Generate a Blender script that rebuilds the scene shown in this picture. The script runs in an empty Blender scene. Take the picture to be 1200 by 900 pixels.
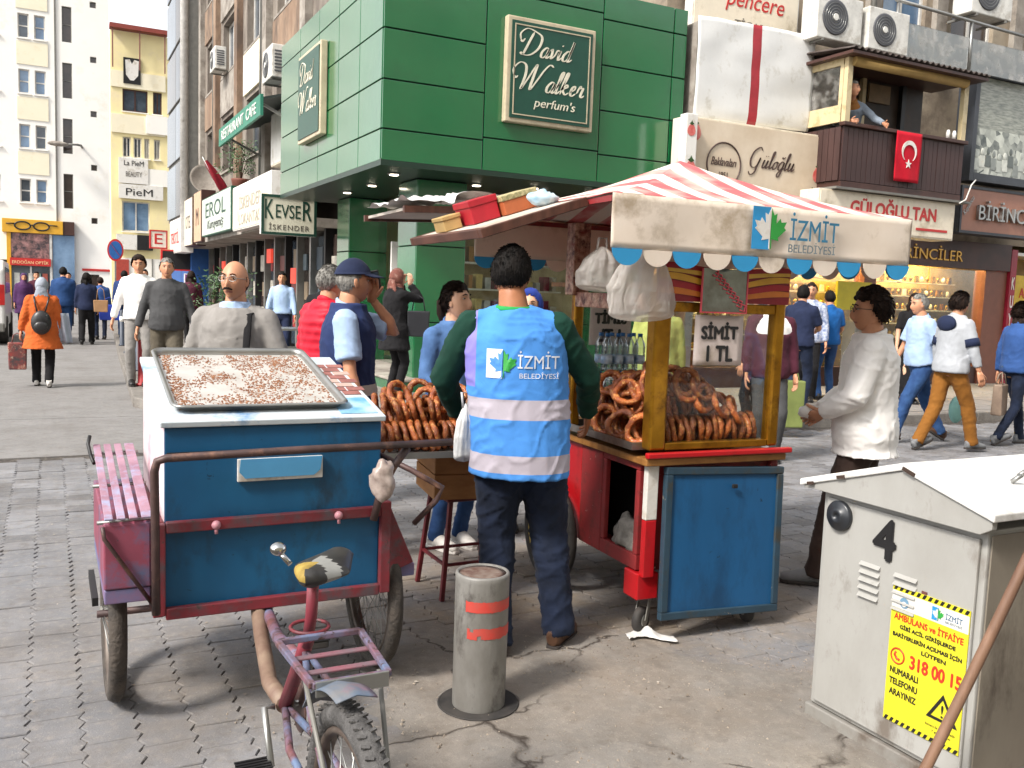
import bpy, bmesh, math, random
import numpy as np
from mathutils import Vector, Matrix, noise, Euler
from mathutils.bvhtree import BVHTree
random.seed(7)
D = math.radians
scene = bpy.context.scene
col = scene.collection

# ---------------------------------------------------------------- camera
cam_d = bpy.data.cameras.new('camera')
cam_d.sensor_width = 36.0
cam_d.lens = 31.8
cam_d.clip_end = 2000
cam = bpy.data.objects.new('camera', cam_d)
col.objects.link(cam)
cam.matrix_world = Matrix(((0.89086164, 0.01183342, -0.45412059, 0.0),
                           (-0.45277022, 0.10442118, -0.88549158, 0.0),
                           (0.03694141, 0.99446276, 0.09838264, 1.55),
                           (0, 0, 0, 1)))
scene.camera = cam

# ---------------------------------------------------------------- sky, sun, exposure
SUN_AZ, SUN_EL = D(-108), D(46)
world = bpy.data.worlds.new('World'); scene.world = world; world.use_nodes = True
wn = world.node_tree
sky = wn.nodes.new('ShaderNodeTexSky'); sky.sky_type = 'NISHITA'; sky.sun_disc = False
sky.sun_elevation = SUN_EL; sky.sun_rotation = SUN_AZ
sky.air_density = 1.0; sky.dust_density = 2.0; sky.ozone_density = 1.0
hs = wn.nodes.new('ShaderNodeHueSaturation'); hs.inputs['Saturation'].default_value = 0.12
bgn = wn.nodes['Background']; bgn.inputs['Strength'].default_value = 0.15
wn.links.new(sky.outputs[0], hs.inputs['Color']); wn.links.new(hs.outputs[0], bgn.inputs['Color'])
sun_d = bpy.data.lights.new('sun', 'SUN'); sun_d.energy = 2.2; sun_d.angle = D(10); sun_d.color = (1.0, 0.94, 0.86)
sun = bpy.data.objects.new('sun', sun_d); col.objects.link(sun)
sdir = Vector((math.sin(SUN_AZ)*math.cos(SUN_EL), math.cos(SUN_AZ)*math.cos(SUN_EL), math.sin(SUN_EL)))
sun.rotation_euler = sdir.to_track_quat('Z', 'Y').to_euler()
sun.location = (0, 0, 30)
scene.view_settings.view_transform = 'Standard'
scene.view_settings.look = 'None'
scene.view_settings.gamma = 1.0
scene.view_settings.use_curve_mapping = False
scene.view_settings.exposure = 1.15
scene.render.engine = 'CYCLES'
scene.cycles.max_bounces = 8
scene.cycles.transparent_max_bounces = 12
scene.cycles.use_denoising = True

# ---------------------------------------------------------------- materials
def lin(h):
    if isinstance(h, str):
        h = h.lstrip('#'); c = [int(h[i:i+2], 16)/255 for i in (0, 2, 4)]
    else:
        c = h
    return tuple((x/12.92 if x <= 0.04045 else ((x+0.055)/1.055)**2.4) for x in c) + (1.0,)

MATS = {}
def mat(name, c, rough=0.6, metal=0.0, c2=None, nscale=6.0, namt=0.25, bump=0.0, bscale=60.0, spec=0.5,
        dirt=None, damt=0.0, dscale=3.0, coat=0.0, stretch=(1, 1, 1), sheen=0.0, distort=0.0, orand=0.0, chips=None, cscale=28.0, camt=.64):
    """procedural paint / cloth / stone: base colour broken up by two noises, optional dirt, optional fine relief"""
    if name in MATS: return MATS[name]
    m = bpy.data.materials.new(name); m.use_nodes = True
    nt = m.node_tree; N = nt.nodes; L = nt.links
    b = N['Principled BSDF']
    b.inputs['Roughness'].default_value = rough; b.inputs['Metallic'].default_value = metal
    b.inputs['Specular IOR Level'].default_value = spec
    if coat: b.inputs['Coat Weight'].default_value = coat; b.inputs['Coat Roughness'].default_value = 0.15
    if sheen: b.inputs['Sheen Weight'].default_value = sheen
    c1 = lin(c)
    c2 = lin(c2) if c2 is not None else tuple(x*(1-namt) for x in c1[:3]) + (1,)
    tc = N.new('ShaderNodeTexCoord'); mp = N.new('ShaderNodeMapping'); mp.inputs['Scale'].default_value = stretch
    L.new(tc.outputs['Object'], mp.inputs[0])
    n1 = N.new('ShaderNodeTexNoise'); n1.inputs['Scale'].default_value = nscale; n1.inputs['Detail'].default_value = 6
    n1.inputs['Roughness'].default_value = 0.62
    L.new(mp.outputs[0], n1.inputs['Vector'])
    r1 = N.new('ShaderNodeValToRGB'); r1.color_ramp.elements[0].position = 0.36; r1.color_ramp.elements[1].position = 0.66
    r1.color_ramp.elements[0].color = c2; r1.color_ramp.elements[1].color = c1
    L.new(n1.outputs['Fac'], r1.inputs[0])
    out = r1.outputs[0]
    if dirt is not None:
        n2 = N.new('ShaderNodeTexNoise'); n2.inputs['Scale'].default_value = dscale; n2.inputs['Detail'].default_value = 8
        n2.inputs['Roughness'].default_value = 0.7
        L.new(mp.outputs[0], n2.inputs['Vector'])
        r2 = N.new('ShaderNodeValToRGB')
        r2.color_ramp.elements[0].position = 0.62-0.3*damt; r2.color_ramp.elements[1].position = 0.74-0.2*damt
        L.new(n2.outputs['Fac'], r2.inputs[0])
        mx = N.new('ShaderNodeMix'); mx.data_type = 'RGBA'
        L.new(r2.outputs[0], mx.inputs[0]); L.new(out, mx.inputs[6]); mx.inputs[7].default_value = lin(dirt)
        out = mx.outputs[2]
    if chips is not None:      # small sharp chips and scratches down to rust or primer
        n4 = N.new('ShaderNodeTexNoise'); n4.inputs['Scale'].default_value = cscale; n4.inputs['Detail'].default_value = 9; n4.inputs['Roughness'].default_value = 0.72; n4.inputs['Distortion'].default_value = .6
        L.new(tc.outputs['Object'], n4.inputs['Vector']); r4 = N.new('ShaderNodeMapRange'); r4.inputs[1].default_value = camt; r4.inputs[2].default_value = camt+.015; L.new(n4.outputs['Fac'], r4.inputs[0])
        m4 = N.new('ShaderNodeMix'); m4.data_type = 'RGBA'; L.new(r4.outputs[0], m4.inputs[0]); L.new(out, m4.inputs[6]); m4.inputs[7].default_value = lin(chips); out = m4.outputs[2]
    if orand:      # each object a little lighter or darker
        oi = N.new('ShaderNodeObjectInfo'); mr = N.new('ShaderNodeMapRange'); mr.inputs[3].default_value = 1-orand; mr.inputs[4].default_value = 1+orand
        L.new(oi.outputs['Random'], mr.inputs[0]); hv = N.new('ShaderNodeHueSaturation'); L.new(mr.outputs[0], hv.inputs['Value']); L.new(out, hv.inputs['Color']); out = hv.outputs[0]
    L.new(out, b.inputs['Base Color'])
    if bump:
        n3 = N.new('ShaderNodeTexNoise'); n3.inputs['Scale'].default_value = bscale; n3.inputs['Detail'].default_value = 5; n3.inputs['Distortion'].default_value = distort
        L.new(mp.outputs[0], n3.inputs['Vector'])
        bp = N.new('ShaderNodeBump'); bp.inputs['Strength'].default_value = bump; bp.inputs['Distance'].default_value = 0.02
        L.new(n3.outputs['Fac'], bp.inputs['Height']); L.new(bp.outputs[0], b.inputs['Normal'])
    MATS[name] = m
    return m

def cloth(name, c, rough=0.85, namt=0.18, **k):
    k.setdefault('nscale', 9); k.setdefault('bump', 0.16); k.setdefault('bscale', 11); k.setdefault('distort', 1.6)
    return mat(name, c, rough, namt=namt, spec=0.2, sheen=0.03, **k)

def glass(name, tint=(1, 1, 1), rough=0.02, refl=0.35, smudge=0.0, fk=0.8):
    """thin pane: mostly see-through with fresnel reflections and faint smudges"""
    if name in MATS: return MATS[name]
    m = bpy.data.materials.new(name); m.use_nodes = True
    nt = m.node_tree; N = nt.nodes; L = nt.links; N.clear()
    o = N.new('ShaderNodeOutputMaterial')
    tr = N.new('ShaderNodeBsdfTransparent'); tr.inputs[0].default_value = tuple(tint) + (1,)
    gl = N.new('ShaderNodeBsdfGlossy'); gl.inputs['Roughness'].default_value = rough
    fr = N.new('ShaderNodeFresnel'); fr.inputs[0].default_value = 1.5
    mu = N.new('ShaderNodeMath'); mu.operation = 'MULTIPLY_ADD'; mu.inputs[1].default_value = fk; mu.inputs[2].default_value = refl*0.04
    L.new(fr.outputs[0], mu.inputs[0])
    mx = N.new('ShaderNodeMixShader'); L.new(mu.outputs[0], mx.inputs[0]); L.new(tr.outputs[0], mx.inputs[1]); L.new(gl.outputs[0], mx.inputs[2])
    last = mx
    if smudge:
        df = N.new('ShaderNodeBsdfDiffuse'); df.inputs[0].default_value = (0.75, 0.73, 0.7, 1)
        tc = N.new('ShaderNodeTexCoord'); n = N.new('ShaderNodeTexNoise'); n.inputs['Scale'].default_value = 5; n.inputs['Detail'].default_value = 7
        L.new(tc.outputs['Object'], n.inputs['Vector'])
        r = N.new('ShaderNodeMapRange'); r.inputs[1].default_value = 0.45; r.inputs[2].default_value = 0.8; r.inputs[4].default_value = smudge
        L.new(n.outputs['Fac'], r.inputs[0])
        m2 = N.new('ShaderNodeMixShader'); L.new(r.outputs[0], m2.inputs[0]); L.new(mx.outputs[0], m2.inputs[1]); L.new(df.outputs[0], m2.inputs[2])
        last = m2
    L.new(last.outputs[0], o.inputs[0])
    MATS[name] = m
    return m

def emit(name, c, s):
    if name in MATS: return MATS[name]
    m = bpy.data.materials.new(name); m.use_nodes = True
    b = m.node_tree.nodes['Principled BSDF']
    b.inputs['Base Color'].default_value = lin(c); b.inputs['Emission Color'].default_value = lin(c); b.inputs['Emission Strength'].default_value = s
    MATS[name] = m
    return m

# ---------------------------------------------------------------- mesh builder
class MB:
    def __init__(s): s.v = []; s.f = []; s.m = []; s.sm = []
    def add(s, vs, fs, mi=0, smooth=False):
        o = len(s.v); s.v += [tuple(p) for p in vs]
        s.f += [tuple(i+o for i in f) for f in fs]; s.m += [mi]*len(fs); s.sm += [smooth]*len(fs)
        return s
    def box(s, x0, x1, y0, y1, z0, z1, mi=0):
        vs = [(x, y, z) for z in (z0, z1) for y in (y0, y1) for x in (x0, x1)]
        return s.add(vs, [(0, 2, 3, 1), (4, 5, 7, 6), (0, 1, 5, 4), (2, 6, 7, 3), (0, 4, 6, 2), (1, 3, 7, 5)], mi)
    def obox(s, c, size, M=None, mi=0):
        """box of size about centre c turned by M (3x3)"""
        M = M or Matrix.Identity(3); c = Vector(c)
        vs = [c + M @ Vector((x*size[0]/2, y*size[1]/2, z*size[2]/2)) for z in (-1, 1) for y in (-1, 1) for x in (-1, 1)]
        return s.add(vs, [(0, 2, 3, 1), (4, 5, 7, 6), (0, 1, 5, 4), (2, 6, 7, 3), (0, 4, 6, 2), (1, 3, 7, 5)], mi)
    def bar(s, p, q, w, h, up=(0, 0, 1), mi=0):
        """square bar from p to q"""
        p, q = Vector(p), Vector(q); t = (q-p).normalized(); up = Vector(up)
        if abs(t.dot(up)) > 0.98: up = Vector((1, 0, 0))
        a = t.cross(up).normalized(); b = a.cross(t)
        M = Matrix((a, t, b)).transposed()
        return s.obox((p+q)/2, (w, (q-p).length, h), M, mi)
    def tube(s, pts, r, n=8, closed=False, mi=0, caps=True, ell=None, xdir=None):
        """round (or elliptical, ell=[(a,b)..] with a along xdir) tube through pts"""
        pts = [Vector(p) for p in pts]; k = len(pts)
        if ell is None:
            rr = [r]*k if not hasattr(r, '__len__') else list(r); ell = [(x, x) for x in rr]
        vs = []; pu = None
        for i, p in enumerate(pts):
            if closed: t = pts[(i+1) % k]-pts[i-1]
            else: t = pts[min(i+1, k-1)]-pts[max(i-1, 0)]
            if t.length < 1e-9: t = Vector((0, 0, 1))
            t.normalize()
            ref = Vector(xdir) if xdir is not None else pu
            if ref is None: ref = Vector((1, 0, 0)) if abs(t.x) < 0.8 else Vector((0, 1, 0))
            u = ref-t*ref.dot(t)
            if u.length < 1e-5: u = t.orthogonal()
            u.normalize(); w = t.cross(u)
            if xdir is None: pu = u
            a, b = ell[i]
            for j in range(n):
                g = 2*math.pi*j/n
                vs.append(p+u*(a*math.cos(g))+w*(b*math.sin(g)))
        fs = []
        for i in range(k if closed else k-1):
            i2 = (i+1) % k
            for j in range(n):
                j2 = (j+1) % n
                fs.append((i*n+j, i*n+j2, i2*n+j2, i2*n+j))
        s.add(vs, fs, mi, True)
        if caps and not closed:
            o = len(s.v)-len(vs)
            s.f += [tuple(o+j for j in range(n))[::-1], tuple(o+(k-1)*n+j for j in range(n))]; s.m += [mi, mi]; s.sm += [False, False]
        return s
    def lathe(s, prof, n=24, M=None, mi=0, smooth=True):
        """(r,z) profile turned about z"""
        M = M or Matrix.Identity(4); vs = []; fs = []
        for r, z in prof:
            for j in range(n):
                g = 2*math.pi*j/n; vs.append(M @ Vector((r*math.cos(g), r*math.sin(g), z)))
        k = len(prof)
        for i in range(k-1):
            for j in range(n):
                j2 = (j+1) % n; fs.append((i*n+j, i*n+j2, (i+1)*n+j2, (i+1)*n+j))
        s.add(vs, fs, mi, smooth); o = len(s.v)-len(vs)
        if prof[0][0] > 1e-4: s.f.append(tuple(o+j for j in range(n))[::-1]); s.m.append(mi); s.sm.append(False)
        if prof[-1][0] > 1e-4: s.f.append(tuple(o+(k-1)*n+j for j in range(n))); s.m.append(mi); s.sm.append(False)
        return s
    def sphere(s, c, r, nu=14, nv=10, mi=0, M=None):
        r = (r, r, r) if not hasattr(r, '__len__') else r; c = Vector(c); M = M or Matrix.Identity(3)
        vs = [c+M @ Vector((0, 0, r[2]))]; fs = []
        for i in range(1, nv):
            th = math.pi*i/nv
            for j in range(nu):
                g = 2*math.pi*j/nu
                vs.append(c+M @ Vector((r[0]*math.sin(th)*math.cos(g), r[1]*math.sin(th)*math.sin(g), r[2]*math.cos(th))))
        vs.append(c-M @ Vector((0, 0, r[2]))); e = len(vs)-1
        for j in range(nu):
            j2 = (j+1) % nu; fs.append((0, 1+j, 1+j2)); fs.append((e, e-nu+j2, e-nu+j))
        for i in range(nv-2):
            for j in range(nu):
                j2 = (j+1) % nu; a = 1+i*nu; fs.append((a+j, a+nu+j, a+nu+j2, a+j2))
        return s.add(vs, fs, mi, True)
    def prism(s, poly, h0, h1, M=None, mi=0):
        """polygon (x,y) extruded z h0..h1 then placed by M (4x4)"""
        M = M or Matrix.Identity(4); k = len(poly)
        vs = [M @ Vector((x, y, h0)) for x, y in poly]+[M @ Vector((x, y, h1)) for x, y in poly]
        fs = [tuple(range(k))[::-1], tuple(range(k, 2*k))]+[(i, (i+1) % k, k+(i+1) % k, k+i) for i in range(k)]
        return s.add(vs, fs, mi)
    def grid(s, fn, nu, nv, mi=0, smooth=True, closed=False):
        vs = [fn(i/nu, j/nv) for j in range(nv+1) for i in range(nu+1)]
        fs = [(j*(nu+1)+i, j*(nu+1)+i+1, (j+1)*(nu+1)+i+1, (j+1)*(nu+1)+i) for j in range(nv) for i in range(nu)]
        return s.add(vs, fs, mi, smooth)
    def mesh(s, name, mats):
        me = bpy.data.meshes.new(name); me.from_pydata([tuple(p) for p in s.v], [], s.f)
        for m in (mats if isinstance(mats, (list, tuple)) else [mats]): me.materials.append(m)
        me.polygons.foreach_set('material_index', s.m); me.polygons.foreach_set('use_smooth', s.sm)
        me.update(); return me

XZ = Matrix(((1, 0, 0, 0), (0, 0, -1, 0), (0, 1, 0, 0), (0, 0, 0, 1)))     # polygon drawn in x,z ; extrusion towards -y
def T(x, y, z): return Matrix.Translation((x, y, z))

def link(name, me, parent=None, loc=None, rot=None):
    o = bpy.data.objects.new(name, me); col.objects.link(o)
    if parent is not None: o.parent = parent
    if loc is not None: o.location = loc
    if rot is not None: o.rotation_euler = rot
    return o
def part(name, mb, m, parent=None, bevel=0.0, loc=None, rot=None, label=None, seg=2, solid=0.0):
    o = link(name, mb.mesh(name, m), parent, loc, rot)
    if solid:
        k = o.modifiers.new('solid', 'SOLIDIFY'); k.thickness = solid; k.offset = 0
    if bevel:
        k = o.modifiers.new('bevel', 'BEVEL'); k.width = bevel; k.segments = seg; k.limit_method = 'ANGLE'; k.angle_limit = D(40)
    if label: o['label'] = label
    return o
def tag(o, label, cat, group=None, kind=None):
    if label: o['label'] = label
    if cat: o['category'] = cat
    if group: o['group'] = group
    if kind: o['kind'] = kind
    return o
def thing(name, label, cat, loc=(0, 0, 0), rz=0.0, group=None):
    o = bpy.data.objects.new(name, None); col.objects.link(o); o.empty_display_size = 0.2
    o.location = loc; o.rotation_euler = (0, 0, rz)
    return tag(o, label, cat, group)
def struct(o): o['kind'] = 'structure'; return o
def stuff(o): o['kind'] = 'stuff'; return o
def copy_thing(root, loc=None, rot=None, label=None, scale=None):
    r = root.copy(); col.objects.link(r)
    if loc is not None: r.location = loc
    if rot is not None: r.rotation_euler = rot
    if scale is not None: r.scale = scale
    if label: r['label'] = label
    for ch in list(root.children):
        c = ch.copy(); col.objects.link(c); c.parent = r
        for g in ch.children:
            d = g.copy(); col.objects.link(d); d.parent = c
    return r

def text_mesh(s, size=1.0, extrude=0.004, shear=0.0, bold=0.0, sx=1.0, align='CENTER', space=1.0, fit=None, heavy=0.0):
    """lettering as a mesh in the x,y plane, centred; fit=(width,height) scales to a box"""
    c = bpy.data.curves.new('lettering', 'FONT'); c.body = s; c.size = size; c.extrude = extrude
    c.align_x = align; c.align_y = 'CENTER'; c.shear = shear; c.offset = 0.0 if any(q in s for q in 'MNWmn') else bold; c.space_character = space; c.resolution_u = 4
    o = bpy.data.objects.new('lettering', c); col.objects.link(o)
    dg = bpy.context.evaluated_depsgraph_get(); dg.update()
    me = bpy.data.meshes.new_from_object(o.evaluated_get(dg)); me.name = 'lettering'
    bpy.data.objects.remove(o); bpy.data.curves.remove(c)
    n = len(me.vertices); a = np.empty(n*3); me.vertices.foreach_get('co', a); a = a.reshape(-1, 3)
    if n:
        if fit:
            lo, hi = a.min(0), a.max(0); c0 = (lo+hi)/2
            a[:, 0] = (a[:, 0]-c0[0])*fit[0]/(hi[0]-lo[0]); a[:, 1] = (a[:, 1]-c0[1])*fit[1]/(hi[1]-lo[1])
        a[:, 0] *= sx
        me.vertices.foreach_set('co', a.ravel())
    if heavy and n:      # bolder strokes: a few copies shifted by a hair, each a little proud of the last
        bm = bmesh.new()
        for i, (dx, dy) in enumerate(((0, 0), (1, 0), (-1, 0), (0, 1), (0, -1))):
            b2 = me.copy(); b2.transform(Matrix.Translation((dx*heavy, dy*heavy, i*.00025))); bm.from_mesh(b2); bpy.data.meshes.remove(b2)
        bm.to_mesh(me); bm.free()
    me.materials.clear()
    return me
def letters(s, m, parent, loc, rot=(D(90), 0, 0), name='lettering', **k):
    """lettering standing on a surface that faces local -y by default"""
    me = text_mesh(s, **k); me.materials.append(m)
    return link(name, me, parent, loc, rot)
# ---------------------------------------------------------------- ground, road, pavement
def ground_mat(name, c1, c2, dust, dust_amt, crack=0.0, rnd=0.25, fine=180, rough=0.85, dcent=(2.3, 3.6), drad=1.7):
    m = bpy.data.materials.new(name); m.use_nodes = True
    nt = m.node_tree; N = nt.nodes; L = nt.links; b = N['Principled BSDF']; b.inputs['Roughness'].default_value = rough
    b.inputs['Specular IOR Level'].default_value = 0.35
    ge = N.new('ShaderNodeNewGeometry')
    def noi(sc, det=8, ro=0.65):
        n = N.new('ShaderNodeTexNoise'); n.inputs['Scale'].default_value = sc; n.inputs['Detail'].default_value = det; n.inputs['Roughness'].default_value = ro
        L.new(ge.outputs['Position'], n.inputs['Vector']); return n.outputs['Fac']
    def mix(f, a, bb, t='MIX'):
        x = N.new('ShaderNodeMix'); x.data_type = 'RGBA'; x.blend_type = t
        if isinstance(f, float): x.inputs[0].default_value = f
        else: L.new(f, x.inputs[0])
        for k, q in ((6, a), (7, bb)):
            if isinstance(q, tuple): x.inputs[k].default_value = q
            else: L.new(q, x.inputs[k])
        return x.outputs[2]
    def rng(v, a, bb, c=0.0, d=1.0):
        r = N.new('ShaderNodeMapRange'); r.inputs[1].default_value = a; r.inputs[2].default_value = bb; r.inputs[3].default_value = c; r.inputs[4].default_value = d
        L.new(v, r.inputs[0]); return r.outputs[0]
    base = mix(rng(noi(2.2), .35, .68), lin(c1), lin(c2))
    if rnd:
        rr = rng(ge.outputs['Random Per Island'], 0, 1, 1-rnd, 1+rnd*.6)
        cc = N.new('ShaderNodeCombineColor'); [L.new(rr, cc.inputs[i]) for i in range(3)]
        base = mix(1.0, base, cc.outputs[0], 'MULTIPLY')
    # dust blown round the cart
    sx = N.new('ShaderNodeVectorMath'); sx.operation = 'DISTANCE'; L.new(ge.outputs['Position'], sx.inputs[0]); sx.inputs[1].default_value = (dcent[0], dcent[1], 0)
    near = rng(sx.outputs['Value'], drad*0.25, drad*1.7, 1.0, 0.15)
    dn = rng(noi(1.6, 10, .72), .36, .66)
    mu = N.new('ShaderNodeMath'); mu.operation = 'MULTIPLY'; L.new(near, mu.inputs[0]); L.new(dn, mu.inputs[1])
    m2 = N.new('ShaderNodeMath'); m2.operation = 'MULTIPLY'; L.new(mu.outputs[0], m2.inputs[0]); m2.inputs[1].default_value = dust_amt
    base = mix(m2.outputs[0], base, lin(dust))
    # grit: fine light and dark specks
    base = mix(rng(noi(fine, 3, .6), .60, .72, 0, .45), base, lin('#4a4541'))
    base = mix(rng(noi(fine*.6, 3, .6), .64, .74, 0, .5), base, lin('#bdb7ae'))
    base = mix(rng(noi(24, 5, .7), .5, .68, 0, .35), base, lin('#9c948a'))
    base = mix(rng(noi(9, 6, .7), .52, .66, 0, .4), base, lin('#5d554d'))
    # old stains
    base = mix(rng(noi(.9, 6, .6), .52, .70, 0, .45), base, lin('#5b544e'))
    bumpin = noi(fine*.7, 6, .7)
    if crack:
        wv = N.new('ShaderNodeTexNoise'); wv.inputs['Scale'].default_value = 2.5; wv.inputs['Detail'].default_value = 6; L.new(ge.outputs['Position'], wv.inputs['Vector'])
        ad = N.new('ShaderNodeVectorMath'); ad.operation = 'MULTIPLY_ADD'; L.new(wv.outputs['Color'], ad.inputs[0]); ad.inputs[1].default_value = (.55, .55, 0); L.new(ge.outputs['Position'], ad.inputs[2])
        vo = N.new('ShaderNodeTexVoronoi'); vo.feature = 'DISTANCE_TO_EDGE'; vo.inputs['Scale'].default_value = 1.15; L.new(ad.outputs[0], vo.inputs['Vector'])
        ck = rng(vo.outputs['Distance'], .0, .012, 1, 0)
        cm = N.new('ShaderNodeMath'); cm.operation = 'MULTIPLY'; L.new(ck, cm.inputs[0]); L.new(rng(noi(1.3, 4), .40, .50), cm.inputs[1])
        base = mix(cm.outputs[0], base, lin('#3b332d'))
        sb = N.new('ShaderNodeMath'); sb.operation = 'MULTIPLY_ADD'; L.new(cm.outputs[0], sb.inputs[0]); sb.inputs[1].default_value = -crack; L.new(bumpin, sb.inputs[2]); bumpin = sb.outputs[0]
    L.new(base, b.inputs['Base Color'])
    bp = N.new('ShaderNodeBump'); bp.inputs['Strength'].default_value = 0.55; bp.inputs['Distance'].default_value = 0.006
    L.new(bumpin, bp.inputs['Height']); L.new(bp.outputs[0], b.inputs['Normal'])
    return m
M_joint = ground_mat('joint_dirt', '#3f3a36', '#332e2b', '#4f4439', .5, rnd=0)
M_paver = ground_mat('paver_concrete', '#818286', '#68696d', '#877763', .95, rnd=.3)
M_patch = ground_mat('patched_concrete', '#87837e', '#706c67', '#86725d', .5, crack=1.5, rnd=0, dcent=(2.0, 3.5), drad=1.3)
M_road = ground_mat('worn_asphalt', '#807e7d', '#72706f', '#807a73', .4, rnd=0, fine=120)
M_walk = ground_mat('pavement_slab', '#8b8681', '#797470', '#877b6f', .5, rnd=.2)
M_kerb = ground_mat('kerb_stone', '#8b8680', '#6f6a65', '#7d7468', .5, rnd=.25)

mb = MB(); mb.add([(-150, -60, -.009), (200, -60, -.009), (200, 320, -.009), (-150, 320, -.009)], [(0, 1, 2, 3)])
ground = struct(part('ground', mb, M_joint))
# smooth road beyond the paving, one sheet per pour so the joints are real
road_obj = None
mb = MB()
for (y0, y1) in ((8.72, 11.1), (11.115, 140)):
    mb.box(-14, 2.9, y0, y1, -.048, 0.0)
mb.box(-14, -.9, 8.2, 8.715, -.048, -.001)
road_obj = struct(part('road', mb, M_road))
# pavers: wavy long sides that lock into each other
PW, PL = .172, .17
def paver_mesh(teeth, name):
    gap = .003; pts = []
    ys = np.linspace(-PL/2+gap/2, PL/2-gap/2, teeth*4+1)
    zig = lambda k: .011*math.sin(k*math.pi/2)
    for k, y in enumerate(ys): pts.append((PW/2-gap/2+zig(k), y))
    for k, y in reversed(list(enumerate(ys))): pts.append((-PW/2+gap/2+zig(k), y))
    n = len(pts); mb = MB()
    def ring(ins, z): return [(x*(1-ins/PW*2), y*(1-ins/PL*2), z) for x, y in pts]
    vs = ring(.0028, 0)+ring(0, -.004)+ring(0, -.045)
    fs = [tuple(range(n))]+[(r*n+i, (r+1)*n+i, (r+1)*n+(i+1) % n, r*n+(i+1) % n) for r in (0, 1) for i in range(n)]
    mb.add(vs, fs); return mb
PATCH = [(.98, 3.0), (1.12, 3.5), (1.5, 3.85), (2.1, 3.80), (2.42, 3.4), (2.6, 3.02), (2.95, 2.75), (2.95, 2.1), (2.9, 1.3), (1.6, .9), (.75, .9), (.72, 1.9), (.85, 2.5)]
def inside(x, y, poly):
    c = False; j = len(poly)-1
    for i in range(len(poly)):
        if (poly[i][1] > y) != (poly[j][1] > y) and x < (poly[j][0]-poly[i][0])*(y-poly[i][1])/(poly[j][1]-poly[i][1])+poly[i][0]: c = not c
        j = i
    return c
pm = paver_mesh(2, 'paver').mesh('paver', M_paver)
CW = cam.matrix_world.inverted()
def view(p):
    c = CW @ Vector(p); 
    if c.z > -.5: return None
    return (600+1060*c.x/-c.z, 450-1060*c.y/-c.z, -c.z)
WALK = [(.92, 11.95), (1.05, 11.6), (1.6, 11.1), (3.0, 10.6), (5.2, 9.7), (7.2, 8.75), (8.5, 8.5), (30, 8.1)]
def walk_y(x): return float(np.interp(x, [p[0] for p in WALK], [p[1] for p in WALK]))
cand = []
rr = random.Random(3)
for i in range(-22, 90):
    x = i*PW
    for k in range(2, 62):
        y = k*PL+(PL/2 if i % 2 else 0)+.3
        lim = 8.58 if x < 2.2 else min(walk_y(x)-.25, 11)
        if y > lim or y < .7: continue
        if all(inside(x+a, y+b, PATCH) for a, b in ((-.25, 0), (.25, 0), (0, .3), (0, -.3), (-.2, .25), (.2, .25))): continue
        v = view((x, y, 0))
        if v is None or v[0] < -80 or v[0] > 1290 or v[1] > 1000: continue
        cand.append((v[2], x, y))
cand.sort()
near_n = 0; far = MB(); plain = paver_mesh(2, 'p')
for d, x, y in cand:
    dz = rr.uniform(-.005, .002); rx, ry, rz = rr.uniform(-.014, .014), rr.uniform(-.018, .018), rr.uniform(-.02, .02)
    v = view((x, y, 0))
    if near_n < 300 and -20 < v[0] < 1220 and v[1] < 940 and (v[0] < 480 or v[0] > 690):
        o = link('paver', pm, ground, (x, y, dz), (rx, ry, rz)); near_n += 1
    else:
        Mx = T(x, y, dz) @ Euler((rx, ry, rz)).to_matrix().to_4x4()
        far.add([Mx @ Vector(p) for p in plain.v], plain.f)
stuff(part('far_pavers', far, M_paver, ground))
# worn concrete patch laid over the middle, ragged edge
ed = []
for i in range(len(PATCH)):
    a, b = Vector(PATCH[i]), Vector(PATCH[(i+1) % len(PATCH)])
    for t in np.linspace(0, 1, 14)[:-1]:
        p = a.lerp(b, t); p += Vector((noise.noise(Vector((p.x*5, p.y*5, 0))), noise.noise(Vector((p.x*5, p.y*5, 9)))))*.09; ed.append((p.x, p.y))
bm = bmesh.new(); vs = [bm.verts.new((x, y, 0.0)) for x, y in ed]; bm.faces.new(vs)
bmesh.ops.triangulate(bm, faces=bm.faces)
for _ in range(5):
    bmesh.ops.subdivide_edges(bm, edges=[e for e in bm.edges if e.calc_length() > .09], cuts=1, use_grid_fill=True)
bmesh.ops.triangulate(bm, faces=bm.faces)
for v in bm.verts:
    dist = min((Vector((v.co.x, v.co.y))-Vector(p)).length for p in ed[::2])
    v.co.z = -.01+min(1, dist/.22)*.021+.006*noise.noise(Vector((v.co.x*3, v.co.y*3, 2)))+.003*noise.noise(Vector((v.co.x*11, v.co.y*11, 2)))
me = bpy.data.meshes.new('concrete_patch'); bm.to_mesh(me); bm.free(); me.materials.append(M_patch)
me.polygons.foreach_set('use_smooth', [True]*len(me.polygons))
struct(link('concrete_patch', me))
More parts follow.
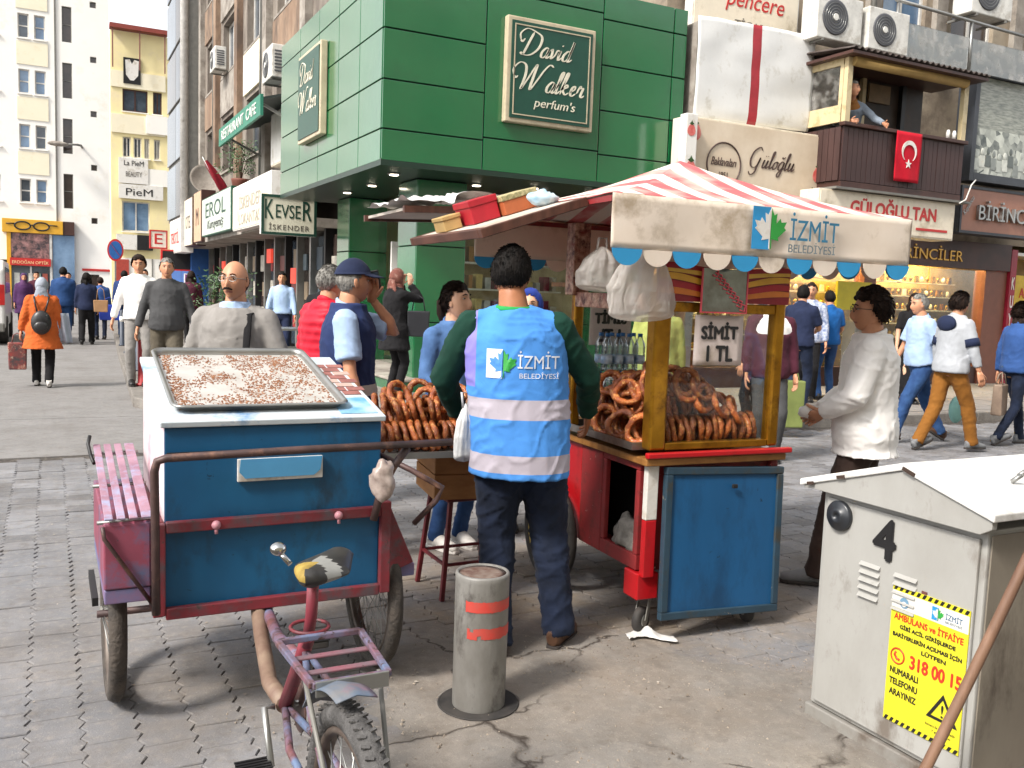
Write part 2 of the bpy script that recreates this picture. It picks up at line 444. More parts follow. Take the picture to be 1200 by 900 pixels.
# raised pavement in front of the shops, with kerb stones
mb = MB(); poly = WALK+[(30, 40), (4.6, 140), (3.9, 85), (1.78, 31.5), (1.22, 19.5)]
mb.prism([(x, y) for x, y in poly], -.04, .116)
walk = struct(part('pavement', mb, M_walk))
def kerb_run(pts, step, w=.15):
    pts = [Vector(p) for p in pts]; n = 0
    for a, b in zip(pts[:-1], pts[1:]):
        L = (b-a).length; k = max(1, round(L/step)); t = (b-a)/L; nrm = Vector((-t.y, t.x))
        for i in range(k):
            p = a+t*(L*i/k+.006); q = a+t*(L*(i+1)/k-.006)
            z = .12+rr.uniform(-.004, .004)
            mbk = MB(); c = (p+q)/2
            ang = math.atan2(t.y, t.x)
            mbk.box(-(q-p).length/2, (q-p).length/2, -.02, w, -.16, 0)
            o = part('kerb_stone', mbk, M_kerb, walk, bevel=.012, loc=(c.x, c.y, z), rot=(0, 0, ang)); n += 1
kerb_run([(1.78, 31.5), (1.22, 19.5), (.92, 11.95)], 1.0)
kerb_run(WALK[:-1]+[(16, 8.35)], .8)
# flagstones of the pavement nearest the street
slab = None
for i in range(16):
    for k in range(3):
        x = 7.6+i*.62; y = walk_y(x)+.22+k*.62+.3
        if slab is None:
            mbs = MB(); mbs.box(-.3, .3, -.3, .3, -.03, .006); slab = mbs.mesh('paving_slab', M_walk)
        link('paving_slab', slab, walk, (x, y, .118+rr.uniform(-.002, .002)))
# ---------------------------------------------------------------- people
def remesh(mb, vox, smooth=4):
    """one continuous skin over overlapping limbs"""
    me = mb.mesh('tmp', []); o = bpy.data.objects.new('tmp', me); col.objects.link(o)
    r = o.modifiers.new('r', 'REMESH'); r.mode = 'VOXEL'; r.voxel_size = vox; r.use_smooth_shade = True
    if smooth:
        k = o.modifiers.new('s', 'SMOOTH'); k.factor = 0.5; k.iterations = smooth
    dg = bpy.context.evaluated_depsgraph_get(); dg.update()
    out = bpy.data.meshes.new_from_object(o.evaluated_get(dg))
    bpy.data.objects.remove(o); bpy.data.meshes.remove(me)
    return out
def folds(me, amp, seed=0.0, fz=1.0):
    """cloth folds pushed along the normals"""
    if amp <= 0: return me
    sv = Vector((seed*3.1, seed*1.7, seed))
    cos = [v.co.copy() for v in me.vertices]; nor = [v.normal.copy() for v in me.vertices]
    for v, c, n in zip(me.vertices, cos, nor):
        p = c+sv
        q = noise.noise(Vector((p.x*4, p.y*4, p.z*4)))
        w = noise.noise(Vector((p.x*6+q*2, p.y*6-q, p.z*5*fz)))
        r = max(0, 1-abs(noise.noise(Vector((p.x*5+p.z*3.5+q*1.5, p.y*6, p.z*10*fz-p.x*7+q*1.5))))*4.5)
        r2 = max(0, 1-abs(noise.noise(Vector((p.x*9-p.z*6+q*2, p.y*9+3, p.z*15*fz+p.x*10))))*4.0)
        v.co = c+n*amp*(0.8*w+0.9*r*r+.25*r2*r2-0.4)
    me.update(); return me
def finish(me, name, mats, smooth=True):
    me.name = name; me.materials.clear()
    for m in (mats if isinstance(mats, (list, tuple)) else [mats]): me.materials.append(m)
    me.polygons.foreach_set('use_smooth', [smooth]*len(me.polygons)); return me
def ik(a, b, l1, l2, pole):
    a, b, pole = Vector(a), Vector(b), Vector(pole); d = b-a; L = min(d.length, (l1+l2)*0.995)
    t = d.normalized(); b = a+t*L
    x = (l1*l1-l2*l2+L*L)/(2*L); h = math.sqrt(max(l1*l1-x*x, 0))
    p = pole-t*pole.dot(t)
    if p.length < 1e-5: p = t.orthogonal()
    return a+t*x+p.normalized()*h, b

def head_pts(nu=40, nv=28):
    P = []
    for i in range(nv+1):
        th = math.pi*i/nv
        for j in range(nu):
            t = j/nu-0.5; ph = 2*math.pi*t-0.62*math.sin(2*math.pi*t)
            x = 0.075*math.sin(th)*math.sin(ph); y = 0.095*math.sin(th)*math.cos(ph); z = 0.118*math.cos(th)
            fr = max(0.0, math.cos(ph)); q = max(0, -z/0.118)
            x *= 1-0.26*q**1.4; 
            if y < 0: y *= 1-0.38*q
            else: y *= 0.94
            if z > 0 and y < 0: y *= 1.06
            y += fr**2*(0.016*math.exp(-((z+0.1)/0.022)**2)*math.exp(-(x/0.03)**2))
            if fr > 0.3:
                ax = abs(x)
                y -= 0.011*math.exp(-((ax-0.031)/0.017)**2-((z-0.01)/0.013)**2)
                y += 0.005*math.exp(-((ax-0.03)/0.025)**2-((z-0.032)/0.009)**2)
                zz = (z+0.036)/0.022
                ns = math.exp(-(x/0.0125)**2)*(math.exp(-zz*zz) if z < -0.036 else math.exp(-((z+0.036)/0.04)**2))
                y += 0.025*ns
                y += 0.006*math.exp(-(x/0.024)**2-((z+0.064)/0.012)**2)
                y -= 0.004*math.exp(-(x/0.03)**2-((z+0.064)/0.0025)**2)
            P.append((x, y, z, ph))
    return P, nu, nv
HP = head_pts()
def head_faces(nu, nv):
    return [(i*nu+j, (i+1)*nu+j, (i+1)*nu+(j+1) % nu, i*nu+(j+1) % nu) for i in range(nv) for j in range(nu)]

def hand_geo(mb, W, d, nrm, side, curl, k=1.0, mi=0):
    """palm, four fingers of unequal length with knuckle bends and a thumb off the side of the palm"""
    W, d, nrm = Vector(W), Vector(d).normalized(), Vector(nrm); nrm = (nrm-d*nrm.dot(d)).normalized()
    s = d.cross(nrm)*side        # towards the thumb
    mb.tube([W-d*0.02*k, W+d*0.02*k, W+d*0.06*k, W+d*0.09*k], 1, 10, ell=[(0.026*k, 0.02*k), (0.034*k, 0.017*k), (0.042*k, 0.015*k), (0.038*k, 0.011*k)], xdir=s, mi=mi)
    for q, ln in ((0.030, 0.9), (0.010, 1.0), (-0.010, 0.95), (-0.029, 0.76)):
        p = W+d*0.083*k+s*q*k; a = curl*0.5; pts = [p-d*0.012*k, p]
        for seg in (0.042, 0.027, 0.021):
            dd = d*math.cos(a)+nrm*math.sin(a); p = p+dd*seg*ln*k; pts.append(p); a += curl
        mb.tube(pts, [0.0092*k, 0.0092*k, 0.0085*k, 0.008*k, 0.0062*k], 8, mi=mi)
    p = W+d*0.022*k+s*0.028*k; dd = (d*0.65+s*0.62+nrm*0.35).normalized(); pts = [p-dd*0.015*k]
    for seg, bend in ((0.0, 0), (0.036, 0.25), (0.03, 0.45), (0.022, 0.6)):
        p = p+dd*seg*k; pts.append(p); dd = (dd+nrm*bend*curl*0.8+d*0.1).normalized()
    mb.tube(pts, [0.012*k, 0.012*k, 0.0105*k, 0.0095*k, 0.007*k], 8, mi=mi)

SKIN = lambda n, c: mat('skin_'+n, c, 0.5, namt=0.12, nscale=14, spec=0.4)
sk_a = SKIN('tan', '#c58d6d'); sk_b = SKIN('light', '#d9a98b'); sk_c = SKIN('brown', '#a9704f')
lip_m = mat('lips', '#9c5f52', 0.5); eye_w = mat('eye_white', '#b5aba0', 0.4); eye_d = mat('iris', '#22150e', 0.2)
h_black = mat('hair_black', '#17120f', 0.75, c2='#0b0908', nscale=40, bump=0.35, bscale=90, stretch=(1, 1, 0.25), spec=0.2)
h_dark = mat('hair_dark_brown', '#2c1d15', 0.75, c2='#140d0a', nscale=40, bump=0.35, bscale=90, stretch=(1, 1, 0.25), spec=0.2)
h_grey = mat('hair_grey', '#9a9791', 0.75, c2='#5e5b57', nscale=40, bump=0.35, bscale=90, stretch=(1, 1, 0.25), spec=0.2)
sole_m = mat('shoe_sole', '#3a3431', 0.8)

def person(label, loc, heading, H=1.74, lean=0.0, sway=0.0, feet=((-.1, 0, 0, 8, 0), (.1, 0, 0, -8, 0)),
           hands=((-.26, .06, .80), (.26, .06, .80)), poles=((-.6, -1, -.2), (.6, -1, -.2)), palms=None, hdir=None, curl=(0.45, 0.45),
           head=(0, 0), girth=1.0, skin=None, hair=('short', None), top=None, legs=None, shoes=None, vox=0.016, face=None, extra=None, seed=1.0, twist=0.0, group=None):
    skin = skin or sk_a; top = top or {}; legs = legs or {}
    sc = H/1.75
    root = thing('person', label, 'person', loc, -D(heading), group)
    root.scale = (sc, sc, sc)
    def tl(z):     # torso lean
        k = max(0.0, (z-0.93)/0.55); return Vector((sway*k, lean*k, 0))
    ct, st = math.cos(D(twist)), math.sin(D(twist))
    def sh(side): return Vector((side*0.172*ct*min(girth, 1.08), side*0.178*st*-1, 1.412))+tl(1.412)
    g = girth
    A = []
    for i, side in enumerate((-1, 1)):
        S = sh(side); W = Vector(hands[i]); E, W = ik(S, W, 0.285, 0.255, poles[i]); A.append((S, E, W))
    Lg = []
    for i, side in enumerate((-1, 1)):
        hx = Vector((side*0.086*g**0.5, 0, 0.915)); f = feet[i]; an = Vector((f[0], f[1], 0.095+f[2]))
        K, an = ik(hx, an, 0.43, 0.42, (side*0.1+math.sin(D(-f[3]))*.3, 1, 0)); Lg.append((hx, K, an))
    TOR = [(.84, .12, .09), (.90, .16, .11), (.97, .165, .115), (1.07, .145, .105), (1.18, .15, .11), (1.28, .165, .118), (1.37, .168, .112), (1.43, .13, .088), (1.475, .078, .068), (1.515, .068, .064)]
    def torso(mb, z0, z1, inf, flare=0.0, n=18, gz=1.0, belly=0.0, box=0.0):
        zs = sorted(set([z0, z1]+[t[0] for t in TOR if z0 < t[0] < z1])); pts, ell = [], []
        for z in zs:
            a = np.interp(z, [t[0] for t in TOR], [t[1] for t in TOR]); b = np.interp(z, [t[0] for t in TOR], [t[2] for t in TOR])
            if z < .84: a, b = .165, .115
            if box and z < 1.36: a += box*max(0, .170-a); b += box*max(0, .118-b)
            fl = flare*max(0, (1.05-z)) + (.016*min(1, max(0, (1.1-z)/.14)) if inf > .0145 and box < .9 else 0)
            by = belly*math.exp(-((z-1.06)/0.12)**2)
            pts.append(Vector((0, 0.0+by*0.5, z))+tl(z)); ell.append((a*g*gz+inf+fl, b*g*gz+inf+fl+by*0.5))
        mb.tube(pts, 1, n, ell=ell, xdir=(ct, -st, 0))
    # ---- skin
    mb = MB(); torso(mb, .84, 1.475, -0.012)
    hc = Vector((0, 0.026, 1.632))+tl(1.60)*1.06
    mb.tube([Vector((0, -0.005, 1.42))+tl(1.42), Vector((0, 0, 1.5))+tl(1.5), hc-Vector((0, 0.02, 0.05))], [0.068*g**0.5, 0.063*g**0.5, 0.057], 12)
    for S, E, W in A:
        mb.tube([S, (S+E)/2, E, E+(W-E)*0.3, W], [.05, .046, .038, .039, .026], 10)
    for Hp, K, F in Lg:
        mb.tube([Hp, (Hp+K)/2, K, K+(F-K)*0.35, F], [.082, .072, .052, .053, .038], 10)
    body = finish(remesh(mb, max(vox, 0.016), 4), 'body', [skin, lip_m, eye_w, eye_d])
    # head joined to the body mesh
    hb = MB(); P, nu, nv = HP
    Rh = Euler((D(head[1]), 0, -D(head[0])), 'XYZ').to_matrix()
    HT = lambda p: hc+Rh @ Vector(p)
    hb.add([HT(p[:3]) for p in P], head_faces(nu, nv), 0, True)
    fcs = head_faces(nu, nv)
    for q, f in enumerate(fcs):
        cx = sum(P[i][0] for i in f)/4; cy = sum(P[i][1] for i in f)/4; cz = sum(P[i][2] for i in f)/4
        if cy > 0.05 and abs(cx) < 0.025 and -0.073 < cz < -0.057: hb.m[q] = 1
    for sd in (-1, 1):
        hb.sphere(HT((sd*0.073, -0.004, -0.004)), (0.010, 0.02, 0.031), 10, 8, 0, Rh @ Euler((0.15, 0, sd*0.35)).to_matrix())
        hb.sphere(HT((sd*0.031, 0.0745, 0.0095)), (0.0115, .0085, .0050), 10, 8, 2, Rh); hb.sphere(HT((sd*0.031, 0.0795, 0.0095)), (0.0066, .0062, .0050), 8, 6, 3, Rh)
    for i, (S, E, W) in enumerate(A):
        side = -1 if i == 0 else 1
        d = Vector(hdir[i]) if hdir and hdir[i] else (W-E)
        pn = Vector(palms[i]) if palms and palms[i] else Vector((-side, 0.25, 0))
        hand_geo(hb, W, d, pn, (-side if (Vector((0, 1, 0)).dot(d.cross(pn)*-side) > 0) else side), curl[i])
    hm = hb.mesh('tmp', [skin, lip_m, eye_w, eye_d])
    bm = bmesh.new(); bm.from_mesh(body); bm.from_mesh(hm); bm.to_mesh(body); bm.free(); bpy.data.meshes.remove(hm)
    link('body', body, root)
    # ---- trousers or skirt
    lk = legs.get('kind', 'trousers'); lm = legs.get('mat')
    wd = legs.get('w', 1.0)
    if lm:
        mb = MB()
        if lk == 'skirt':
            torso(mb, .86, 1.06, .018); mb.tube([Vector((0, 0, z)) for z in (.98, .8, .5, .12)], 1, 20, ell=[(.185*g, .14*g), (.2*g, .165*g), (.21*g, .19), (.23*g, .23)], xdir=(1, 0, 0))
        else:
            torso(mb, .85, 1.04, .014)
            for Hp, K, F in Lg:
                hem = F+(F-K).normalized()*0.045
                u = (K-Hp)
                mb.tube([Hp+Vector((0, 0, .03)), Hp+u*.25, Hp+u*.6, K, K+(F-K)*.35, K+(F-K)*.75, hem], [.092*g*wd**.5, .094*g*wd**.5, .083*g*wd**.5, .071*wd, .069*wd, .062*wd, .064*wd], 12)
        me = folds(remesh(mb, vox, 3), legs.get('folds', 0.006), seed, 1.6)
        link(legs.get('name', 'trousers' if lk != 'skirt' else 'skirt'), finish(me, 'trousers', lm), root)
    # ---- shoes
    sm = shoes or mat('shoe_black', '#191716', 0.5, namt=0.3)
    for i in (0, 1):
        f = feet[i]; Hp, K, F = Lg[i]
        M = Matrix.Translation(F-Vector((0, 0, .095))) @ Euler((0, 0, -D(f[3]))).to_matrix().to_4x4() @ T(0, 0, .02) @ Euler((-D(f[4]), 0, 0)).to_matrix().to_4x4() @ T(0, 0, -.02)
        mb = MB(); mb.tube([(0, -.075, .05), (0, -.06, .052), (0, 0, .06), (0, .07, .045), (0, .14, .034), (0, .185, .03), (0, .197, .028)], 1, 14,
                           ell=[(.02, .03), (.034, .05), (.038, .058), (.043, .045), (.046, .034), (.034, .028), (.012, .016)], xdir=(1, 0, 0))
        mb.tube([(0, -.02, .05), (0, -.022, .115)], [.044, .041], 12)
        mb.v = [tuple(M @ Vector((x, y, max(z, .014)))) for x, y, z in mb.v]
        so = part('shoe', mb, sm, root)
        mb = MB(); mb.prism([(-.026, -.078), (.026, -.078), (.037, -.04), (.036, .03), (.047, .1), (.044, .155), (.022, .2), (-.022, .2), (-.044, .155), (-.047, .1), (-.036, .03), (-.037, -.04)], 0.001, .02, M)
        part('sole', mb, extra.get('sole', sole_m) if extra else sole_m, so, bevel=0.004)
    # ---- top garment(s); each is a dict: mat, hem, inf, sleeve ('long','short','none'), flare, name
    tops = top if isinstance(top, (list, tuple)) else [top]
    made = {}
    for tp in tops:
        if not tp.get('mat'): continue
        mb = MB(); inf = tp.get('inf', .02); torso(mb, tp.get('hem', .90), tp.get('neck', 1.512), inf, tp.get('flare', 0.0), belly=tp.get('belly', 0), box=tp.get('box', .5))
        for i, (S, E, W) in enumerate(A):
            side = -1 if i == 0 else 1
            inn = Vector((side*0.045, -.01, 1.468))+tl(1.468)
            sl = tp.get('sleeve', 'long'); r = 1+(inf-.02)*6
            rs = tp.get('rs', 1.0)
            mb.tube([inn, S+Vector((side*-.02, -.002, .0))], [.046*r, .06*r], 12)
            if sl == 'none':
                continue
            if sl == 'short':
                mb.tube([S, S+(E-S)*.4, S+(E-S)*.8], [.064*r*rs, .064*r*rs, .066*r*rs], 12)
            else:
                cu = tp.get('cuff', 1.0)
                mb.tube([S, S+(E-S)*.5, E, E+(W-E)*.45*cu, E+(W-E)*.93*cu], [.064*r*rs, .061*r*rs, .055*r*rs, .05*r*rs, .042*r*rs], 12)
            if sl == 'short' or sl == 'long': mb.sphere(S, .063*r*rs, 10, 8)
        me = folds(remesh(mb, tp.get('vox', vox), 3), tp.get('folds', 0.006), seed+5)
        if tp.get('ribs'):
            cs = [(v.co.copy(), v.normal.copy()) for v in me.vertices]
            for v, (c, n_) in zip(me.vertices, cs): v.co = c+n_*(.011*abs(math.sin(c.z*math.pi/tp['ribs']))-.006)
            me.update()
        o = link(tp.get('name', 'shirt'), finish(me, tp.get('name', 'shirt'), tp['mat']), root); made[tp.get('name', 'shirt')] = o
    if tops and tops[-1].get('mat') and tops[-1].get('collar', True) and hair[0] != 'scarf':
        cb = MB(); c0 = Vector((0, .0, 1.487))+tl(1.487); tilt = .03
        cb.tube([c0+Vector((.069*g**.5*math.cos(a), .067*g**.5*math.sin(a), -tilt*math.sin(a)+.004*math.sin(3*a))) for a in np.linspace(0, 2*math.pi, 29)[:-1]], 1, 8, closed=True, ell=[(.022, .009)]*28, xdir=(0, 0, 1))
        cm = tops[0]['mat'] if len(tops) > 1 else tops[-1]['mat']; part('collar', cb, cm, root)
    # ---- hair
    hk, hmat = hair[0], (hair[1] or h_dark)
    hb = MB()
    def shell(keep, off, m, name='hair', rough=0.006, mi=0, low=None):
        vs = []; 
        for (x, y, z, ph) in P:
            n = Vector((x/0.075**2, y/0.095**2, z/0.118**2)).normalized(); kz = keep(x, y, z, ph)
            o = off*max(0.0, min(1.0, kz/0.028)) + (rough*noise.noise(Vector((x*60+seed, y*60, z*60))) if kz > 0.012 else 0)
            vs.append(HT(Vector((x, y, z))+n*(o+0.001)))
        fs = [f for f in fcs if min(keep(*P[i]) for i in f) > 0]
        if fs: hb.add(vs, fs, 0, True)
        if fs and vox <= .016 and name == 'hair' and hk != 'scarf':
            sb = MB(); rq = random.Random(int(seed*10)); ln = {'short': .018, 'thick': .034, 'long': .05, 'tied': .04, 'bald': .010, 'cap': .012}[hk]
            for _ in range(1700 if hk != 'bald' else 500):
                f = fs[rq.randrange(len(fs))]; a_, b_ = rq.random(), rq.random()
                p = (vs[f[0]]*(1-a_)+vs[f[1]]*a_)*(1-b_)+(vs[f[3]]*(1-a_)+vs[f[2]]*a_)*b_
                n_ = (p-hc).normalized(); dn = Rh @ Vector((rq.uniform(-.4, .4), -1.0 if hk in ('tied', 'long') or n_.z > .5 else -.25, -.35 if n_.z > .5 else -1.0)); t = (dn-n_*dn.dot(n_)).normalized()
                sd_ = t.cross(n_)*rq.uniform(.0012, .0026); L_ = ln*rq.uniform(.5, 1.2); up_ = n_*L_*rq.uniform(.12, .4)
                p = p-n_*.001; sb.add([p-sd_, p+sd_, p+t*L_*.6+up_*.8+sd_*.7, p+t*L_+up_*.7, p+t*L_*.6+up_*.8-sd_*.7], [(0, 1, 2, 3, 4)])
            stuff(part('hair_strands', sb, m, root))
    def hairline(front=.066, side=-.005, back=-.055):
        def k(x, y, z, ph):
            c = math.cos(ph)
            if c > .45: h = front-0.012*abs(x)/.05
            elif c > -.1: h = side+(front-side)*max(0, (c-.12)/.33)
            else: h = back+(side-back)*max(0, 1+c/.5)*.6
            return z-h
        return k
    if hk in ('short', 'thick', 'long', 'tied'):
        shell(hairline(*(hair[2] if len(hair) > 2 else ())), {'short': .013, 'thick': .028, 'long': .022, 'tied': .014}[hk], hmat)
        if hk == 'thick':
            for q in range(16):
                a = random.uniform(-1.2, 1.2); b = random.uniform(-.8, .9)
                hb.sphere(HT((.06*math.sin(a), .07*b, .108+random.uniform(-.012, .006)-.02*abs(b)-.012*abs(a))), (.022, .026, .02), 8, 6)
        if hk == 'long':
            t2 = MB()
            for q in range(7):
                a = (q-3)/3
                p0 = Vector((a*.068, -.045+.045*abs(a), .03)); pe = Vector((a*.095, -.07+.06*abs(a)+.01*math.sin(q*2.1), -.30+.04*math.cos(q)))
                t2.tube([HT(p0), HT(p0*.5+pe*.5+Vector((a*.02, -.035*(1-abs(a)), .03))), hc+pe], [.032, .034, .016], 8)
            me = folds(remesh(t2, .012, 2), .006, seed, .3); hb_m = me
            link('hair', finish(hb_m, 'hair', hmat), root)
        if hk == 'tied':
            hb.tube([HT((0, -.085, .03)), HT((0, -.125, .02)), HT((0, -.14, -.05)), HT((.005, -.125, -.16))], [.03, .034, .03, .012], 10)
    elif hk == 'bald':
        k0 = hairline(.3, -.015, -.06)
        shell(lambda x, y, z, ph: min(k0(x, y, z, ph), .028-z+.006) if math.cos(ph) < .35 else -1, .006, hmat, rough=.003)
    elif hk == 'scarf':
        def k(x, y, z, ph):
            if math.cos(ph) < .2: return z+.2
            e = (x/.058)**2+((z+.004)/.078)**2
            return (e-1)*.05
        shell(k, .022, hmat, rough=.004)
        t2 = MB(); t2.tube([hc+Vector((0, -.01, -.06)), hc+Vector((0, -.005, -.11)), hc+Vector((0, .0, -.18)), hc+Vector((0, .005, -.225))], 1, 16, ell=[(.078, .088), (.083, .09), (.115, .1), (.15, .11)], xdir=(1, 0, 0))
        t2.tube([hc+Rh @ Vector((0, -.06, .02)), hc+Rh @ Vector((0, -.085, -.06)), hc+Vector((0, -.085, -.15)), hc+Vector((0, -.095, -.25))], 1, 14, ell=[(.066, .05), (.082, .045), (.11, .045), (.125, .035)], xdir=(1, 0, 0))
        me = folds(remesh(t2, .014, 2), .008, seed, 1.2); link('headscarf', finish(me, 'headscarf', hmat), root)
    if hk in ('cap',):
        shell(hairline(.05, -.01, -.055), .006, hair[2] if len(hair) > 2 else h_grey)
        part('hair', hb, hair[2] if len(hair) > 2 else h_grey, root); hb = MB()
        cap = MB()
        vs = []; keep = lambda x, y, z, ph: z-(.045+.0*x)
        for (x, y, z, ph) in P:
            n = Vector((x/0.075**2, y/0.095**2, z/0.118**2)).normalized(); vs.append(HT(Vector((x, y, max(z, .04)))+n*.016+Vector((0, 0, .004))))
        cap.add(vs, [f for f in fcs if max(P[i][2] for i in f) > .035], 0, True)
        co = part('cap', cap, hmat, root, solid=.006)
        vz = MB(); 
        def vf(u, v):
            a = (u-.5)*2.3; r0 = 1.0+v*.0
            x = math.sin(a)*(.09+.0*v); y = math.cos(a)*.106
            return HT((x*(1+.0*v), y+.075*v*max(.0, math.cos(a*.68)), .047-.02*v*math.cos(a*.6)-.004*abs(a)+(.016*(1-v))*0))
        vz.grid(vf, 16, 5); part('visor', vz, hmat, co, solid=.005)
    if hb.f: part('headscarf_cap' if hk == 'scarf' else 'hair', hb, hmat, root)
    # brows, moustache, glasses
    fa = face or {}
    for sd in (-1, 1):
        bb = MB(); bb.tube([HT((sd*.014, .094, .031)), HT((sd*.03, .092, .036)), HT((sd*.047, .079, .030))], [.0035, .0042, .0025], 6)
        part('eyebrow', bb, fa.get('brow', h_black if hk in ('scarf', 'cap') else hmat), root)
    if fa.get('moustache'):
        mm = MB(); mm.tube([HT((-.028, .085, -.056)), HT((-.012, .1, -.050)), HT((0, .103, -.049)), HT((.012, .1, -.050)), HT((.028, .085, -.056))], [.004, .0075, .007, .0075, .004], 8)
        part('moustache', mm, fa['moustache'], root)
    if fa.get('beard'):
        bd = MB(); keep = lambda x, y, z, ph: min((-.045-z), .02) if (math.cos(ph) > -.1 and not (abs(x) < .026 and z > -.076 and y > 0)) else -1
        vs = [HT(Vector((x, y, z))*1.02) for (x, y, z, ph) in P]
        bd.add(vs, [f for f in fcs if min(keep(*P[i]) for i in f) > 0], 0, True); part('beard', bd, fa['beard'], root)
    if fa.get('glasses'):
        gg = MB()
        for sd in (-1, 1):
            ring = [HT((sd*.033+.023*math.cos(a), .099-.004*abs(math.cos(a)), .008+.017*math.sin(a))) for a in np.linspace(0, 2*math.pi, 14)[:-1]]
            gg.tube(ring, .0018, 5, closed=True); gg.tube([HT((sd*.056, .096, .012)), HT((sd*.078, .01, .012))], .0018, 5)
        gg.tube([HT((-.01, .103, .012)), HT((.01, .103, .012))], .0018, 5)
        go = part('glasses', gg, fa['glasses'], root)
        if fa.get('dark'):
            gl = MB()
            for sd in (-1, 1): gl.sphere(HT((sd*.033, .098, .008)), (.022, .003, .017), 12, 6, 0, Rh)
            part('lens', gl, fa['glasses'], go)
    info = dict(root=root, arms=A, legs=Lg, hc=hc, HT=HT, tops=made, tl=tl, sc=sc)
    return info
def w_of(info, p):
    """world position of a point in a person's own frame"""
    r = info['root']
    M = Matrix.LocRotScale(r.location, r.rotation_euler, r.scale)
    return M @ Vector(p)
def conform(me, target_obj, axis=(0, 1, 0), off=0.003, cuts=2):
    """lay flat lettering on a curved garment: each point travels along axis until it meets the cloth"""
    bm = bmesh.new(); bm.from_mesh(me)
    if cuts: bmesh.ops.subdivide_edges(bm, edges=bm.edges, cuts=cuts, use_grid_fill=True)
    bm.to_mesh(me); bm.free()
    t = target_obj.data; bv = BVHTree.FromPolygons([v.co.copy() for v in t.vertices], [tuple(p.vertices) for p in t.polygons])
    ax = Vector(axis)
    for v in me.vertices:
        h = bv.ray_cast(v.co-ax*1.0, ax)
        if h[0] is not None: v.co = h[0]-ax*off
    me.update(); return me
# ---------------------------------------------------------------- buildings
FX = -D(90)     # turn a facade drawn for -y so that it faces -x (local x then runs towards the viewer)
M_win = mat('window_glass', '#4d5864', 0.06, c2='#333c46', nscale=1.2, spec=0.9)
M_wind = mat('dark_window_glass', '#2c2725', 0.12, c2='#463a35', nscale=1.5, spec=0.7)
M_winb = mat('blue_window_glass', '#7d9ab8', 0.08, c2='#566f8c', nscale=1.0, spec=0.9)
M_frame = mat('window_frame_white', '#d9d6d0', 0.5, dirt='#9a958c', damt=.3)
M_fgrey = mat('window_frame_grey', '#77756f', 0.5)
M_render_w = mat('white_render', '#f4f1ea', 0.85, namt=.04, nscale=1.2, dirt='#e6dfd0', damt=.25, dscale=.6, bump=.1)
M_render_c = mat('cream_render', '#efe6cc', 0.85, namt=.06, nscale=.8, dirt='#ded0ac', damt=.2, dscale=.7, bump=.1)
M_render_y = mat('yellow_render', '#f3e4ae', 0.85, namt=.08, nscale=1.0, dirt='#e6d6b0', damt=.3, dscale=.7, bump=.1)
M_old = mat('old_grey_render', '#8d8479', 0.9, c2='#6d645b', nscale=1.5, dirt='#5a5049', damt=.55, dscale=1.1, bump=.25, bscale=40, stretch=(1, 1, .5))
M_old_b = mat('old_brown_render', '#97806b', 0.9, c2='#78604e', nscale=1.7, dirt='#5b4d43', damt=.5, dscale=1.3, bump=.25, bscale=40, stretch=(1, 1, .5))
M_conc = mat('stained_concrete', '#a39c92', 0.9, c2='#857d74', nscale=2.5, dirt='#6b625a', damt=.45, dscale=1.6, bump=.25, bscale=50)
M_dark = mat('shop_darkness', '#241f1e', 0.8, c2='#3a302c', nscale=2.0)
M_brown = mat('brown_cladding', '#4a2d25', 0.5, c2='#3a221c', nscale=3)
M_white = mat('white_board', '#e6e3dd', 0.45, namt=.06, dirt='#bdb5a6', damt=.3, dscale=2.5)
M_cream = mat('cream_board', '#e4d9c4', 0.45, namt=.08, dirt='#b6a98f', damt=.3, dscale=2.0)
M_alu = mat('aluminium', '#a9a9a6', 0.35, metal=.8, namt=.2, nscale=5)
M_black = mat('black_print', '#1c1b1c', 0.5); M_red = mat('red_print', '#c02a26', 0.45, namt=.1); M_greyt = mat('grey_print', '#6d675f', 0.5); M_greyl = mat('faded_print', '#a79f92', 0.5)
M_greent = mat('dark_green_print', '#1d4437', 0.5); M_blue = mat('blue_print', '#1f5f9f', 0.5); M_gold = mat('gold_letters', '#c99a4a', 0.3, metal=.7, namt=.2)
M_leaf = mat('leaf_green', '#3c5a2a', 0.6, c2='#24401c', nscale=20)

def holes_wall(mb, x0, x1, z0, z1, holes, depth=.16, mi=0, y=0.0):
    """front skin of a wall facing -y with real reveals round each opening"""
    xs = sorted(set([x0, x1]+[h[0] for h in holes]+[h[1] for h in holes])); zs = sorted(set([z0, z1]+[h[2] for h in holes]+[h[3] for h in holes]))
    for a, b in zip(xs[:-1], xs[1:]):
        for c, d in zip(zs[:-1], zs[1:]):
            if any(h[0]-1e-6 <= a and b <= h[1]+1e-6 and h[2]-1e-6 <= c and d <= h[3]+1e-6 for h in holes): continue
            mb.add([(a, y, c), (b, y, c), (b, y, d), (a, y, d)], [(0, 1, 2, 3)], mi)
    for a, b, c, d in holes:
        mb.add([(a, y, c), (b, y, c), (b, y, d), (a, y, d), (a, y+depth, c), (b, y+depth, c), (b, y+depth, d), (a, y+depth, d)],
               [(0, 4, 5, 1), (1, 5, 6, 2), (2, 6, 7, 3), (3, 7, 4, 0)], mi)
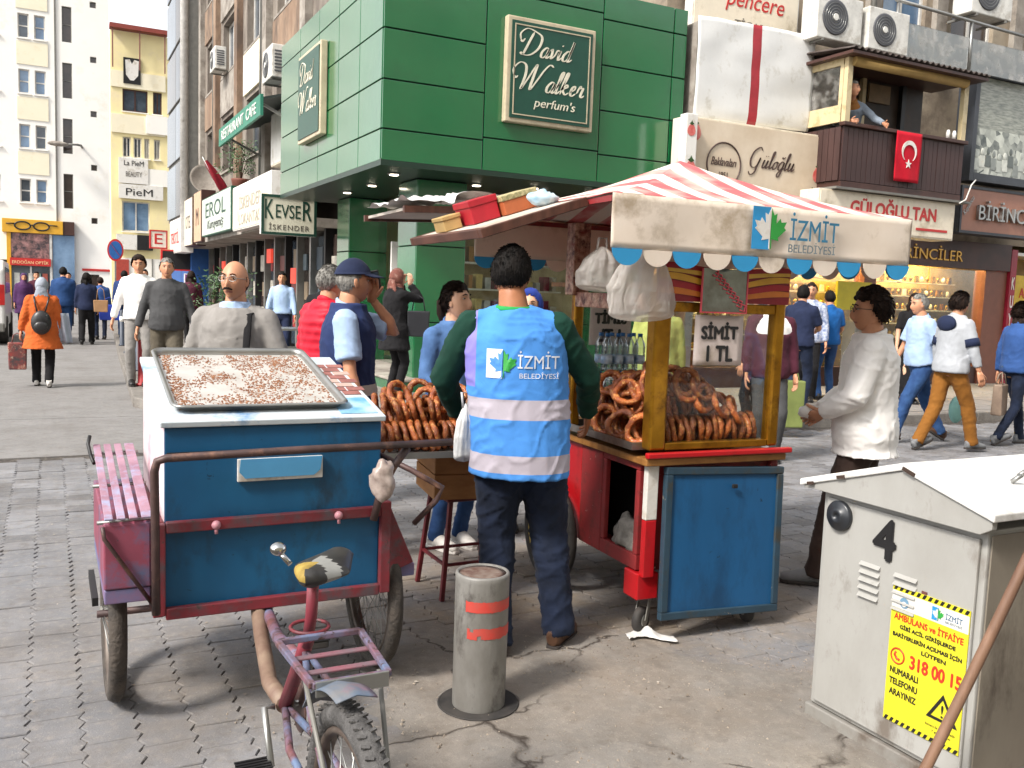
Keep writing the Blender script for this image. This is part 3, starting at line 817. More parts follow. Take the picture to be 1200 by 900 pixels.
def window(parent, x0, x1, z0, z1, y=0.0, glassm=None, framem=None, nx=2, nz=1, depth=.12, fw=.05, sill=True, sillm=None):
    mb = MB(); mb.box(x0, x1, y+depth+.01, y+depth+.03, z0, z1)
    w = part('window', mb, glassm or M_win, parent)
    fr = MB(); a, b = y+depth-.03, y+depth+.008
    for i in range(nx+1):
        c = x0+(x1-x0)*i/nx; c = min(max(c, x0+fw/2), x1-fw/2); fr.box(c-fw/2, c+fw/2, a, b, z0, z1)
    for k in range(nz+1):
        c = z0+(z1-z0)*k/nz; c = min(max(c, z0+fw/2), z1-fw/2)
        for i in range(nx): 
            p = x0+(x1-x0)*i/nx+fw/2+(fw/2 if i == 0 else 0); q = x0+(x1-x0)*(i+1)/nx-fw/2-(fw/2 if i == nx-1 else 0)
            fr.box(p, q, a+.002, b-.002, c-fw/2, c+fw/2)
    part('frame', fr, framem or M_frame, w)
    if sill:
        sb = MB(); sb.box(x0-.06, x1+.06, y-.07, y+depth-.035, z0-.06, z0-.002); part('sill', sb, sillm or M_conc, w)
    return w
def shell_box(mb, x0, x1, y0, y1, z0, z1):
    """side, back and top skins of a building whose front is built apart"""
    mb.add([(x0, y0, z0), (x0, y1, z0), (x0, y1, z1), (x0, y0, z1)], [(0, 3, 2, 1)]); mb.add([(x1, y0, z0), (x1, y1, z0), (x1, y1, z1), (x1, y0, z1)], [(0, 1, 2, 3)])
    mb.add([(x0, y1, z0), (x1, y1, z0), (x1, y1, z1), (x0, y1, z1)], [(0, 3, 2, 1)]); mb.add([(x0, y0, z1), (x1, y0, z1), (x1, y1, z1), (x0, y1, z1)], [(0, 1, 2, 3)])

# ---- far white block with the optician at its foot (faces -y, front at y=45)
B = thing('apartment_building', 'tall white apartment block with narrow slit windows at the street end', 'building', (0, 45, 0))
hol = []; 
slit = [(0.60, .98, 4.6+2.37*i, 6.1+2.37*i) for i in range(8)]
small = [(1.70, 1.95, 4.0+2.33*i, 4.26+2.33*i) for i in range(8)]
pair = []
for i in range(8):
    for a in (-1.08, -.46): pair.append((a, a+.42, 4.75+2.3*i, 5.75+2.3*i))
for i in range(8):
    for a in (-2.6, -4.6): pair.append((a, a+.8, 4.75+2.3*i, 5.85+2.3*i))
hol = slit+small+pair+[(-3.2, -.0+.05, .15, 2.25), (1.35, 2.0, .15, 1.75)]
mb = MB(); holes_wall(mb, -7, 2.45, 0, 24, hol, .2); shell_box(mb, -7, 2.45, 0, 5, 0, 24); part('wall', mb, M_render_w, B)
for h in slit: window(B, *h, glassm=M_wind, framem=M_fgrey, nx=1, nz=2, sill=False, fw=.03)
for h in small: window(B, *h, glassm=M_wind, framem=M_fgrey, nx=1, sill=False, fw=.03)
for i, h in enumerate(pair): window(B, *h, glassm=M_winb if i % 3 else M_win, framem=M_frame, nx=1, nz=2, fw=.05, sillm=M_render_w)
mb = MB(); mb.box(.30, .36, -.05, -.01, 3.9, 24); part('downpipe', mb, M_fgrey, B)
for i in range(7):
    mb = MB(); mb.box(-1.15, .05, -.03, -.003, 5.95+2.3*i, 6.9+2.3*i); part('spandrel_panel', mb, M_render_c, B)
mb = MB(); mb.box(1.3, 2.44, -.05, -.01, 1.9, 2.0); part('shop_sign', mb, M_red, B, label='thin red sign strip')
mb = MB(); mb.box(1.36, 1.66, .1, .14, .15, 1.74); mb.box(1.69, 1.99, .1, .14, .15, 1.74); part('door', mb, M_wind, B)
# optician shop front: yellow fascia with spectacles, poster, red name strip
O = thing('optician_shop_front', 'yellow optician shop front with big spectacles emblem above its poster', 'shop front', (0, 44.75, 0))
M_yb = mat('yellow_board', '#d9a32e', 0.45, namt=.1)
mb = MB(); mb.box(-1.78, .55, -.1, .24, 3.42, 4.0); part('fascia', mb, M_yb, O, bevel=.01)
mb = MB(); mb.box(.56, 1.0, -.06, .24, 3.42, 4.0); part('brown_panel', mb, M_brown, O)
sp = MB()
for sd in (-1, 1):
    ring = [(-.65+sd*.36+.30*math.cos(a)*(1 if math.cos(a)*sd < 0 else 1.0), -.115, 3.72+.17*math.sin(a)) for a in np.linspace(0, 2*math.pi, 22)[:-1]]
    sp.tube(ring, .032, 6, closed=True); sp.tube([(-.65+sd*.65, -.115, 3.8), (-.65+sd*.98, -.115, 3.78)], .025, 6)
sp.tube([(-.70, -.115, 3.76), (-.60, -.115, 3.76)], .025, 6)
part('spectacles_emblem', sp, M_black, O)
M_post = mat('poster_print', '#7c5a55', 0.5, c2='#b98a86', nscale=3.5, dirt='#2e2b30', damt=.7, dscale=2.6)
mb = MB(); mb.box(-1.45, .0, -.02, .24, 2.35, 3.41); part('poster', mb, M_post, O)
mb = MB(); mb.box(-1.62, -1.46, -.03, .24, .12, 3.41); mb2 = MB(); mb2.box(.02, .12, -.03, .24, .12, 3.41)
part('post', mb, M_yb, O); part('post', mb2, M_frame, O)
mb = MB(); mb.box(-1.5, .06, -.12, -.03, 2.02, 2.34); so = part('name_strip', mb, M_red, O)
letters('ERDOĞAN OPTİK', mat('sign_yellow', '#ffd9a0', .5), so, (-.72, -.125, 2.18), fit=(1.4, .17), bold=.006)
mb = MB(); mb.box(.14, 1.0, .0, .24, .12, 3.4); part('side_glazing', mb, M_winb, O)
mb = MB(); mb.box(-1.45, .0, .1, .24, .12, 2.0); part('shop_window', mb, M_win, O)
for i, c in enumerate(('#c8c8c0', '#3c4f86', '#e0dccf', '#8fae9c', '#b45a4a')):
    mb = MB(); mb.box(-1.35+i*.27, -1.15+i*.27, .04, .09, .5+.2*(i % 2), 1.7); part('window_poster', mb, mat('wp%d' % i, c, .5), O)
mb = MB(); mb.box(-.75, -.68, .0, .09, .12, 2.0); part('mullion', mb, M_frame, O)

# ---- yellow block with banners behind it
B = thing('apartment_building', 'narrow yellow block with white banners and a red roof edge', 'building', (0, 60, 0))
hol = [(3.95, 5.5, 4.5, 6.3)]
for i, z in enumerate((8.9, 11.6, 13.9)):
    hol += ([(4.0, 4.45, z, z+1.2), (4.6, 5.05, z, z+1.2), (5.2, 5.5, z, z+1.2), (5.75, 6.1, z, z+1.2)] if i == 0 else [(4.0, 5.4, z, z+1.3), (5.7, 6.2, z, z+1.3)] if i == 1 else [])
mb = MB(); holes_wall(mb, 3.35, 9, 0, 16.2, hol, .25); shell_box(mb, 3.35, 9, 0, 10, 0, 16.2); part('wall', mb, M_render_y, B)
for h in hol: window(B, *h, glassm=M_winb if h[2] < 5 else M_win, framem=M_frame if h[2] < 11 else M_brown, nx=2, sillm=M_render_w, fw=.08)
for (a, b, z0, z1) in ((3.36, 6.4, 10.3, 11.4), (5.3, 6.5, 7.3, 8.3), (3.36, 6.4, 12.95, 13.9), (5.3, 6.5, 10.4, 11.5)):
    mb = MB(); mb.box(a, b, -.08 if b-a > 2 else -.16, -.01 if b-a > 2 else -.082, z0, z1); part('balcony_panel', mb, M_render_c if b-a > 2 else M_render_w, B)
mb = MB(); mb.box(3.3, 6.5, -.5, .2, 16.25, 16.5); part('roof_edge', mb, mat('red_roof', '#8f3f35', .7), B)
for x in (3.42, 4.9, 6.3):
    mb = MB(); mb.box(x, x+.07, -.4, -.33, 14.0, 16.24); part('roof_post', mb, mat('roof_post', '#8b5a50', .7), B)
bn = MB(); bn.box(4.05, 5.0, -.12, -.02, 13.2, 14.7); bo = part('banner', bn, M_black, B)
vb = MB(); vb.prism([(4.15, 14.55), (4.4, 14.6), (4.52, 14.35), (4.65, 14.6), (4.9, 14.55), (4.86, 13.7), (4.62, 13.4), (4.42, 13.4), (4.19, 13.7)], .121, .135, XZ); part('emblem', vb, M_white, bo)
sb = MB(); sb.box(3.75, 6.25, -.2, -.05, 6.45, 7.3); so = part('sign_board', sb, M_white, B); letters('PieM', M_black, so, (4.9, -.21, 6.85), fit=(1.5, .42), bold=.006)
sb = MB(); sb.box(3.75, 5.4, -.2, -.05, 7.35, 8.85); so = part('sign_board', sb, M_white, B); letters('La PieM', M_black, so, (4.6, -.21, 8.55), fit=(1.1, .3)); letters('BEAUTY', M_greyt, so, (4.6, -.21, 7.9), fit=(.9, .3))
sb = MB(); sb.box(3.6, 4.75, -.3, -.05, 3.4, 4.3); part('sign_board', sb, M_white, B); sb = MB(); sb.box(4.77, 5.65, -.3, -.05, 3.4, 4.3); part('sign_board', sb, M_black, B)
mb = MB(); mb.box(3.6, 6.2, -.1, -.01, .3, 2.9); part('shutter', mb, M_render_w, B); mb = MB(); mb.box(3.6, 4.3, -.16, -.11, .2, 2.8); part('poster', mb, mat('red_poster', '#b3493c', .5), B)
for x in (4.9, 5.6):
    mb = MB(); mb.box(x, x+.05, -.14, -.101, .3, 2.9); part('shutter_rail', mb, M_fgrey, B)

# ---- dark glass tower
B = thing('glass_office_block', 'dark glass office tower with a white corner pipe beside grey old block', 'building', (4.25, 39.6, 0), FX)
mb = MB(); mb.box(0, 6, .1, 8, 3.9, 30); part('core', mb, M_fgrey, B)
k = 0
for i in range(12):
    for j in range(2):
        mb = MB(); mb.box(.15+j*2.75, 2.85+j*2.75, .03, .09, 4.0+i*2.1, 5.95+i*2.1); part('glass_panel', mb, (M_win, M_wind, mat('slate_glass', '#3b4049', .1, spec=.8, c2='#2a2e36', nscale=.8))[(i*2+j) % 3], B, bevel=.01)
mb = MB(); mb.tube([(5.95, -.05, 3.2), (5.95, -.05, 30)], .14, 10); part('downpipe', mb, M_frame, B)
mb = MB(); mb.box(0, 6, .2, 8, 0, 3.85); part('ground_floor', mb, mat('blue_board', '#2d5c9e', .5), B)

# ---- old grey block above the shop row (faces -x)
B = thing('old_apartment_block', 'weathered grey brown apartment block with air conditioners above the shop row', 'building', (4.75, 33.4, 0), FX)
hol = []
cols = [(1.2, 2.9), (4.3, 6.4), (8.0, 10.2), (11.6, 13.9)]
for (a, b) in cols:
    for z in (4.9, 7.7, 10.5, 13.3): hol.append((a, b, z, z+1.55))
mb = MB(); holes_wall(mb, 0, 16.2, 3.4, 20, hol, .25); shell_box(mb, 0, 16.2, 0, 8, 3.4, 20); part('wall', mb, M_old, B)
for i, h in enumerate(hol): window(B, *h, glassm=(M_win, M_wind, M_win)[i % 3], framem=M_frame if i % 2 else M_fgrey, nx=3 if i % 2 else 2, depth=.2, fw=.07)
for i, (a, b) in enumerate(cols):
    for z in (6.55, 9.35, 12.15):
        mb = MB(); mb.box(a-.2, b+.2, -.06, -.004, z+.02, z+1.08); part('spandrel', mb, (M_old_b, M_conc, M_render_c, M_old_b)[i], B)
for x in (.5, 3.6, 7.2, 10.9, 14.6):
    mb = MB(); mb.box(x-.22, x+.22, -.16, -.003, 3.5, 20); part('pilaster', mb, (M_conc, M_old_b)[int(x) % 2], B)
for x in (3.2, 10.4):
    mb = MB(); mb.tube([(x, -.1, 3.6), (x, -.1, 20)], .06, 8); part('drainpipe', mb, M_fgrey, B)
fan_m = mat('fan_grille', '#55565a', .5); ac_m = mat('ac_white', '#dedcd5', .45, dirt='#a8a297', damt=.35, dscale=4)
def ac_unit(label, loc, rz, s=1.0, group='air conditioning units'):
    r = thing('air_conditioner', label, 'air conditioner', loc, rz, group); r.scale = (s, s, s)
    mb = MB(); mb.box(-.42, .42, -.15, .15, 0, .6); part('casing', mb, ac_m, r, bevel=.015)
    mb = MB(); mb.lathe([(.235, 0), (.235, .012), (.215, .014)], 28, T(-.1, -.15, .3) @ Matrix.Rotation(D(90), 4, 'X')); part('fan_opening', mb, fan_m, r)
    g = MB()
    for q in (.07, .11, .15, .19): g.tube([(-.1+q*math.cos(a), -.168, .3+q*math.sin(a)) for a in np.linspace(0, 2*math.pi, 25)[:-1]], .003, 4, closed=True)
    part('grille_ring', g, M_alu, r)
    mb = MB(); mb.lathe([(.05, 0), (.045, .01)], 14, T(-.1, -.166, .3) @ Matrix.Rotation(D(90), 4, 'X')); part('hub', mb, ac_m, r)
    for x in (-.3, .3):
        mb = MB(); mb.bar((x, -.16, -.02), (x, .3, -.02), .03, .03); part('bracket', mb, M_fgrey, r)
    sl = MB()
    for k in range(7): sl.box(.424, .43, -.1, .1, .1+k*.06, .13+k*.06)
    part('side_louvre', sl, fan_m, r)
    return r
ac_unit('white air conditioner hung below windows of grey old block', (4.45, 28.2, 7.7), FX, 1.05)
ac_unit('white air conditioner beside the green canopy roof', (4.45, 20.6, 6.0), FX, 1.15)

# ---- shop row under the old block: shop bays, sign boxes, green canopy
SR = thing('shop_row', 'row of open shop fronts with dark bays under the sign boxes', 'shop front', (5.0, 33.4, .116), FX)
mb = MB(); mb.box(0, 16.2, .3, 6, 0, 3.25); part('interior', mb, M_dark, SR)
mb = MB(); mb.box(-.1, 15.5, -.95, .3, 2.62, 2.8); part('canopy_slab', mb, M_conc, SR)
shopcols = ['#8d7a62', '#c9c2b4', '#a02b2b', '#5c6b72', '#d8cfc0', '#7b3b35', '#3b4a56', '#b59a6c']
for i in range(14):
    x = .3+i*1.15
    mb = MB(); mb.box(x-.06, x+.06, -.05, .29, 0, 2.62); part('mullion', mb, (M_alu, M_black, M_fgrey)[i % 3], SR)
    mb = MB(); mb.box(x+.1, x+1.02, .1, .13, .1, 2.5); part('shop_window', mb, (M_win, M_wind)[i % 2], SR)
    for q in range(3):
        z = .5+q*.65; w = random.uniform(.2, .6); x0 = x+.15+random.uniform(0, .3)
        mb = MB(); mb.box(x0, x0+w, .05, .09, z, z+random.uniform(.25, .5)); part('display', mb, mat('disp%d' % ((i+q) % 8), shopcols[(i*3+q) % 8], .5, namt=.4, nscale=9), SR)
for i, (x, z) in enumerate(((3.0, 1.8), (6.3, 1.3), (9.8, 2.0), (12.4, 1.5))):
    mb = MB(); mb.box(x, x+.5, -.06, .0, z, z+.35); part('neon_panel', mb, emit('red_neon', '#c8402f', .5), SR)
def sign_box(name, label, loc, rz, w, h, d, face, side=None, texts=(), frame=None, group=None):
    """box sign: local x across, z up, faces -y"""
    r = thing(name, label, 'sign', loc, rz, group)
    mb = MB(); mb.box(-w/2, w/2, 0, d, 0, h); part('box', mb, side or M_white, r, bevel=.008)
    mb = MB(); mb.box(-w/2+.03, w/2-.03, -.012, -.001, .03, h-.03); fo = part('face', mb, face, r)
    if frame:
        fb = MB()
        for (a, b, c, e) in ((-w/2, w/2, 0, .05), (-w/2, w/2, h-.05, h), (-w/2, -w/2+.05, .052, h-.052), (w/2-.05, w/2, .052, h-.052)): fb.box(a, b, -.03, -.013, c, e)
        part('frame', fb, frame, r)
    for t in texts:
        s, x, z, tw, th, m = t[:6]; k = t[6] if len(t) > 6 else {}
        letters(s, m, fo, (x, -.016, z), fit=(tw, th), extrude=.003, **k)
    return r
sign_box('box_sign', 'big cream sign box with grey letters next to green sign box', (3.85, 20.1, 2.78), FX, 4.1, 1.0, .5, M_cream, M_white,
         (('İSKENDER', 0, .62, 2.4, .36, M_greyl), ('LOKANTASI', 0, .22, 2.4, .24, M_greyl)))
sign_box('box_sign', 'white lettered sign box with dark green end panel', (3.9, 25.0, 2.85), FX, 4.6, 1.05, .5, mat('pale_green_board', '#c9d3c6', .5), mat('dark_green_board', '#1f5a44', .5),
         (('EROL', 0, .68, 3.2, .4, M_greent), ('Kuruyemiş', 0, .25, 2.6, .3, M_black, dict(shear=.3))))
sign_box('box_sign', 'narrow tan sign box second beyond the dark green ended one', (3.95, 28.6, 2.75), FX, 1.5, 1.5, .4, mat('tan_board', '#caa98a', .5), M_brown, (('M', 0, .75, .5, .5, M_brown),))
sign_box('box_sign', 'tall cream sign box with brown edge beyond the tan one', (3.95, 30.6, 2.7), FX, 1.8, 1.5, .4, M_cream, M_brown, (('OTEL', 0, .75, 1.2, .4, M_greyt),))
sign_box('box_sign', 'pink lettered white sign box by the glass tower foot', (3.9, 33.6, 2.55), FX, 3.0, 1.15, .4, mat('pink_white_board', '#e3cfc8', .5), M_white, (('TEKSTİL', 0, .57, 2.2, .5, M_red),))
sign_box('hanging_sign', 'cream hanging sign reading KEVSER in dark serif capitals', (4.03, 17.3, 2.5), 0, 1.04, .74, .12, mat('kevser_cream', '#dcd8c3', .45, namt=.08), M_white, 
         (('K', -.37, .47, .16, .36, M_greent, dict(bold=.006)), ('EVSE', -.02, .44, .46, .25, M_greent), ('R', .34, .47, .17, .36, M_greent, dict(bold=.006)), ('İSKENDER', 0, .16, .76, .13, M_greyt, dict(space=1.2))), frame=M_greent)
# square E sign, red sign and no-parking sign further along the kerb
sign_box('hanging_sign', 'small white hanging sign with a red letter E', (3.6, 36.0, 2.75), 0, .62, .68, .15, M_cream, M_red, (('E', 0, .36, .28, .38, M_red, dict(bold=.006)),), frame=M_red)
sign_box('hanging_sign', 'dark screen sign with red frame below the E sign', (4.1, 34.0, 1.95), 0, 1.25, .72, .15, M_black, M_red, (), frame=M_red)
sign_box('hanging_sign', 'tall narrow purple sign with white vertical letters', (4.3, 33.2, .9), 0, .3, .95, .1, mat('purple_board', '#8d3f8e', .5), M_white, (('U\nC\nU\nZ', 0, .48, .12, .7, M_white),))
r = thing('traffic_sign', 'round no parking sign on a thin grey pole', 'sign', (2.4, 40.5, 0)); r.scale = (.85, .85, 1.25)
mb = MB(); mb.tube([(0, 0, 0), (0, 0, 2.55)], .04, 8); part('pole', mb, M_fgrey, r)
mb = MB(); mb.lathe([(.36, 0), (.36, .03)], 28, T(0, -.06, 2.2) @ Matrix.Rotation(D(90), 4, 'X')); d = part('disc', mb, M_red, r)
mb = MB(); mb.lathe([(.29, 0), (.29, .01)], 28, T(0, -.092, 2.2) @ Matrix.Rotation(D(90), 4, 'X')); part('blue_field', mb, M_blue, d)
mb = MB(); mb.bar((-.22, -.11, 2.42), (.22, -.11, 1.98), .01, .07, (0, 1, 0)); part('slash', mb, M_red, d)
# green lettered canopy roof sticking out of the old block
r = thing('canopy_roof', 'dark green sheet canopy with white lettered edge under the windows', 'canopy', (4.7, 18.3, 5.1), FX)
mb = MB(); mb.add([(-4.6, -1.0, .05), (.2, -1.0, .05), (.2, .0, .35), (-4.6, .0, .35), (-4.6, -1.0, -.0), (.2, -1.0, .0), (.2, .0, .3), (-4.6, .0, .3)], [(0, 1, 2, 3), (4, 7, 6, 5), (0, 4, 5, 1), (1, 5, 6, 2), (2, 6, 7, 3), (3, 7, 4, 0)])
part('roof_sheet', mb, mat('canopy_dark', '#2a3330', .6), r)
mb = MB(); mb.box(-4.6, .2, -1.06, -1.002, -.3, .1); fo = part('fascia', mb, mat('teal_fascia', '#2f7a63', .5, namt=.15), r); letters('RESTAURANT  CAFE', M_white, fo, (-2.2, -1.066, -.1), fit=(4.0, .22))
for x in (-4.4, 0):
    mb = MB(); mb.bar((x, -.98, -.05), (x, 0, -.5), .05, .05); part('strut', mb, M_alu, r)
# cream wall box above the sign
sign_box('parapet_box', 'plain white parapet box above the cream sign box', (4.3, 18.9, 4.1), FX, 2.6, 1.1, .4, M_white, M_cream)
# furled flag on a slanting pole, satellite dish and creeper on the balcony
M_flag = cloth('flag_red', '#8f2430')
r = thing('flag', 'furled red flag on slanting pole above the sign boxes', 'flag', (4.55, 27.3, 3.9)); r.scale = (.62, .62, .62)
mb = MB(); mb.tube([(0, 0, 0), (-1.1, -.3, 1.9)], .025, 8); part('pole', mb, M_alu, r)
mb = MB()
def ff(u, v):
    p = Vector((-.95, -.25, 1.75)).lerp(Vector((.3, .05, -.1)), u); a = v*2*math.pi; rad = (.05+.16*math.sin(u*2.6+.2))*(1+.25*math.sin(a*3+u*5))
    return p+Vector((.75*math.cos(a)*rad, math.sin(a)*rad, .5*math.cos(a)*rad))
mb.grid(ff, 20, 16); part('cloth', mb, M_flag, r)
r = thing('satellite_dish', 'pale grey satellite dish on the old block', 'satellite dish', (4.3, 29.2, 4.6))
mb = MB(); mb.lathe([(.001, 0), (.25, .04), (.45, .13), (.52, .2), (.515, .21), (.44, .15), (.24, .06), (.001, .02)], 28, Matrix.Rotation(D(65), 4, 'X') @ Matrix.Rotation(D(0), 4, 'Z')); part('dish', mb, M_conc, r)
mb = MB(); mb.tube([(0, 0, 0), (.35, .1, -.3)], .03, 8); part('arm', mb, M_fgrey, r)

# ---- green perfume shop
GP = mat('green_panel', '#0b6639', 0.16, namt=.12, nscale=1.2, spec=.8, coat=.9, dirt='#0c5e36', damt=.15, dscale=2, bump=.22, bscale=1.6)
GPs = mat('green_panel_side', '#2c7a52', 0.2, namt=.14, nscale=1.2, spec=1.0, coat=.9) if False else GP
GJ = mat('panel_joint', '#0a2419', .7)
B = thing('perfume_shop', 'green panelled corner perfume shop with overhanging upper storey', 'building', (0, 0, 0))
gx0, gx1, gy0, gy1, gz0, gz1 = 3.79, 8.52, 11.3, 17.0, 3.2, 5.85
mb = MB(); mb.box(gx0+.03, gx1-.005, gy0+.03, gy1, gz0+.03, gz1-.02); part('upper_storey', mb, GJ, B)
rows = [3.2, 3.6, 4.22, 4.85, 5.48, 5.85]; g = .009
def panel(x0, x1, z0, z1): 
    mb = MB(); mb.box(x0+g, x1-g, gy0, gy0+.028, z0+g, z1-g); part('panel', mb, GP, B, bevel=.006)
for (a, b) in ((3.79, 5.22), (7.04, 8.27), (8.27, 8.52)):
    for c, d in zip(rows[:-1], rows[1:]): panel(a, b, c, d)
panel(5.22, 7.04, 3.2, 3.64); panel(5.22, 7.04, 3.64, 5.56); panel(5.22, 7.04, 5.56, 5.85)
ys = [11.3, 12.28, 13.3, 14.4, 15.6, 17.0]
for a, b in zip(ys[:-1], ys[1:]):
    for c, d in zip(rows[:-1], rows[1:]):
        mb = MB(); mb.box(gx0, gx0+.028, a+g+(.03 if a == 11.3 else 0), b-g, c+g, d-g); part('panel', mb, GP, B, bevel=.006)
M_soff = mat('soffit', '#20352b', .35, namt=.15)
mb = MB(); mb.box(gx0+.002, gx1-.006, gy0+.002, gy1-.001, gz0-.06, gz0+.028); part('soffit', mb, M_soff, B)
lamp = emit('downlight', '#fff1d8', 6.0)
for (x, y) in ((4.22, 12.0), (5.6, 12.3), (6.4, 12.0), (4.4, 13.5), (4.4, 14.8), (5.1, 13.6), (5.3, 14.6), (7.4, 12.1), (6.9, 12.6)):
    mb = MB(); mb.lathe([(.09, 0), (.09, .02)], 18, T(x, y, gz0-.08)); lo = part('downlight', mb, M_alu, B); mb = MB(); mb.lathe([(.06, 0), (.06, .006)], 16, T(x, y, gz0-.087)); part('lamp', mb, lamp, lo)
for (x0, x1, y0, y1) in ((4.68, 5.4, 12.25, 13.0), (4.7, 5.35, 15.6, 16.3), (7.9, 8.5, 12.25, 13.0)):
    mb = MB(); mb.box(x0, x1, y0, y1, .1, 3.135); c = part('column', mb, GJ, B)
    for (z0, z1) in ((.12, 1.1), (1.1, 2.2), (2.2, 3.13)):
        mb = MB(); mb.box(x0-.02, x1+.02, y0-.025, y0-.003, z0+.008, z1-.008); part('panel', mb, GP, c, bevel=.005)
        mb = MB(); mb.box(x0-.025, x0-.003, y0+.001, y1, z0+.008, z1-.008); part('panel', mb, GP, c, bevel=.005)
mb = MB(); mb.box(4.35, 8.5, 12.0, 16.9, .1, .26); part('step', mb, GP, B, bevel=.01)
mb = MB(); mb.box(4.32, 8.5, 11.97, 16.9, .261, .3); part('step_edge', mb, M_conc, B, bevel=.01)
mb = MB(); mb.box(5.6, 8.5, 16.6, 16.9, .3, 3.13); mb.box(8.3, 8.5, 13.1, 16.6, .3, 3.13); part('inner_wall', mb, mat('shop_cream', '#c9b68c', .7, c2='#8f7d57', nscale=1.5), B)
sg = glass('shop_glass', (.95, .98, .96), refl=.3, fk=.3)
for (a, b) in ((5.42, 6.6), (6.64, 7.88)):
    mb = MB(); mb.box(a, b, 12.7, 12.715, .3, 3.12); part('glazing', mb, sg, B)
mb = MB(); mb.box(5.2, 5.215, 13.02, 15.58, .3, 3.12); part('glazing', mb, sg, B)
for k, z in enumerate((.7, 1.15, 1.6, 2.05, 2.5)):
    mb = MB(); mb.box(5.5, 8.2, 14.2, 14.5, z, z+.03); sh = part('shelf', mb, M_white, B)
    for q in range(16):
        x = 5.6+q*.165; w = random.uniform(.03, .06); h = random.uniform(.12, .28)
        mb = MB(); mb.box(x-w, x+w, 14.22, 14.4, z+.031, z+.031+h); part('perfume_box', mb, mat('pbox%d' % (q % 6), ('#d8c07a', '#c9c9c9', '#8f2f4a', '#e3ddd2', '#2d3b5c', '#b9854a')[(q*7+k) % 6], .4), sh)
mb = MB(); mb.box(4.74, 5.1, 13.5, 13.55, 1.3, 2.3); po = part('window_poster', mb, M_white, B, label='white poster in the shop corner')
# sign on the front: cream frame, green field, script lettering drawn as pen strokes
def stroke(mb, pts, w, y, sx=1, sz=1, ox=0, oz=0, slant=.28, n=8):
    """broad-nib pen line through pts (catmull-rom), heavier on downstrokes"""
    P = [Vector((p[0], p[1])) for p in pts]; P = [P[0]*2-P[1]]+P+[P[-1]*2-P[-2]]; C = []
    for i in range(1, len(P)-2):
        for t in np.linspace(0, 1, n, endpoint=(i == len(P)-3)):
            a, b, c, d = P[i-1], P[i], P[i+1], P[i+2]
            C.append(.5*((2*b)+(c-a)*t+(2*a-5*b+4*c-d)*t*t+(3*b-a-3*c+d)*t**3))
    L, Rr = [], []
    for i, p in enumerate(C):
        t = (C[min(i+1, len(C)-1)]-C[max(i-1, 0)]); t.normalize() if t.length > 1e-8 else None
        e = min(1, i/3+.3, (len(C)-1-i)/3+.3); ww = w*(.32+.9*abs(t.y)*(1 if t.y < 0 else .55))*e
        nv = Vector((-t.y, t.x))*ww; L.append(p+nv); Rr.append(p-nv)
    f = lambda p, yy: (ox+(p.x+slant*p.y)*sx, yy, oz+p.y*sz)
    k = len(L); vs = [f(p, y) for p in L]+[f(p, y) for p in Rr]+[f(p, y-.006) for p in L]+[f(p, y-.006) for p in Rr]; fs = []
    for i in range(k-1):
        fs += [(2*k+i, 2*k+i+1, 3*k+i+1, 3*k+i), (i, i+1, 2*k+i+1, 2*k+i), (k+i, 3*k+i, 3*k+i+1, k+i+1)]
    mb.add(vs, fs)
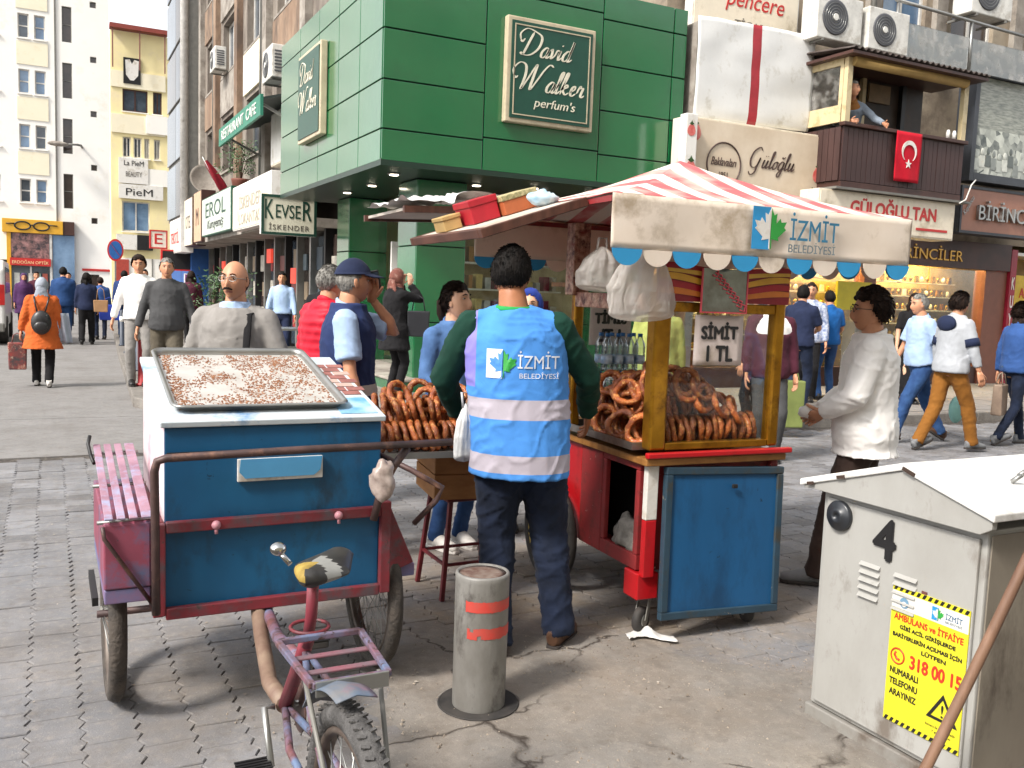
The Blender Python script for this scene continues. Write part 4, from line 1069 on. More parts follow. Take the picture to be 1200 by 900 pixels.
GLY = {
 'D': (1.15, [[(.42, 1.25), (.30, .8), (.18, .3), (.1, .05), (0, 0), (-.1, .1)], [(-.25, .75), (-.35, 1.1), (-.05, 1.38), (.45, 1.3), (.95, 1.05), (.95, .5), (.6, .08), (.2, -.02), (-.05, .12)], [(-.25, .75), (-.12, .66), (-.02, .85)]]),
 'W': (1.5, [[(-.5, .6), (-.62, .95), (-.35, 1.3), (0, 1.2), (.12, .8), (.1, .3), (.08, 0), (.3, .5), (.62, 1.3), (.6, .7), (.58, .02), (.85, .5), (1.1, 1.05), (1.35, 1.38), (1.6, 1.3)], [(-.5, .6), (-.38, .5), (-.28, .62)]]),
 'a': (.55, [[(.42, .48), (.25, .55), (.05, .3), (.05, .05), (.2, 0), (.38, .25), (.43, .5), (.36, .12), (.42, 0), (.58, .15)]]),
 'v': (.5, [[(0, .4), (.08, .52), (.12, .3), (.12, .02), (.3, .2), (.4, .5), (.52, .48)]]),
 'i': (.3, [[(.0, .2), (.1, .5), (.05, .12), (.1, 0), (.27, .18)], [(.14, .75), (.16, .80), (.19, .79)]]),
 'd': (.6, [[(.42, .48), (.25, .55), (.05, .3), (.05, .05), (.2, 0), (.38, .25), (.5, 1.1), (.38, .12), (.44, 0), (.62, .15)]]),
 'l': (.3, [[(.0, .2), (.2, .8), (.24, 1.12), (.12, 1.0), (.05, .2), (.1, 0), (.28, .18)]]),
 'k': (.55, [[(.0, .2), (.2, .8), (.24, 1.12), (.12, 1.0), (.02, .0)], [(.04, .2), (.25, .52), (.34, .42), (.12, .26), (.3, .02), (.5, .15)]]),
 'e': (.42, [[(.0, .15), (.25, .35), (.24, .52), (.1, .42), (.06, .12), (.18, 0), (.38, .16)]]),
 'r': (.42, [[(.0, .15), (.12, .55), (.2, .46), (.32, .46), (.27, .1), (.36, 0), (.48, .12)]]),
 'G': (1.0, [[(.75, 1.1), (.5, 1.3), (.1, 1.0), (-.05, .5), (.1, .05), (.45, .0), (.68, .35), (.72, .62), (.6, .1), (.5, -.35), (.2, -.5), (.0, -.3)]]),
 'ü': (.6, [[(.0, .2), (.1, .52), (.04, .12), (.14, 0), (.32, .25), (.4, .52), (.34, .12), (.4, 0), (.56, .18)], [(.16, .76), (.18, .8)], [(.34, .76), (.36, .8)]]),
 'o': (.48, [[(.3, .5), (.1, .4), (.03, .12), (.16, 0), (.34, .2), (.32, .46), (.24, .5), (.5, .42)]]),
 'ğ': (.55, [[(.42, .48), (.25, .55), (.05, .3), (.05, .05), (.2, 0), (.38, .25), (.43, .5), (.3, -.3), (.1, -.45), (.05, -.25), (.3, .0), (.54, .16)], [(.16, .85), (.28, .74), (.42, .88)]]),
 'u': (.56, [[(.0, .2), (.1, .52), (.04, .12), (.14, 0), (.32, .25), (.4, .52), (.34, .12), (.4, 0), (.56, .18)]]),
}
def script(s, m, parent, x, z, y, size, w=.055, name='lettering'):
    """cursive word centred on x"""
    tot = sum(GLY[c][0] for c in s); ox = x-tot*size/2; mb = MB()
    for c in s:
        for st in GLY[c][1]: stroke(mb, st, w, 0, size, size, ox, z)
        ox += GLY[c][0]*size
    return part(name, mb, m, parent, loc=(0, y, 0))
S = thing('shop_sign', 'framed dark green wall sign with cream script lettering and perfum\'s below', 'sign', (6.17, 11.29, 3.87))
M_sfr = mat('sign_frame_cream', '#cbbda0', .4, dirt='#a3937a', damt=.3)
w, h = .69, 1.39
mb = MB(); mb.box(-w, w, -.1, .008, 0, h); part('frame', mb, M_sfr, S, bevel=.015)
mb = MB(); mb.box(-w+.06, w-.06, -.115, -.101, .06, h-.06); fo = part('field', mb, mat('sign_green', '#1c4a3c', .35, namt=.15), S)
fb = MB()
for (a, b, c, e) in ((-w+.1, w-.1, .1, .115), (-w+.1, w-.1, h-.115, h-.1), (-w+.1, -w+.115, .117, h-.117), (w-.115, w-.1, .117, h-.117)): fb.box(a, b, -.122, -.1155, c, e)
part('border_line', fb, M_sfr, fo)
M_ivory = mat('ivory_letters', '#e6dfc9', .4)
script('David', M_ivory, fo, -.10, .90, -.116, .25); script('Walker', M_ivory, fo, .0, .45, -.116, .265)
letters("perfum's", M_ivory, fo, (.06, -.118, .28), fit=(.66, .16), shear=.25)
S = thing('shop_sign', 'framed sign on the shiny left side of the green shop', 'sign', (3.775, 14.55, 3.87), FX)
mb = MB(); mb.box(-w, w, -.1, .008, 0, h); part('frame', mb, M_sfr, S, bevel=.015)
mb = MB(); mb.box(-w+.06, w-.06, -.115, -.101, .06, h-.06); fo = part('field', mb, MATS['sign_green'], S)
script('David', M_ivory, fo, -.10, .90, -.116, .25); script('Walker', M_ivory, fo, .0, .45, -.116, .265)
# ---------------------------------------------------------------- buildings on the right (front plane y = 11.3)
B = thing('corner_building', 'stained beige building above the dessert shop and balcony', 'building', (0, 11.9, 0))
hol = [(13.2, 14.3, 6.3, 7.6), (15.0, 16.2, 6.3, 7.6), (17.3, 18.5, 6.3, 7.6), (9.1, 10.4, 7.2, 8.6), (13.2, 14.3, 9.2, 10.5), (9.1, 10.4, 10, 11.4), (11.3, 12.6, 8.2, 9.6)]
mb = MB(); holes_wall(mb, 8.55, 26, 2.9, 15, hol, .2); shell_box(mb, 8.55, 26, 0, 10, 0, 15); part('wall', mb, mat('beige_render', '#a39683', .9, c2='#8a7d6c', nscale=1.4, dirt='#6b5f54', damt=.5, dscale=1.2, bump=.2), B)
for i, h in enumerate(hol): window(B, *h, glassm=(M_winb, M_wind)[i % 2], framem=M_frame, nx=2)
for x in (12.9, 14.6, 16.8):
    mb = MB(); mb.box(x-.14, x+.14, -.12, -.003, 5.9, 15); part('pilaster', mb, M_conc, B)
mb = MB(); mb.tube([(12.75, -.2, 5.7), (12.75, -.2, 9)], .05, 8); part('drainpipe', mb, M_fgrey, B)
rl = MB(); rl.tube([(12.5, -.9, 6.62), (16.5, -.9, 6.55)], .03, 8); part('rail', rl, M_alu, B)
for x in (12.55, 14.4, 16.4):
    rl = MB(); rl.tube([(x, -.9, 5.72), (x, -.9, 6.6)], .025, 8); part('rail_post', rl, M_alu, B)
for (a, b) in ((12.6, 14.35), (14.45, 16.35)):
    rl = MB(); rl.box(a, b, -.91, -.9, 5.75, 6.3); part('rail_glass', rl, glass('frosted', (.85, .87, .85), .3, 1.5, .5), B)
# AC units above the balcony
ac_unit('white air conditioner on balcony roof, left of two', (11.15, 11.05, 5.72), 0, 1.15)
ac_unit('white air conditioner on balcony roof, right of two', (12.2, 11.0, 5.7), 0, 1.1)
ac_unit('white air conditioner hung high at upper right corner', (14.9, 11.2, 6.75), 0, 1.3)
# pencere sign
sign_box('wall_sign', 'cream wall sign with red handwritten word pencere', (9.9, 11.62, 5.75), 0, 2.15, 1.0, .2, M_cream, M_white,
         (('pencere', .15, .48, 1.2, .26, M_red, dict(shear=.25)), ('TİCARETLER', .35, .2, 1.2, .15, M_greyt)))
# rolled tarpaulin with red stripe
r = thing('tarpaulin_awning', 'white folded awning sheet with one vertical red stripe', 'awning', (9.76, 11.16, 4.30))
mb = MB()
def tf(u, v):
    x = -1.16+u*2.32; z = v*1.5; y = .012*math.sin(v*math.pi)*-1+.02*noise.noise(Vector((x*2, z*3, 1)))
    if v < .12: y += .03*(1-(v/.12))**2
    return (x, y, z+.03*x+.012*noise.noise(Vector((x*3, 0, 5))))
mb.grid(tf, 40, 24)
# stripe as a cut of the same sheet in red cloth
for q, f in enumerate(mb.f):
    c = sum(mb.v[i][0] for i in f)/4
    mb.m[q] = 1 if -.12 < c < .06 else 0
part('sheet', mb, [mat('tarp_white', '#dcdcda', .4, namt=.05, dirt='#bdbab2', damt=.25), mat('tarp_red', '#a92a35', .45)], r, solid=.01)
mb = MB(); mb.box(-1.12, 1.12, .06, .7, .05, 1.4); part('back_box', mb, M_conc, r)
# Güloğlu sign
S = sign_box('shop_sign', 'long cream shop sign with brown script and pink strawberries', (9.72, 10.9, 3.0), 0, 2.85, 1.24, .35, mat('guloglu_cream', '#dccdb8', .4, namt=.08, c2='#c8b59c', nscale=1.2), M_cream)
fo = [c for c in S.children if c.name.startswith('face')][0]
M_bt = mat('brown_script', '#54403a', .5)
script('Güloğlu', M_bt, fo, .22, .62, -.016, .235, .05)
ring = MB(); ring.tube([(-.72+.32*math.cos(a), -.02, .6+.32*math.sin(a)) for a in np.linspace(0, 2*math.pi, 33)[:-1]], .012, 6, closed=True); part('round_emblem', ring, M_bt, fo)
letters('Baklavaları', M_bt, fo, (-.72, -.016, .64), fit=(.48, .12), shear=.3); letters('1951', M_bt, fo, (-.72, -.016, .45), fit=(.16, .08))
letters('Tatlı', M_bt, fo, (.3, -.016, .13), fit=(.4, .18), shear=.3)
M_straw = mat('strawberry_red', '#c0453f', .45, c2='#d98078', nscale=8)
def straw(parent, x, z, s, y=-.016):
    for k in range(2):
        pl = [(x+s*(.5*math.sin(a)*(1-.25*math.cos(a))), z+k*s*.1+s*.62*math.cos(a)) for a in np.linspace(0, 2*math.pi, 15)[:-1]] if k == 0 else [(x-.3*s, z+.62*s), (x, z+.45*s), (x+.3*s, z+.62*s), (x+.1*s, z+.75*s), (x, z+.95*s), (x-.1*s, z+.75*s)]
        mb = MB(); mb.prism(pl, -y+.001+k*.002, -y+.004+k*.003, XZ); part('strawberry_print', mb, M_straw if k == 0 else M_leaf, parent)
for (x, z, s) in ((1.18, .62, .2), (1.32, .38, .17), (1.08, .30, .13), (-1.28, 1.02, .2), (-1.2, .15, .2), (-1.33, .45, .16)): straw(fo, x, z, s)
sd = thing('shop_sign', 'slim strawberry printed end panel against the green shop wall', 'sign', (8.33, 10.72, 2.7))
mb = MB(); mb.box(-.18, .02, 0, .16, 0, 1.53); fo = part('panel', mb, M_white, sd, bevel=.01)
for (x, z, s) in ((-.08, .35, .18), (-.07, .75, .2), (-.09, 1.3, .14)): straw(fo, x, z, s, y=-.002)
# ---- balcony with brown boarded parapet, plastic roof, awning roll
B = thing('balcony', 'enclosed balcony with brown board parapet and corrugated roof', 'balcony', (10.9, 10.4, 3.45))
W = 2.78; Dp = .9
mb = MB(); mb.box(0, W, .0, Dp, -.1, .04); part('floor', mb, M_brown, B)
nb = 26; bm_ = mat('brown_board', '#47302d', .55, c2='#382422', nscale=6, stretch=(1, 1, .2))
bw = W/nb; me0 = None
for i in range(nb):
    if me0 is None: mb = MB(); mb.box(0, bw-.008, 0, .03, .05, .86); me0 = mb.mesh('board', bm_)
    link('board', me0, B, (i*bw, random.uniform(0, .006), 0))
for i in range(7):
    mb = MB(); mb.box(-.03, 0, .04+i*.12, .15+i*.12, .05, .86); part('board', mb, bm_, B)
mb = MB(); mb.box(-.05, W+.03, -.05, .06, .87, .93); part('handrail', mb, M_brown, B, bevel=.01)
M_pvc = mat('yellowed_pvc', '#cdbb93', .45, namt=.12, nscale=4, dirt='#9b8759', damt=.3)
for (x, y) in ((.05, .03), (W-.05, .03)):
    mb = MB(); mb.box(x-.05, x+.05, y-.03, y+.05, .931, 1.98); part('post', mb, M_pvc, B)
mb = MB(); mb.box(0.0, .05, .1, .88, .94, 1.2); mb.box(0.0, .05, .1, .88, 1.8, 1.98); mb.box(0, .05, .09, .16, 1.2, 1.8); mb.box(0, .05, .8, .88, 1.2, 1.8); so = part('side_panel', mb, M_pvc, B)
mb = MB(); mb.box(.02, .03, .16, .8, 1.2, 1.8); part('side_pane', mb, glass('dusty_glass', (.7, .68, .62), .1, 1.0, .35), so)
mb = MB(); mb.tube([(.08, .0, 1.86), (W-.1, .0, 1.86)], .085, 12); part('awning_roll', mb, cloth('awning_tan', '#b99b63', nscale=4), B)
mb = MB()
def rf(u, v):
    x = -.14+u*(W+.36); return (x, -.22+v*1.15, 1.98+.08*(1-v)*0+.02*math.sin(x*2*math.pi/.13)+.12*v)
mb.grid(rf, 160, 4); part('corrugated_roof', mb, mat('roof_brown', '#4f443f', .6, namt=.3), B, solid=.012)
mb = MB(); mb.box(-.14, W+.2, -.2, .9, 1.9, 1.945); part('roof_board', mb, M_brown, B)
mb = MB(); mb.box(.05, W-.02, .89, .93, .04, 1.94); part('back_wall', mb, mat('dark_cafe', '#2b2522', .6, c2='#453830', nscale=2), B)
for (x0, x1, z0, z1, m) in ((.1, .95, 1.15, 1.85, cloth('flag_red2', '#98202b')), (.55, .85, 1.5, 1.8, mat('ac_grey', '#8e8a82', .6)), (1.4, 1.9, 1.55, 1.85, mat('tan_pic', '#8a7355', .6)), (1.2, 1.28, .9, 1.9, M_pvc), (2.15, 2.24, .1, 1.9, M_black)):
    mb = MB(); y = .84 if x1-x0 > .4 else .80; mb.box(x0, x1, y, .88, z0, z1); part('wall_hanging', mb, m, B)
for (x, c) in ((1.6, '#22302f'), (2.0, '#1a2222')):
    mb = MB(); mb.sphere((x, .5, .75), (.3, .2, .3), 14, 10); part('chair_back', mb, mat('chair%s' % c, c, .3), B)
for x in (2.35, 2.5):
    mb = MB(); mb.lathe([(.03, .86+.07), (.035, .95+.07), (.02, 1.0+.07)], 12, T(x, .0, 0)); part('cup', mb, M_white, B)
# Turkish flag hanging on the parapet
F = thing('flag', 'small red crescent and star flag hung over balcony parapet', 'flag', (12.28, 10.34, 4.36))
mb = MB(); wv = lambda x, z: .012*math.sin(x*14+z*3)*(-z)/.75
mb.grid(lambda u, v: (-.29+u*.58, wv(-.29+u*.58, -v*.78), -v*.78), 14, 14)
part('cloth', mb, cloth('flag_bright', '#c8172d', nscale=3), F, solid=.006)
cr = [(.17*math.sin(a), -.30-.17*math.cos(a)) for a in np.linspace(D(38), D(322), 24)]+[(.138*math.sin(a), -.334-.138*math.cos(a)) for a in np.linspace(D(318), D(42), 24)]
mb = MB(); mb.prism(cr, .012, .02, XZ); part('crescent', mb, M_white, F)
st = [((.075 if i % 2 == 0 else .03)*math.sin(math.pi*i/5), -.50+(.075 if i % 2 == 0 else .03)*math.cos(math.pi*i/5)) for i in range(10)]
mb = MB(); mb.prism(st, .012, .02, XZ); part('star', mb, M_white, F)
mb = MB(); mb.box(10.78, 13.82, 10.25, 10.6, 3.3, 3.34); 
sign_box('shop_sign', 'cream sign below balcony reading GÜLOĞLU TAN in red capitals', (12.0, 10.38, 2.72), 0, 3.1, .62, .4, M_cream, M_cream,
         (('GÜLOĞLU TAN', .1, .42, 1.95, .27, M_red, dict(heavy=.009)), ('BUTİK SALONU', -.2, .14, 1.3, .16, M_red, dict(bold=.006)), ('——————', 1.0, .14, .75, .04, M_red)))
r = thing('ledge', 'dark metal ledge between balcony and red lettered sign', 'ledge', (12.2, 10.3, 3.352))
mb = MB(); mb.box(-1.5, 1.6, -.02, .5, -.005, .03); part('plate', mb, M_fgrey, r); mb = MB(); mb.tube([(1.3, -.03, -.02), (1.45, -.03, .05), (1.55, -.04, .3), (1.7, .0, .4)], .012, 6); part('cable', mb, M_frame, r)
# ---- billboard with old photograph, brown shop
r = thing('billboard', 'dark framed billboard with an old black and white crowd photograph', 'billboard', (15.95, 11.2, 3.92))
M_bf = mat('billboard_frame', '#3d4148', .5)
mb = MB(); mb.box(-1.1, 1.6, .0, .3, 0, 2.0); part('backing', mb, M_bf, r)
ph = bpy.data.materials.new('old_photo'); ph.use_nodes = True; nt = ph.node_tree; b = nt.nodes['Principled BSDF']; b.inputs['Roughness'].default_value = .25
tc = nt.nodes.new('ShaderNodeTexCoord'); v = nt.nodes.new('ShaderNodeTexVoronoi'); v.inputs['Scale'].default_value = 7; nt.links.new(tc.outputs['Object'], v.inputs['Vector'])
n = nt.nodes.new('ShaderNodeTexNoise'); n.inputs['Scale'].default_value = 5; n.inputs['Detail'].default_value = 6; nt.links.new(tc.outputs['Object'], n.inputs['Vector'])
mx = nt.nodes.new('ShaderNodeMix'); mx.data_type = 'RGBA'; mx.inputs[0].default_value = .45; nt.links.new(v.outputs['Color'], mx.inputs[6]); nt.links.new(n.outputs['Fac'], mx.inputs[7])
bw_ = nt.nodes.new('ShaderNodeRGBToBW'); nt.links.new(mx.outputs[2], bw_.inputs[0]); cr_ = nt.nodes.new('ShaderNodeValToRGB'); cr_.color_ramp.elements[0].position = .3; cr_.color_ramp.elements[1].position = .72
cr_.color_ramp.elements[0].color = lin('#3c4440'); cr_.color_ramp.elements[1].color = lin('#c9ccc0'); nt.links.new(bw_.outputs[0], cr_.inputs[0]); nt.links.new(cr_.outputs[0], b.inputs['Base Color'])
mb = MB(); mb.box(-.98, 1.5, -.02, -.001, .15, .95); ph1 = part('photograph', mb, ph, r)
M_ps = mat('photo_sky', '#a9ab9e', .25, c2='#6f736b', nscale=5, stretch=(1, 1, 6)); mb = MB(); mb.box(-.98, 1.5, -.02, -.001, .951, 1.85); part('photograph_top', mb, M_ps, r)
fig = MB()
for i in range(16):
    x = -.9+i*.16; z = .45+.22*random.random(); mb = MB(); mb.sphere((x, -.021, z), (.05, .006, .065), 12, 8); mb.prism([(x-.09, z-.28), (x+.09, z-.28), (x+.07, z-.07), (x-.07, z-.07)], .021, .026, XZ)
    part('printed_figure', mb, mat('ph%d' % (i % 4), ('#b9bdb4', '#d4d6cc', '#5b625d', '#8b908a')[i % 4], .3), ph1)
for (a, b2, c, d) in ((-1.1, -.99, 0, 2.0), (-.985, 1.6, 0, .14), (-.985, 1.6, 1.86, 2.0)):
    mb = MB(); mb.box(a, b2, -.06, -.001, c, d); part('frame', mb, M_bf, r)
S = sign_box('shop_sign', 'brown shop sign with silver raised letters BİRİNCİ', (16.0, 11.25, 2.98), 0, 2.4, .86, .3, mat('rosy_brown', '#a06f5b', .45, namt=.1), M_bf, (), frame=M_bf)
fo = [c for c in S.children if c.name.startswith('face')][0]
letters('BİRİNCİ', M_alu, fo, (.0, -.05, .44), fit=(1.5, .36), bold=.006, extrude=.03); letters('Kuyumcu', M_alu, fo, (-.98, -.03, .5), rot=(D(90), -D(55), 0), fit=(.4, .12), shear=.3)
# ---- shops at street level: jewellers with lit shelves
J = thing('jeweller_shop', 'brown fronted jeweller shop with brightly lit gold displays', 'shop front', (0, 11.9, .116))
for (x0, x1, y0, y1, z0, z1) in ((8.55, 26, .9, 1.0, 0, 2.9), ):
    mb = MB(); mb.box(x0, x1, y0, y1, z0, z1); part('back_wall', mb, mat('jewel_back', '#b79a62', .6, c2='#8b7040', nscale=3), J)
mb = MB(); mb.box(13.5, 17.2, -.1, .02, 2.26, 2.78); fo = part('fascia', mb, M_brown, J); letters('BİRİNCİLER', M_gold, fo, (14.75, -.11, 2.52), fit=(1.95, .27), bold=.006, extrude=.012)
mb = MB(); mb.box(8.55, 13.48, -.05, .02, 2.3, 2.78); part('fascia', mb, M_cream, J)
mb = MB(); mb.box(8.55, 26, .02, .9, 2.6, 2.66); part('shop_ceiling', mb, M_white, J)
M_pil = mat('brown_pilaster', '#7a4a38', .45, namt=.15)
for (a, b2, m) in ((16.55, 17.2, M_pil), (13.2, 13.5, M_pil), (11.1, 11.3, M_alu), (9.2, 9.35, M_alu)):
    mb = MB(); mb.box(a, b2, -.04, .2, 0, 2.255 if a > 13 else 2.29); part('pilaster', mb, m, J)
mb = MB(); mb.box(17.22, 17.4, -.1, .2, 0, 2.7); so = part('red_pillar', mb, mat('pillar_red', '#a02036', .4), J); letters('K\nU\nY\nU\nM', M_white, so, (17.31, -.11, 1.3), fit=(.1, 1.7))
mb = MB(); mb.box(17.42, 20, -.06, .2, 1.5, 2.2); so = part('yellow_board', mb, mat('yel2', '#d8b52f', .5), J); letters('ALTIN', M_red, so, (17.9, -.07, 1.85), fit=(.6, .2))
mb = MB(); mb.box(17.42, 20, .1, .2, .1, 1.48); part('shop_window', mb, M_wind, J)
for (a, b2) in ((13.52, 15.0), (15.04, 16.53), (11.32, 13.18), (9.37, 11.08)):
    mb = MB(); mb.box(a, b2, .05, .062, .35, 2.24); part('glazing', mb, sg, J); mb = MB(); mb.box(a, b2, .0, .3, 0, .34); part('stall_riser', mb, M_brown, J)
gl = emit('display_lamp', '#ffdf9e', 400.0)
M_goldp = mat('gold_jewels', '#d8a63e', .25, metal=.9, namt=.3, nscale=30); M_pad = mat('jewel_pad', '#e9dcc0', .7)
for (xa, xb) in ((13.6, 16.45), (11.4, 13.1), (9.45, 11.0)):
    for k in range(6):
        z = .6+k*.27
        mb = MB(); mb.box(xa, xb, .45+.02*k, .8, z, z+.02); sh = part('shelf', mb, M_pad, J)
        for q in range(int((xb-xa)/.16)):
            x = xa+.08+q*.16
            mb = MB()
            if (q+k) % 3: mb.sphere((x, .55, z+.085), (.045, .03, .055), 8, 6)
            else: mb.prism([(x-.05, z+.021), (x+.05, z+.021), (x+.035, z+.15), (x-.035, z+.15)], -.56, -.52, XZ)
            part('jewellery', mb, M_goldp if (q*5+k) % 4 else M_pad, sh)
    n = int((xb-xa)/.5)
    for q in range(n):
        mb = MB(); mb.lathe([(.05, 0), (.05, .02)], 12, T(xa+.25+q*.5, .3, 2.55)); part('spot_lamp', mb, gl, J)
mb = MB(); mb.box(12.3, 13.15, -.22, -.12, 1.45, 1.95); 
r = thing('yellow_sign', 'small bright yellow board behind white shirted man', 'sign', (12.75, 11.65, 0)); part('board', (lambda m: m.box(-.42, .42, 0, .05, 1.5, 2.0) or m)(MB()), mat('bright_yellow', '#cdbf2e', .5, namt=.15), r); part('leg', (lambda m: m.tube([(0, .03, .12), (0, .03, 1.5)], .03, 8) or m)(MB()), M_fgrey, r)
r = thing('shop_counter', 'dark grey display case below the yellow board', 'display case', (12.75, 11.5, .12)); part('case', (lambda m: m.box(-.3, .3, -.2, .1, 0, 1.2) or m)(MB()), M_fgrey, r, bevel=.02); part('screen', (lambda m: m.box(-.12, .12, -.215, -.202, .95, 1.1) or m)(MB()), M_white, r)
# ---- unseen building row behind the viewer, added to cut sky light
B = thing('apartment_building', 'long beige apartment row added unseen behind the viewer to block sky light', 'building', (0, -11, 0), D(180))
hol = [(-24+i*3.2, -22.4+i*3.2, 4.6+k*3, 6.2+k*3) for i in range(15) for k in range(3)]
mb = MB(); holes_wall(mb, -26, 26, 0, 14, hol, .2); shell_box(mb, -26, 26, 0, 8, 0, 14); part('wall', mb, M_render_c, B)
for h in hol: window(B, *h, nx=2, sill=False)
# ---------------------------------------------------------------- simit cart
CO = Vector((2.4, 3.3, 0)); CR = -D(3)
CM = Matrix.Translation(CO) @ Matrix.Rotation(CR, 4, 'Z')
M_cred = mat('cart_red', '#b3141c', 0.35, chips='#4a2420', camt=.67, namt=.2, nscale=4, coat=.3, dirt='#7a1a18', damt=.35, dscale=5)
M_cred2 = mat('cart_dull_red', '#8f2a2c', 0.5, chips='#c9b3a6', camt=.66, namt=.25, nscale=5, dirt='#5f2a26', damt=.45, dscale=7)
M_cgold = mat('cart_gold', '#b98728', 0.3, metal=.75, c2='#8f6216', nscale=5, dirt='#6a4715', damt=.3, dscale=8)
M_cblue = mat('door_blue', '#17507c', 0.45, chips='#0d2c44', camt=.66, cscale=14, namt=.18, nscale=3, dirt='#123c5e', damt=.4, dscale=4, stretch=(1, 1, .4))
M_cblued = mat('door_frame_blue', '#2a4150', 0.5, chips='#8a7a68', camt=.66, namt=.3, nscale=6, dirt='#39362f', damt=.3, dscale=8)
M_steel = mat('tray_steel', '#b7b5b1', 0.28, metal=.9, c2='#8d8a86', nscale=7, dirt='#6b6560', damt=.3, dscale=6)
M_wood = mat('cart_wood', '#9a6b35', 0.55, c2='#7a4f22', nscale=6, stretch=(1, 4, 1))
M_cwhite = mat('cart_white', '#dcd8d2', 0.5, dirt='#a89b8c', damt=.35, dscale=6)
M_rub = mat('rubber', '#232222', 0.75, c2='#3c3835', nscale=12)
M_pat = mat('patterned_foil', '#8a3b30', 0.45, c2='#d8b39a', nscale=24, dirt='#4e1d1a', damt=.5, dscale=18)
M_pane = glass('cart_glass', (.96, .97, .96), refl=.0, smudge=.012, fk=.2)
C = thing('simit_cart', 'red and gold glass simit cart under a striped canopy', 'food cart', CO, CR)
# body
mb = MB(); mb.box(.02, .74, .04, 1.3, .30, .33); part('floor', mb, M_cred2, C)
mb = MB(); mb.box(.0, .025, .62, 1.3, .30, .80); part('side_panel', mb, M_cred, C, bevel=.006)
mb = MB(); mb.box(-.006, .022, .40, .615, .30, .80); part('side_panel', mb, M_cred2, C, bevel=.006)
for (y0, y1, z0, z1) in ((.06, .397, .30, .37), (.06, .397, .77, .80), (.06, .095, .372, .768), (.365, .397, .372, .768)):
    mb = MB(); mb.box(-.004, .022, y0, y1, z0, z1); part('hatch_frame', mb, M_cred2, C, bevel=.004)
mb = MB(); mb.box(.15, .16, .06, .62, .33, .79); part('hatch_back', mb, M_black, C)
mb = MB(); mb.sphere((.075, .23, .40), (.07, .13, .10), 28, 18); mb.v = [tuple(Vector(p)+(Vector(p)-Vector((.075, .23, .4)))*(.5*noise.noise(Vector(p)*17)+.3*noise.noise(Vector(p)*45))) for p in mb.v]
part('crumpled_sack', mb, mat('grey_sack', '#8f8a83', .7, c2='#5f5a54', nscale=14), C)
mb = MB(); mb.box(0, .06, 0, .035, .55, .80); part('corner_strip', mb, M_cwhite, C, bevel=.004); mb = MB(); mb.box(0, .06, 0, .035, .28, .548); part('corner_strip', mb, M_cred, C, bevel=.004)
mb = MB(); mb.box(.70, .74, 0, 1.3, .12, .80); part('side_panel', mb, M_cred2, C, bevel=.006)
mb = MB(); mb.box(.03, .70, 1.27, 1.3, .33, .80); part('back_panel', mb, M_cred, C)
mb = MB(); mb.box(.063, .695, .03, .05, .33, .80); part('front_panel', mb, M_cred2, C)
mb = MB(); mb.box(-.015, .10, .02, .14, .17, .295); part('foot_block', mb, M_cred, C, bevel=.006)
# counter
mb = MB(); mb.box(-.03, .76, -.03, 1.33, .805, .838); part('counter', mb, M_wood, C, bevel=.005)
mb = MB(); mb.box(-.035, .78, -.05, -.02, .842, .868); part('counter_rim', mb, M_cred, C, bevel=.006)
# front door, unhinged and leaning
DM = T(.055, -.07, .10) @ Euler((D(-4), D(2.2), 0)).to_matrix().to_4x4()
def dbox(x0, x1, y0, y1, z0, z1):
    m = MB(); m.box(x0, x1, y0, y1, z0, z1); m.v = [tuple(DM @ Vector(p)) for p in m.v]; return m
do = part('front_door', dbox(.035, .635, .0, .012, .035, .665), M_cblue, C)
for (x0, x1, z0, z1) in ((0, .67, 0, .035), (0, .67, .665, .70), (0, .035, .036, .664), (.635, .67, .036, .664)): part('door_frame', dbox(x0, x1, -.012, .022, z0, z1), M_cblued, do, bevel=.004)
part('door_knob', dbox(.36, .39, -.024, -.013, .60, .62), M_black, do, bevel=.004)
# wheels
def spoked_wheel(parent, c, r, tyre_w, axis='X', spokes=28, rim_m=None, tyre_m=None, hub_m=None):
    """tyre, rim, hub and crossed spokes, turning about x"""
    c = Vector(c)
    ty = MB(); ty.tube([c+Vector((0, (r-tyre_w)*math.cos(a), (r-tyre_w)*math.sin(a))) for a in np.linspace(0, 2*math.pi, 49)[:-1]], tyre_w, 10, closed=True)
    w = part('wheel', ty, tyre_m or M_rub, parent)
    rm = MB(); rm.tube([c+Vector((0, (r-2.1*tyre_w)*math.cos(a), (r-2.1*tyre_w)*math.sin(a))) for a in np.linspace(0, 2*math.pi, 41)[:-1]], 1, 8, closed=True, ell=[(tyre_w*.75, tyre_w*.4)]*40, xdir=(1, 0, 0)); part('rim', rm, rim_m or M_alu, w)
    hb = MB(); hb.tube([c-Vector((.045, 0, 0)), c+Vector((.045, 0, 0))], .018, 10); part('hub', hb, hub_m or M_fgrey, w)
    for i in range(spokes):
        a = 2*math.pi*i/spokes; sd = 1 if i % 2 else -1; a2 = a+(.35 if i % 4 < 2 else -.35)
        sp = MB(); sp.tube([c+Vector((sd*.035, .018*math.cos(a2), .018*math.sin(a2))), c+Vector((0, (r-2.2*tyre_w)*math.cos(a), (r-2.2*tyre_w)*math.sin(a)))], .0016, 4); part('spoke', sp, M_alu, w)
    return w
M_yrim = mat('yellow_rim', '#b9a04a', .5, namt=.2)
spoked_wheel(C, (-.05, .86, .285), .285, .028, spokes=20, rim_m=M_yrim)
spoked_wheel(C, (.80, .86, .285), .285, .028, spokes=20, rim_m=M_yrim)
ax = MB(); ax.tube([(-.09, .86, .285), (.84, .86, .285)], .014, 8); part('axle', ax, M_fgrey, C)
